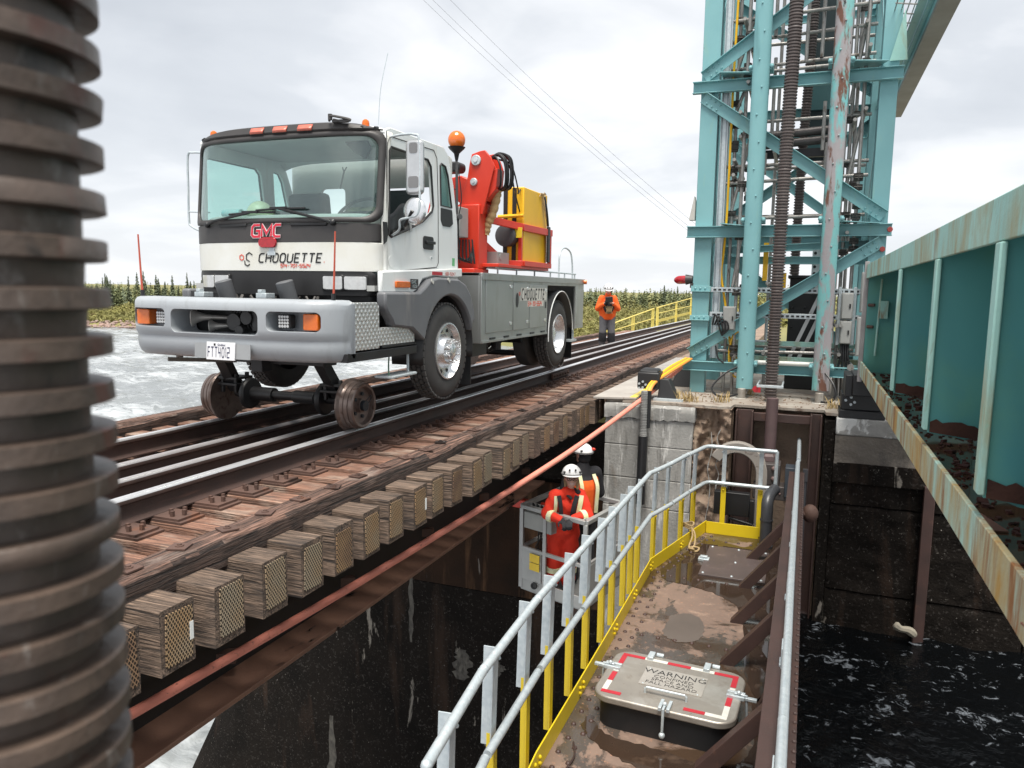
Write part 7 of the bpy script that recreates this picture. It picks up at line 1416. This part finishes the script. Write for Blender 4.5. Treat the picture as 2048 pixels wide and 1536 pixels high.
class Fig:
    """frame: org at the pelvis foot point; r = figure's own left in the picture, f = forward, lean etc. come from the joints"""
    def __init__(s, name, loc, facing, label, group=None): 
        s.t = thing(name, loc, label, 'person', group); s.o = Vector(loc); s.f = Vector((math.sin(facing), math.cos(facing), 0)); s.l = Vector((-s.f.y, s.f.x, 0))
    def p(s, l, f, z): return s.o+s.l*l+s.f*f+Vector((0, 0, z))
    def head(s, hl, hf, hz, yaw=0, pitch=0, glasses=False, hair=True, face=True, lamp=False, smile=False):
        f = (s.f*math.cos(yaw)+s.l*math.sin(yaw)); f = (f*math.cos(pitch)+Vector((0, 0, math.sin(pitch)))).normalized(); l = Vector((0, 0, 1)).cross(f).normalized(); u = f.cross(l); c = s.p(hl, hf, hz)
        Q = lambda a, b, z: c+l*a+f*b+u*z
        rot = Matrix((l, f, u)).transposed()
        hd = [('e', Q(0, 0, .02), (.075, .095, .105), rot), ('e', Q(0, .025, -.045), (.058, .068, .062), rot), ('c', Q(0, .085, -.0), Q(0, .102, -.022), .011, .015), ('e', Q(.076, 0, 0), (.012, .022, .032), rot), ('e', Q(-.076, 0, 0), (.012, .022, .032), rot), ('c', Q(-.02, .080, .025), Q(.02, .080, .025), .018, .018), ('c', Q(0, .068, -.085), Q(0, .06, -.08), .022, .02)]
        s.hq = Q; s.hrot = rot; s.hl_, s.hf_, s.hu_ = l, f, u; return hd, Q, rot
    def face(s, glasses=False, smile=False, parent=None):
        Q = s.hq; mb = MB()
        for a in (-.031, .031): mb.ball(Q(a, .086, .006), (.012, .008, .008), 8, 6)
        mb.build('eyes', ink, s.t)
        MB().tube([Q(-.028, .083, -.050+(.008 if smile else 0)), Q(-.012, .090, -.055), Q(.012, .090, -.055), Q(.028, .083, -.050+(.008 if smile else 0))], .0055, 6).build('mouth', M('lips', (.72, .60, .56) if smile else (.42, .16, .14), None, 9, .4), s.t)
        if glasses:
            g = MB()
            for a in (-.034, .034): g.tube([Q(a+.027*math.cos(t), .098, .004+.019*math.sin(t)) for t in [2*math.pi*i/14 for i in range(14)]], .004, 5, closed=True)
            g.tube([Q(-.008, .10, .008), Q(.008, .10, .008)], .003, 5)
            for s_ in (-1, 1): g.tube([Q(s_*.06, .096, .008), Q(s_*.078, .02, .01)], .003, 5)
            g.build('glasses', ink, s.t)
    def helmet(s, tilt=0):
        Q, rot = s.hq, s.hrot; mb = MB(); mb.ball(Q(0, -.005, .050), (.118, .142, .118), 26, 10, rot, -.05, 1); h = mb.build('helmet', helmet_m, s.t)
        b = MB(); b.ball(Q(0, .02, .045), (.118, .165, .018), 26, 6, rot); b.build('helmet_brim', helmet_m, h)
        MB().tube([Q(.122*math.cos(a), -.005+.146*math.sin(a), .058) for a in [2*math.pi*i/28 for i in range(28)]], .007, 6, closed=True).build('helmet_rim', M('helmet_rim_grey', (.12, .12, .12), None, 6, .6), h)
        mb = MB()
        for a in (35, 145, 215, 325): ca, sa = math.cos(R(a)), math.sin(R(a)); mb.ball(Q(.112*ca, .135*sa, .085), (.018, .018, .014), 8, 6)
        for a in (70, 110): mb.ball(Q(.105*math.cos(R(a)), .13*math.sin(R(a)), .12), (.012, .02, .012), 8, 6)
        mb.build('helmet_vents', ink, h); return h
    def hand(s, wrist, dirn, palm_n, mat, curl=.8, name='glove', scale=1.0):
        """palm, four unequal curled fingers and a thumb from the side of the palm"""
        w_ = Vector(wrist); d = Vector(dirn).normalized(); n = Vector(palm_n); n = (n-d*n.dot(d)).normalized(); sd = d.cross(n); k = scale
        pr = [('e', w_+d*.045*k, (.040*k, .048*k, .018*k), Matrix((sd, d, n)).transposed()), ('c', w_-d*.03*k, w_+d*.02*k, .030*k, .028*k)]
        for i, ln in enumerate((.062, .074, .070, .055)):
            a = w_+d*.082*k+sd*(-.030+.020*i)*k; b = a+(d*math.cos(curl*.6)+n*math.sin(curl*.6))*ln*.45*k; c = b+(d*math.cos(curl*1.5)+n*math.sin(curl*1.5))*ln*.35*k; e = c+(d*math.cos(curl*2.2)+n*math.sin(curl*2.2))*ln*.3*k
            pr += [('c', a, b, .0105*k, .010*k), ('c', b, c, .010*k, .009*k), ('c', c, e, .009*k, .008*k)]
        a = w_+d*.02*k-sd*.030*k; b = a+(-sd*.8+d*.6+n*.2).normalized()*.038*k; c = b+(d*.8-sd*.1+n*.6).normalized()*.032*k
        pr += [('c', a, b, .013*k, .011*k), ('c', b, c, .011*k, .009*k)]
        return fuse(name, pr, .0052*k, mat, s.t, 2)
def limb(a, b, c, r): return [('c', a, b, r[0], r[1]), ('c', b, c, r[1], r[2])]
def band(name, a, b, t0, r, w_, mat, parent):
    a, b = Vector(a), Vector(b); d = (b-a).normalized(); p = a.lerp(b, t0); return MB().lathe([(-w_, r), (-w_*.9, r+.004), (w_*.9, r+.004), (w_, r)], p, d, 18).build(name, mat, parent)
# ------------------------------------------------------------------ basket
C1, C2, C3 = Vector((2.375, 8.37, -1.385)), Vector((1.44, 8.74, -1.385)), Vector((2.58, 9.38, -1.385))   # near corner, left corner, right back corner
ex = (C2-C1); ex.z = 0; ey = (C3-C1); ey.z = 0; zb = -2.44
Bk = thing('work_basket', (2.0, 8.9, zb), 'grey aluminium work basket hung below the bridge with two workers in it', 'basket')
def bq(u, v, z): return C1+ex*u+ey*v+Vector((0, 0, z-C1.z))
W2 = .05
for (u, v) in ((0, 0), (1, 0), (0, 1), (1, 1)): MB().beam(bq(u, v, zb), bq(u, v, -1.41), W2, W2, (1, 0, 0)).build('corner_post', alu_dark, Bk, bevel=.004)
MB().beam(bq(.62, 0, zb), bq(.62, 0, -1.41), W2*.9, W2*.9, (1, 0, 0)).build('corner_post', alu_dark, Bk, bevel=.004)
for a, b in (((0, 0), (1, 0)), ((0, 0), (0, 1)), ((1, 0), (1, 1)), ((0, 1), (1, 1))):
    MB().beam(bq(*a, -1.385), bq(*b, -1.385), .06, .05).build('top_rail', alu_dark, Bk, bevel=.005)
    MB().beam(bq(*a, -1.92), bq(*b, -1.92), .035, .045).build('middle_rail', alu_dark, Bk, bevel=.004)
    MB().beam(bq(*a, zb+.06), bq(*b, zb+.06), .02, .15).build('kick_plate', alu_dark, Bk, bevel=.003)
ax_, bx2 = bq(-.0, .0, -1.385), bq(.0, 0, -1.385)
for v in (.16, ): MB().beam(bq(0, .17, -1.40), bq(1, .17, -1.40), .05, .04).build('inner_rail', alu_dark, Bk, bevel=.004)
for u in (.12, .30): MB().beam(bq(u, 0, -1.40), bq(u*.7, .16, -1.395), .012, .02).build('rail_tie', galv, Bk)
MB().prism([bq(0, 0, zb+.01), bq(1, 0, zb+.01), bq(1, 1, zb+.01), bq(0, 1, zb+.01)], (0, 0, -.04)).build('floor', alu_dark, Bk)
MB().prism([bq(.66, -.015, zb+.12), bq(.98, -.015, zb+.12), bq(.98, -.015, -1.93), bq(.66, -.015, -1.93)], ey.normalized()*.015).build('front_panel', alu_dark, Bk, bevel=.003)
MB().prism([bq(.0-.02, .10, zb+.12), bq(-.02, .95, zb+.12), bq(-.02, .95, -1.93), bq(-.02, .10, -1.93)], ex.normalized()*.015).build('side_panel', alu_dark, Bk, bevel=.003)
for z0, z1 in ((-2.06, -1.955), (-2.165, -2.07)): MB().prism([bq(.68, -.035, z0), bq(.84, -.035, z0), bq(.84, -.035, z1), bq(.68, -.035, z1)], ey.normalized()*.006).build('yellow_label', M('label_yellow2', (.75, .52, .03), (.68, .48, .03), 20, .5), Bk)
nf = -ey.normalized(); p = bq(.76, -.03, -2.36); MB().lathe([(0, .045), (.012, .043), (.013, .028), (.004, .026)], p, nf, 18).build('socket', black, Bk)
MB().beam(bq(.50, .12, -1.55), bq(.95, .12, -1.55), .25, .22).build('control_console', grey_box, Bk, bevel=.015)
mb = MB()
for i in range(12): mb.cyl(bq(.52+.035*i, .10+.03*(i % 2), -1.44), bq(.52+.035*i, .09+.03*(i % 2), -1.36), .012, n=6)
mb.build('control_levers', black, Bk, kind='stuff')
rq = random.Random(31)
mb = MB()
for i in range(7): a = bq(.66+.04*i, .25, -1.66); mb.tube(bez([a, a+Vector((rq.uniform(-.05, .05), 0, -.15)), a+Vector((rq.uniform(-.1, .1), .03, -.32)), bq(.70+.03*i, .25, -2.0)], 4), .008, 5)
mb.build('basket_hoses', black, Bk)
mb = MB()
for i in range(3): a = bq(.70+.05*i, .2, -1.58); mb.tube(bez([a, a+Vector((.02, 0, -.15)), a+Vector((-.05+.05*i, .03, -.3))], 4), .009, 5)
mb.build('red_hoses', red, Bk)
# supporting boom in the shade behind the basket
Bm = thing('basket_boom', (1.2, 9.2, -1.8), 'red and black jib end reaching the basket from under the bridge', 'jib')
MB().beam((.5, 9.75, -1.62), bq(1.0, .75, -1.62), .10, .12).build('jib', red, Bm, bevel=.01); MB().cyl((1.36, 9.35, -1.62), (1.36, 9.55, -1.62), .09, n=12).build('pivot', black, Bm)
# ------------------------------------------------------------------ worker facing the camera
ang = math.atan2(4.66-2.1, -8.7)
A = Fig('person', (1.98, 8.80, zb+.01), ang-.10, 'smiling person in red-orange suit, white helmet and glasses leaning on the basket rail')
hd, Q, rot = A.head(.055, .20, 1.495, yaw=.0, pitch=.05)
sh = [A.p(-.135, .17, 1.27), A.p(.17, .15, 1.275)]; nk = A.p(.03, .165, 1.35)
hip = [A.p(-.105, -.02, .80), A.p(.085, -.02, .80)]; kn = [A.p(-.115, .03, .44), A.p(.07, .04, .44)]; ft = [A.p(-.14, -.02, .09), A.p(.06, .0, .09)]
el = [A.p(-.24, .22, 1.05), A.p(.26, .26, 1.06)]; wr = [A.p(-.06, .36, 1.015), A.p(.04, .38, 1.03)]
body = hd+[('c', nk-Vector((0, 0, .06)), Q(0, -.02, -.06), .052, .048), ('e', A.p(.01, .10, 1.10), (.12, .07, .15)), ('c', A.p(-.01, .0, .85), A.p(.01, .10, 1.16), .105, .10)]
for i in (0, 1): body += limb(hip[i], kn[i], ft[i], (.085, .06, .045))+limb(sh[i], el[i], wr[i], (.058, .043, .033))+[('c', ft[i]-Vector((0, 0, .03)), ft[i]+A.f*.14-Vector((0, 0, .045)), .045, .038)]
fuse('body', body, .011, skin, A.t, 4)
jk = [('c', A.p(-.01, -.01, .80), A.p(.015, .11, 1.14), .142, .150), ('e', A.p(.015, .12, 1.15), (.175, .12, .15), Matrix.Rotation(-ang, 3, 'Z')), ('c', sh[0], sh[1], .070, .070), ('c', nk-Vector((0, 0, .06)), nk-Vector((0, 0, .015)), .085, .075)]
for i in (0, 1): jk += limb(sh[i], el[i], wr[i]+(el[i]-wr[i])*.15, (.080, .070, .052))
fuse('jacket', jk, .013, hivis_r, A.t, 4, lambda v: v+Vector((math.sin(v.z*47+v.x*31)*.006, math.sin(v.z*39+v.x*20)*.005, 0)))
tr = [('c', A.p(-.01, -.01, .80), A.p(-.01, -.01, .90), .155, .15)]
for i in (0, 1): tr += limb(hip[i], kn[i], ft[i]+Vector((0, 0, .02)), (.115, .098, .088))
fuse('trousers', tr, .014, hivis_r, A.t, 3, lambda v: v+Vector((math.sin(v.z*43+v.x*17)*.007, 0, 0)))
for i in (0, 1):
    fuse('boot', [('c', ft[i]+Vector((0, 0, .05)), ft[i]-Vector((0, 0, .03)), .062, .062), ('c', ft[i]-Vector((0, 0, .035)), ft[i]+A.f*.16-Vector((0, 0, .045)), .055, .045)], .012, cloth_dk, A.t, 2)
    band('reflective_band', kn[i], ft[i], .42, .098, .035, refl, A.t); band('reflective_band', el[i], wr[i], .30, .073, .032, refl, A.t)
    A.hand(wr[i], (A.p(0, .52, .96)-wr[i]) if i == 0 else (A.p(.0, .50, .99)-wr[i]), A.f*.25-Vector((0, 0, 1)), cloth_dk, 1.0, scale=1.12)
def strip(name, pts, w_, mat, par, d=.012):
    mb = MB(); P = bez(pts, 6)
    for a, b in zip(P[:-1], P[1:]): mb.beam(a, b, w_, .008, A.f)
    return mb.build(name, mat, par)
strip('harness_strap', [A.p(-.10, .29, 1.30), A.p(-.08, .305, 1.20), A.p(-.07, .29, 1.08), A.p(-.07, .22, .95)], .05, cloth_dk, A.t); strip('harness_strap', [A.p(.12, .285, 1.30), A.p(.09, .30, 1.20), A.p(.07, .285, 1.08), A.p(.06, .22, .95)], .055, cloth_dk, A.t)
strip('reflective_band', [A.p(-.135, .275, 1.29), A.p(-.135, .285, 1.18), A.p(-.14, .25, 1.06)], .04, refl, A.t); strip('reflective_band', [A.p(.175, .265, 1.30), A.p(.16, .285, 1.2), A.p(.14, .27, 1.08), A.p(.13, .24, 1.0)], .055, refl, A.t)
fuse('collar', [('c', nk+A.l*.07-Vector((0, 0, .02)), nk+A.l*.11+A.f*.03-Vector((0, 0, .03)), .04, .035), ('c', nk-A.l*.05+A.f*.03-Vector((0, 0, .04)), nk+A.l*.02+A.f*.10-Vector((0, 0, .09)), .025, .02)], .01, cloth_dk, A.t, 2)
fuse('hair', [('e', Q(0, -.035, .0), (.085, .075, .105), rot), ('c', Q(.07, -.03, -.03), Q(.075, .0, -.13), .03, .018), ('c', Q(-.07, -.03, -.03), Q(-.072, -.0, -.10), .026, .014)], .01, hair_m, A.t, 2)
A.face(True, True); A.helmet()
# ------------------------------------------------------------------ worker behind, back turned
Bp = Fig('person', (2.10, 9.16, zb+.01), ang+math.pi-.5, 'person in dark clothes and orange vest seen from behind, white helmet, under the bridge')
hd, Q, rot = Bp.head(0, .02, 1.66, yaw=.25)
sh = [Bp.p(-.18, 0, 1.43), Bp.p(.18, 0, 1.43)]; hip = [Bp.p(-.1, 0, .88), Bp.p(.1, 0, .88)]; kn = [Bp.p(-.11, .02, .48), Bp.p(.11, .02, .48)]; ft = [Bp.p(-.12, -.02, .09), Bp.p(.12, -.02, .09)]; el = [Bp.p(-.26, .02, 1.16), Bp.p(.26, .02, 1.16)]; wr = [Bp.p(-.20, .22, 1.08), Bp.p(.20, .22, 1.08)]
body = hd+[('c', Bp.p(0, 0, 1.45), Q(0, -.01, -.06), .058, .052), ('c', Bp.p(0, 0, .95), Bp.p(0, 0, 1.3), .13, .15)]
for i in (0, 1): body += limb(hip[i], kn[i], ft[i], (.09, .062, .045))+limb(sh[i], el[i], wr[i], (.06, .045, .034))+[('c', ft[i]-Vector((0, 0, .03)), ft[i]+Bp.f*.14-Vector((0, 0, .045)), .045, .038)]
fuse('body', body, .012, skin, Bp.t, 4)
jk = [('c', Bp.p(0, 0, .88), Bp.p(0, 0, 1.28), .155, .175), ('c', sh[0], sh[1], .09, .09), ('c', Bp.p(0, -.01, 1.42), Bp.p(0, 0, 1.53), .10, .085)]
for i in (0, 1): jk += limb(sh[i], el[i], wr[i], (.09, .075, .05))
fuse('jacket', jk, .014, cloth_dk, Bp.t, 4)
vs_ = [('c', Bp.p(0, 0, .95), Bp.p(0, 0, 1.26), .165, .186), ('c', Bp.p(-.12, 0, 1.36), Bp.p(.12, 0, 1.36), .105, .105)]
fuse('vest', vs_, .014, hivis_o, Bp.t, 3)
tr = []
for i in (0, 1): tr += limb(hip[i], kn[i], ft[i], (.115, .09, .075))
fuse('trousers', tr+[('c', Bp.p(0, 0, .85), Bp.p(0, 0, .95), .15, .15)], .014, cloth_dk, Bp.t, 3)
for i in (0, 1): fuse('boot', [('c', ft[i]+Vector((0, 0, .05)), ft[i]-Vector((0, 0, .03)), .062, .062), ('c', ft[i]-Vector((0, 0, .035)), ft[i]+Bp.f*.16-Vector((0, 0, .045)), .055, .045)], .013, cloth_dk, Bp.t, 2); Bp.hand(wr[i], Bp.f-Vector((0, 0, .2)), -Vector((0, 0, 1)), cloth_dk, .9)
for s in (-1, 1):
    mb = MB(); P = bez([Bp.p(s*.10, -.10, 1.44), Bp.p(s*.11, -.185, 1.30), Bp.p(s*.10, -.19, 1.1), Bp.p(s*.10, -.18, .96)], 6)
    for a, b in zip(P[:-1], P[1:]): mb.beam(a, b, .05, .01, Bp.f)
    mb.build('reflective_strip', refl, Bp.t)
fuse('hair', [('e', Q(0, -.03, -.01), (.085, .08, .10), rot)], .01, cloth_dk, Bp.t, 2); Bp.helmet()
MB().ball(Q(-.06, -.13, .10), (.03, .015, .02), 8, 6).build('helmet_sticker', red, Bp.t)
# ------------------------------------------------------------------ worker on the track
ang3 = math.atan2(4.66+.2, -19.4)
Cq = Fig('person', (-.22, 19.4, -.19), ang3-.1, 'person in orange jacket and grey trousers standing between the rails looking at a device')
hd, Q, rot = Cq.head(0, .05, 1.535, pitch=-.42)
sh = [Cq.p(-.155, 0, 1.31), Cq.p(.155, 0, 1.31)]; hip = [Cq.p(-.10, 0, .84), Cq.p(.10, 0, .84)]; kn = [Cq.p(-.11, .03, .46), Cq.p(.11, .03, .46)]; ft = [Cq.p(-.12, -.02, .09), Cq.p(.12, -.02, .09)]; el = [Cq.p(-.26, .03, 1.05), Cq.p(.26, .03, 1.05)]; wr = [Cq.p(-.11, .25, 1.18), Cq.p(.10, .25, 1.19)]
body = hd+[('c', Cq.p(0, 0, 1.36), Q(0, -.01, -.06), .055, .05), ('c', Cq.p(0, 0, .9), Cq.p(0, 0, 1.2), .125, .145)]
for i in (0, 1): body += limb(hip[i], kn[i], ft[i], (.09, .062, .045))+limb(sh[i], el[i], wr[i], (.06, .045, .034))+[('c', ft[i]-Vector((0, 0, .03)), ft[i]+Cq.f*.14-Vector((0, 0, .045)), .045, .038)]
fuse('body', body, .012, skin, Cq.t, 4)
jk = [('c', Cq.p(0, 0, 1.0), Cq.p(0, 0, 1.2), .160, .155), ('c', sh[0], sh[1], .080, .080), ('c', Cq.p(0, 0, 1.36), Cq.p(0, .01, 1.42), .085, .08), ('f', Cq.p(0, 0, 1.0), (.225, .175, .36), Matrix.Rotation(-ang3, 3, 'Z'), -.66, .9)]
for i in (0, 1): jk += limb(sh[i], el[i], wr[i]+(el[i]-wr[i])*.12, (.090, .075, .056))
fuse('jacket', jk, .014, hivis_o, Cq.t, 4)
tr = []
for i in (0, 1): tr += limb(hip[i], kn[i], ft[i]+Vector((0, 0, .06)), (.112, .095, .085))
fuse('trousers', tr+[('c', Cq.p(-.05, 0, .84), Cq.p(.05, 0, .84), .12, .12)], .014, cloth_gr, Cq.t, 3)
for i in (0, 1):
    band('knee_patch', kn[i], ft[i], .38, .098, .115, cloth_dk, Cq.t)
    fuse('boot', [('c', ft[i]+Vector((0, 0, .10)), ft[i]-Vector((0, 0, .03)), .075, .07), ('c', ft[i]-Vector((0, 0, .03)), ft[i]+Cq.f*.17-Vector((0, 0, .042)), .06, .05)], .013, boots_m, Cq.t, 2); Cq.hand(wr[i], Cq.f+(Cq.l*.5 if i == 0 else -Cq.l*.5), Vector((0, 0, 1)), skin if i else cloth_dk, .9, 'hand')
MB().beam(Cq.p(-.10, .36, 1.28), Cq.p(.09, .36, 1.30), .03, .14).build('device', black, None, bevel=.01, label='black hand held device looked at by the person on the track', category='device')
fuse('chest_bag', [('e', Cq.p(.01, .185, 1.12), (.145, .08, .20), Matrix.Rotation(-ang3, 3, 'Z'))], .014, cloth_dk, Cq.t, 2)
mb = MB()
for i in range(7): mb.tube(bez([Cq.p(-.08+.03*i, .27, 1.12), Cq.p(-.05+.02*i, .30, 1.0), Cq.p(-.08+.03*i, .27, .93)], 4), .007, 5)
mb.build('bag_cords', rope_m, Cq.t)
fuse('hair', [('e', Q(0, -.03, -.01), (.082, .08, .10), rot), ('c', Q(.06, -.03, -.06), Q(.08, .02, -.16), .035, .02)], .01, cloth_dk, Cq.t, 2)
Cq.face(); Cq.helmet()
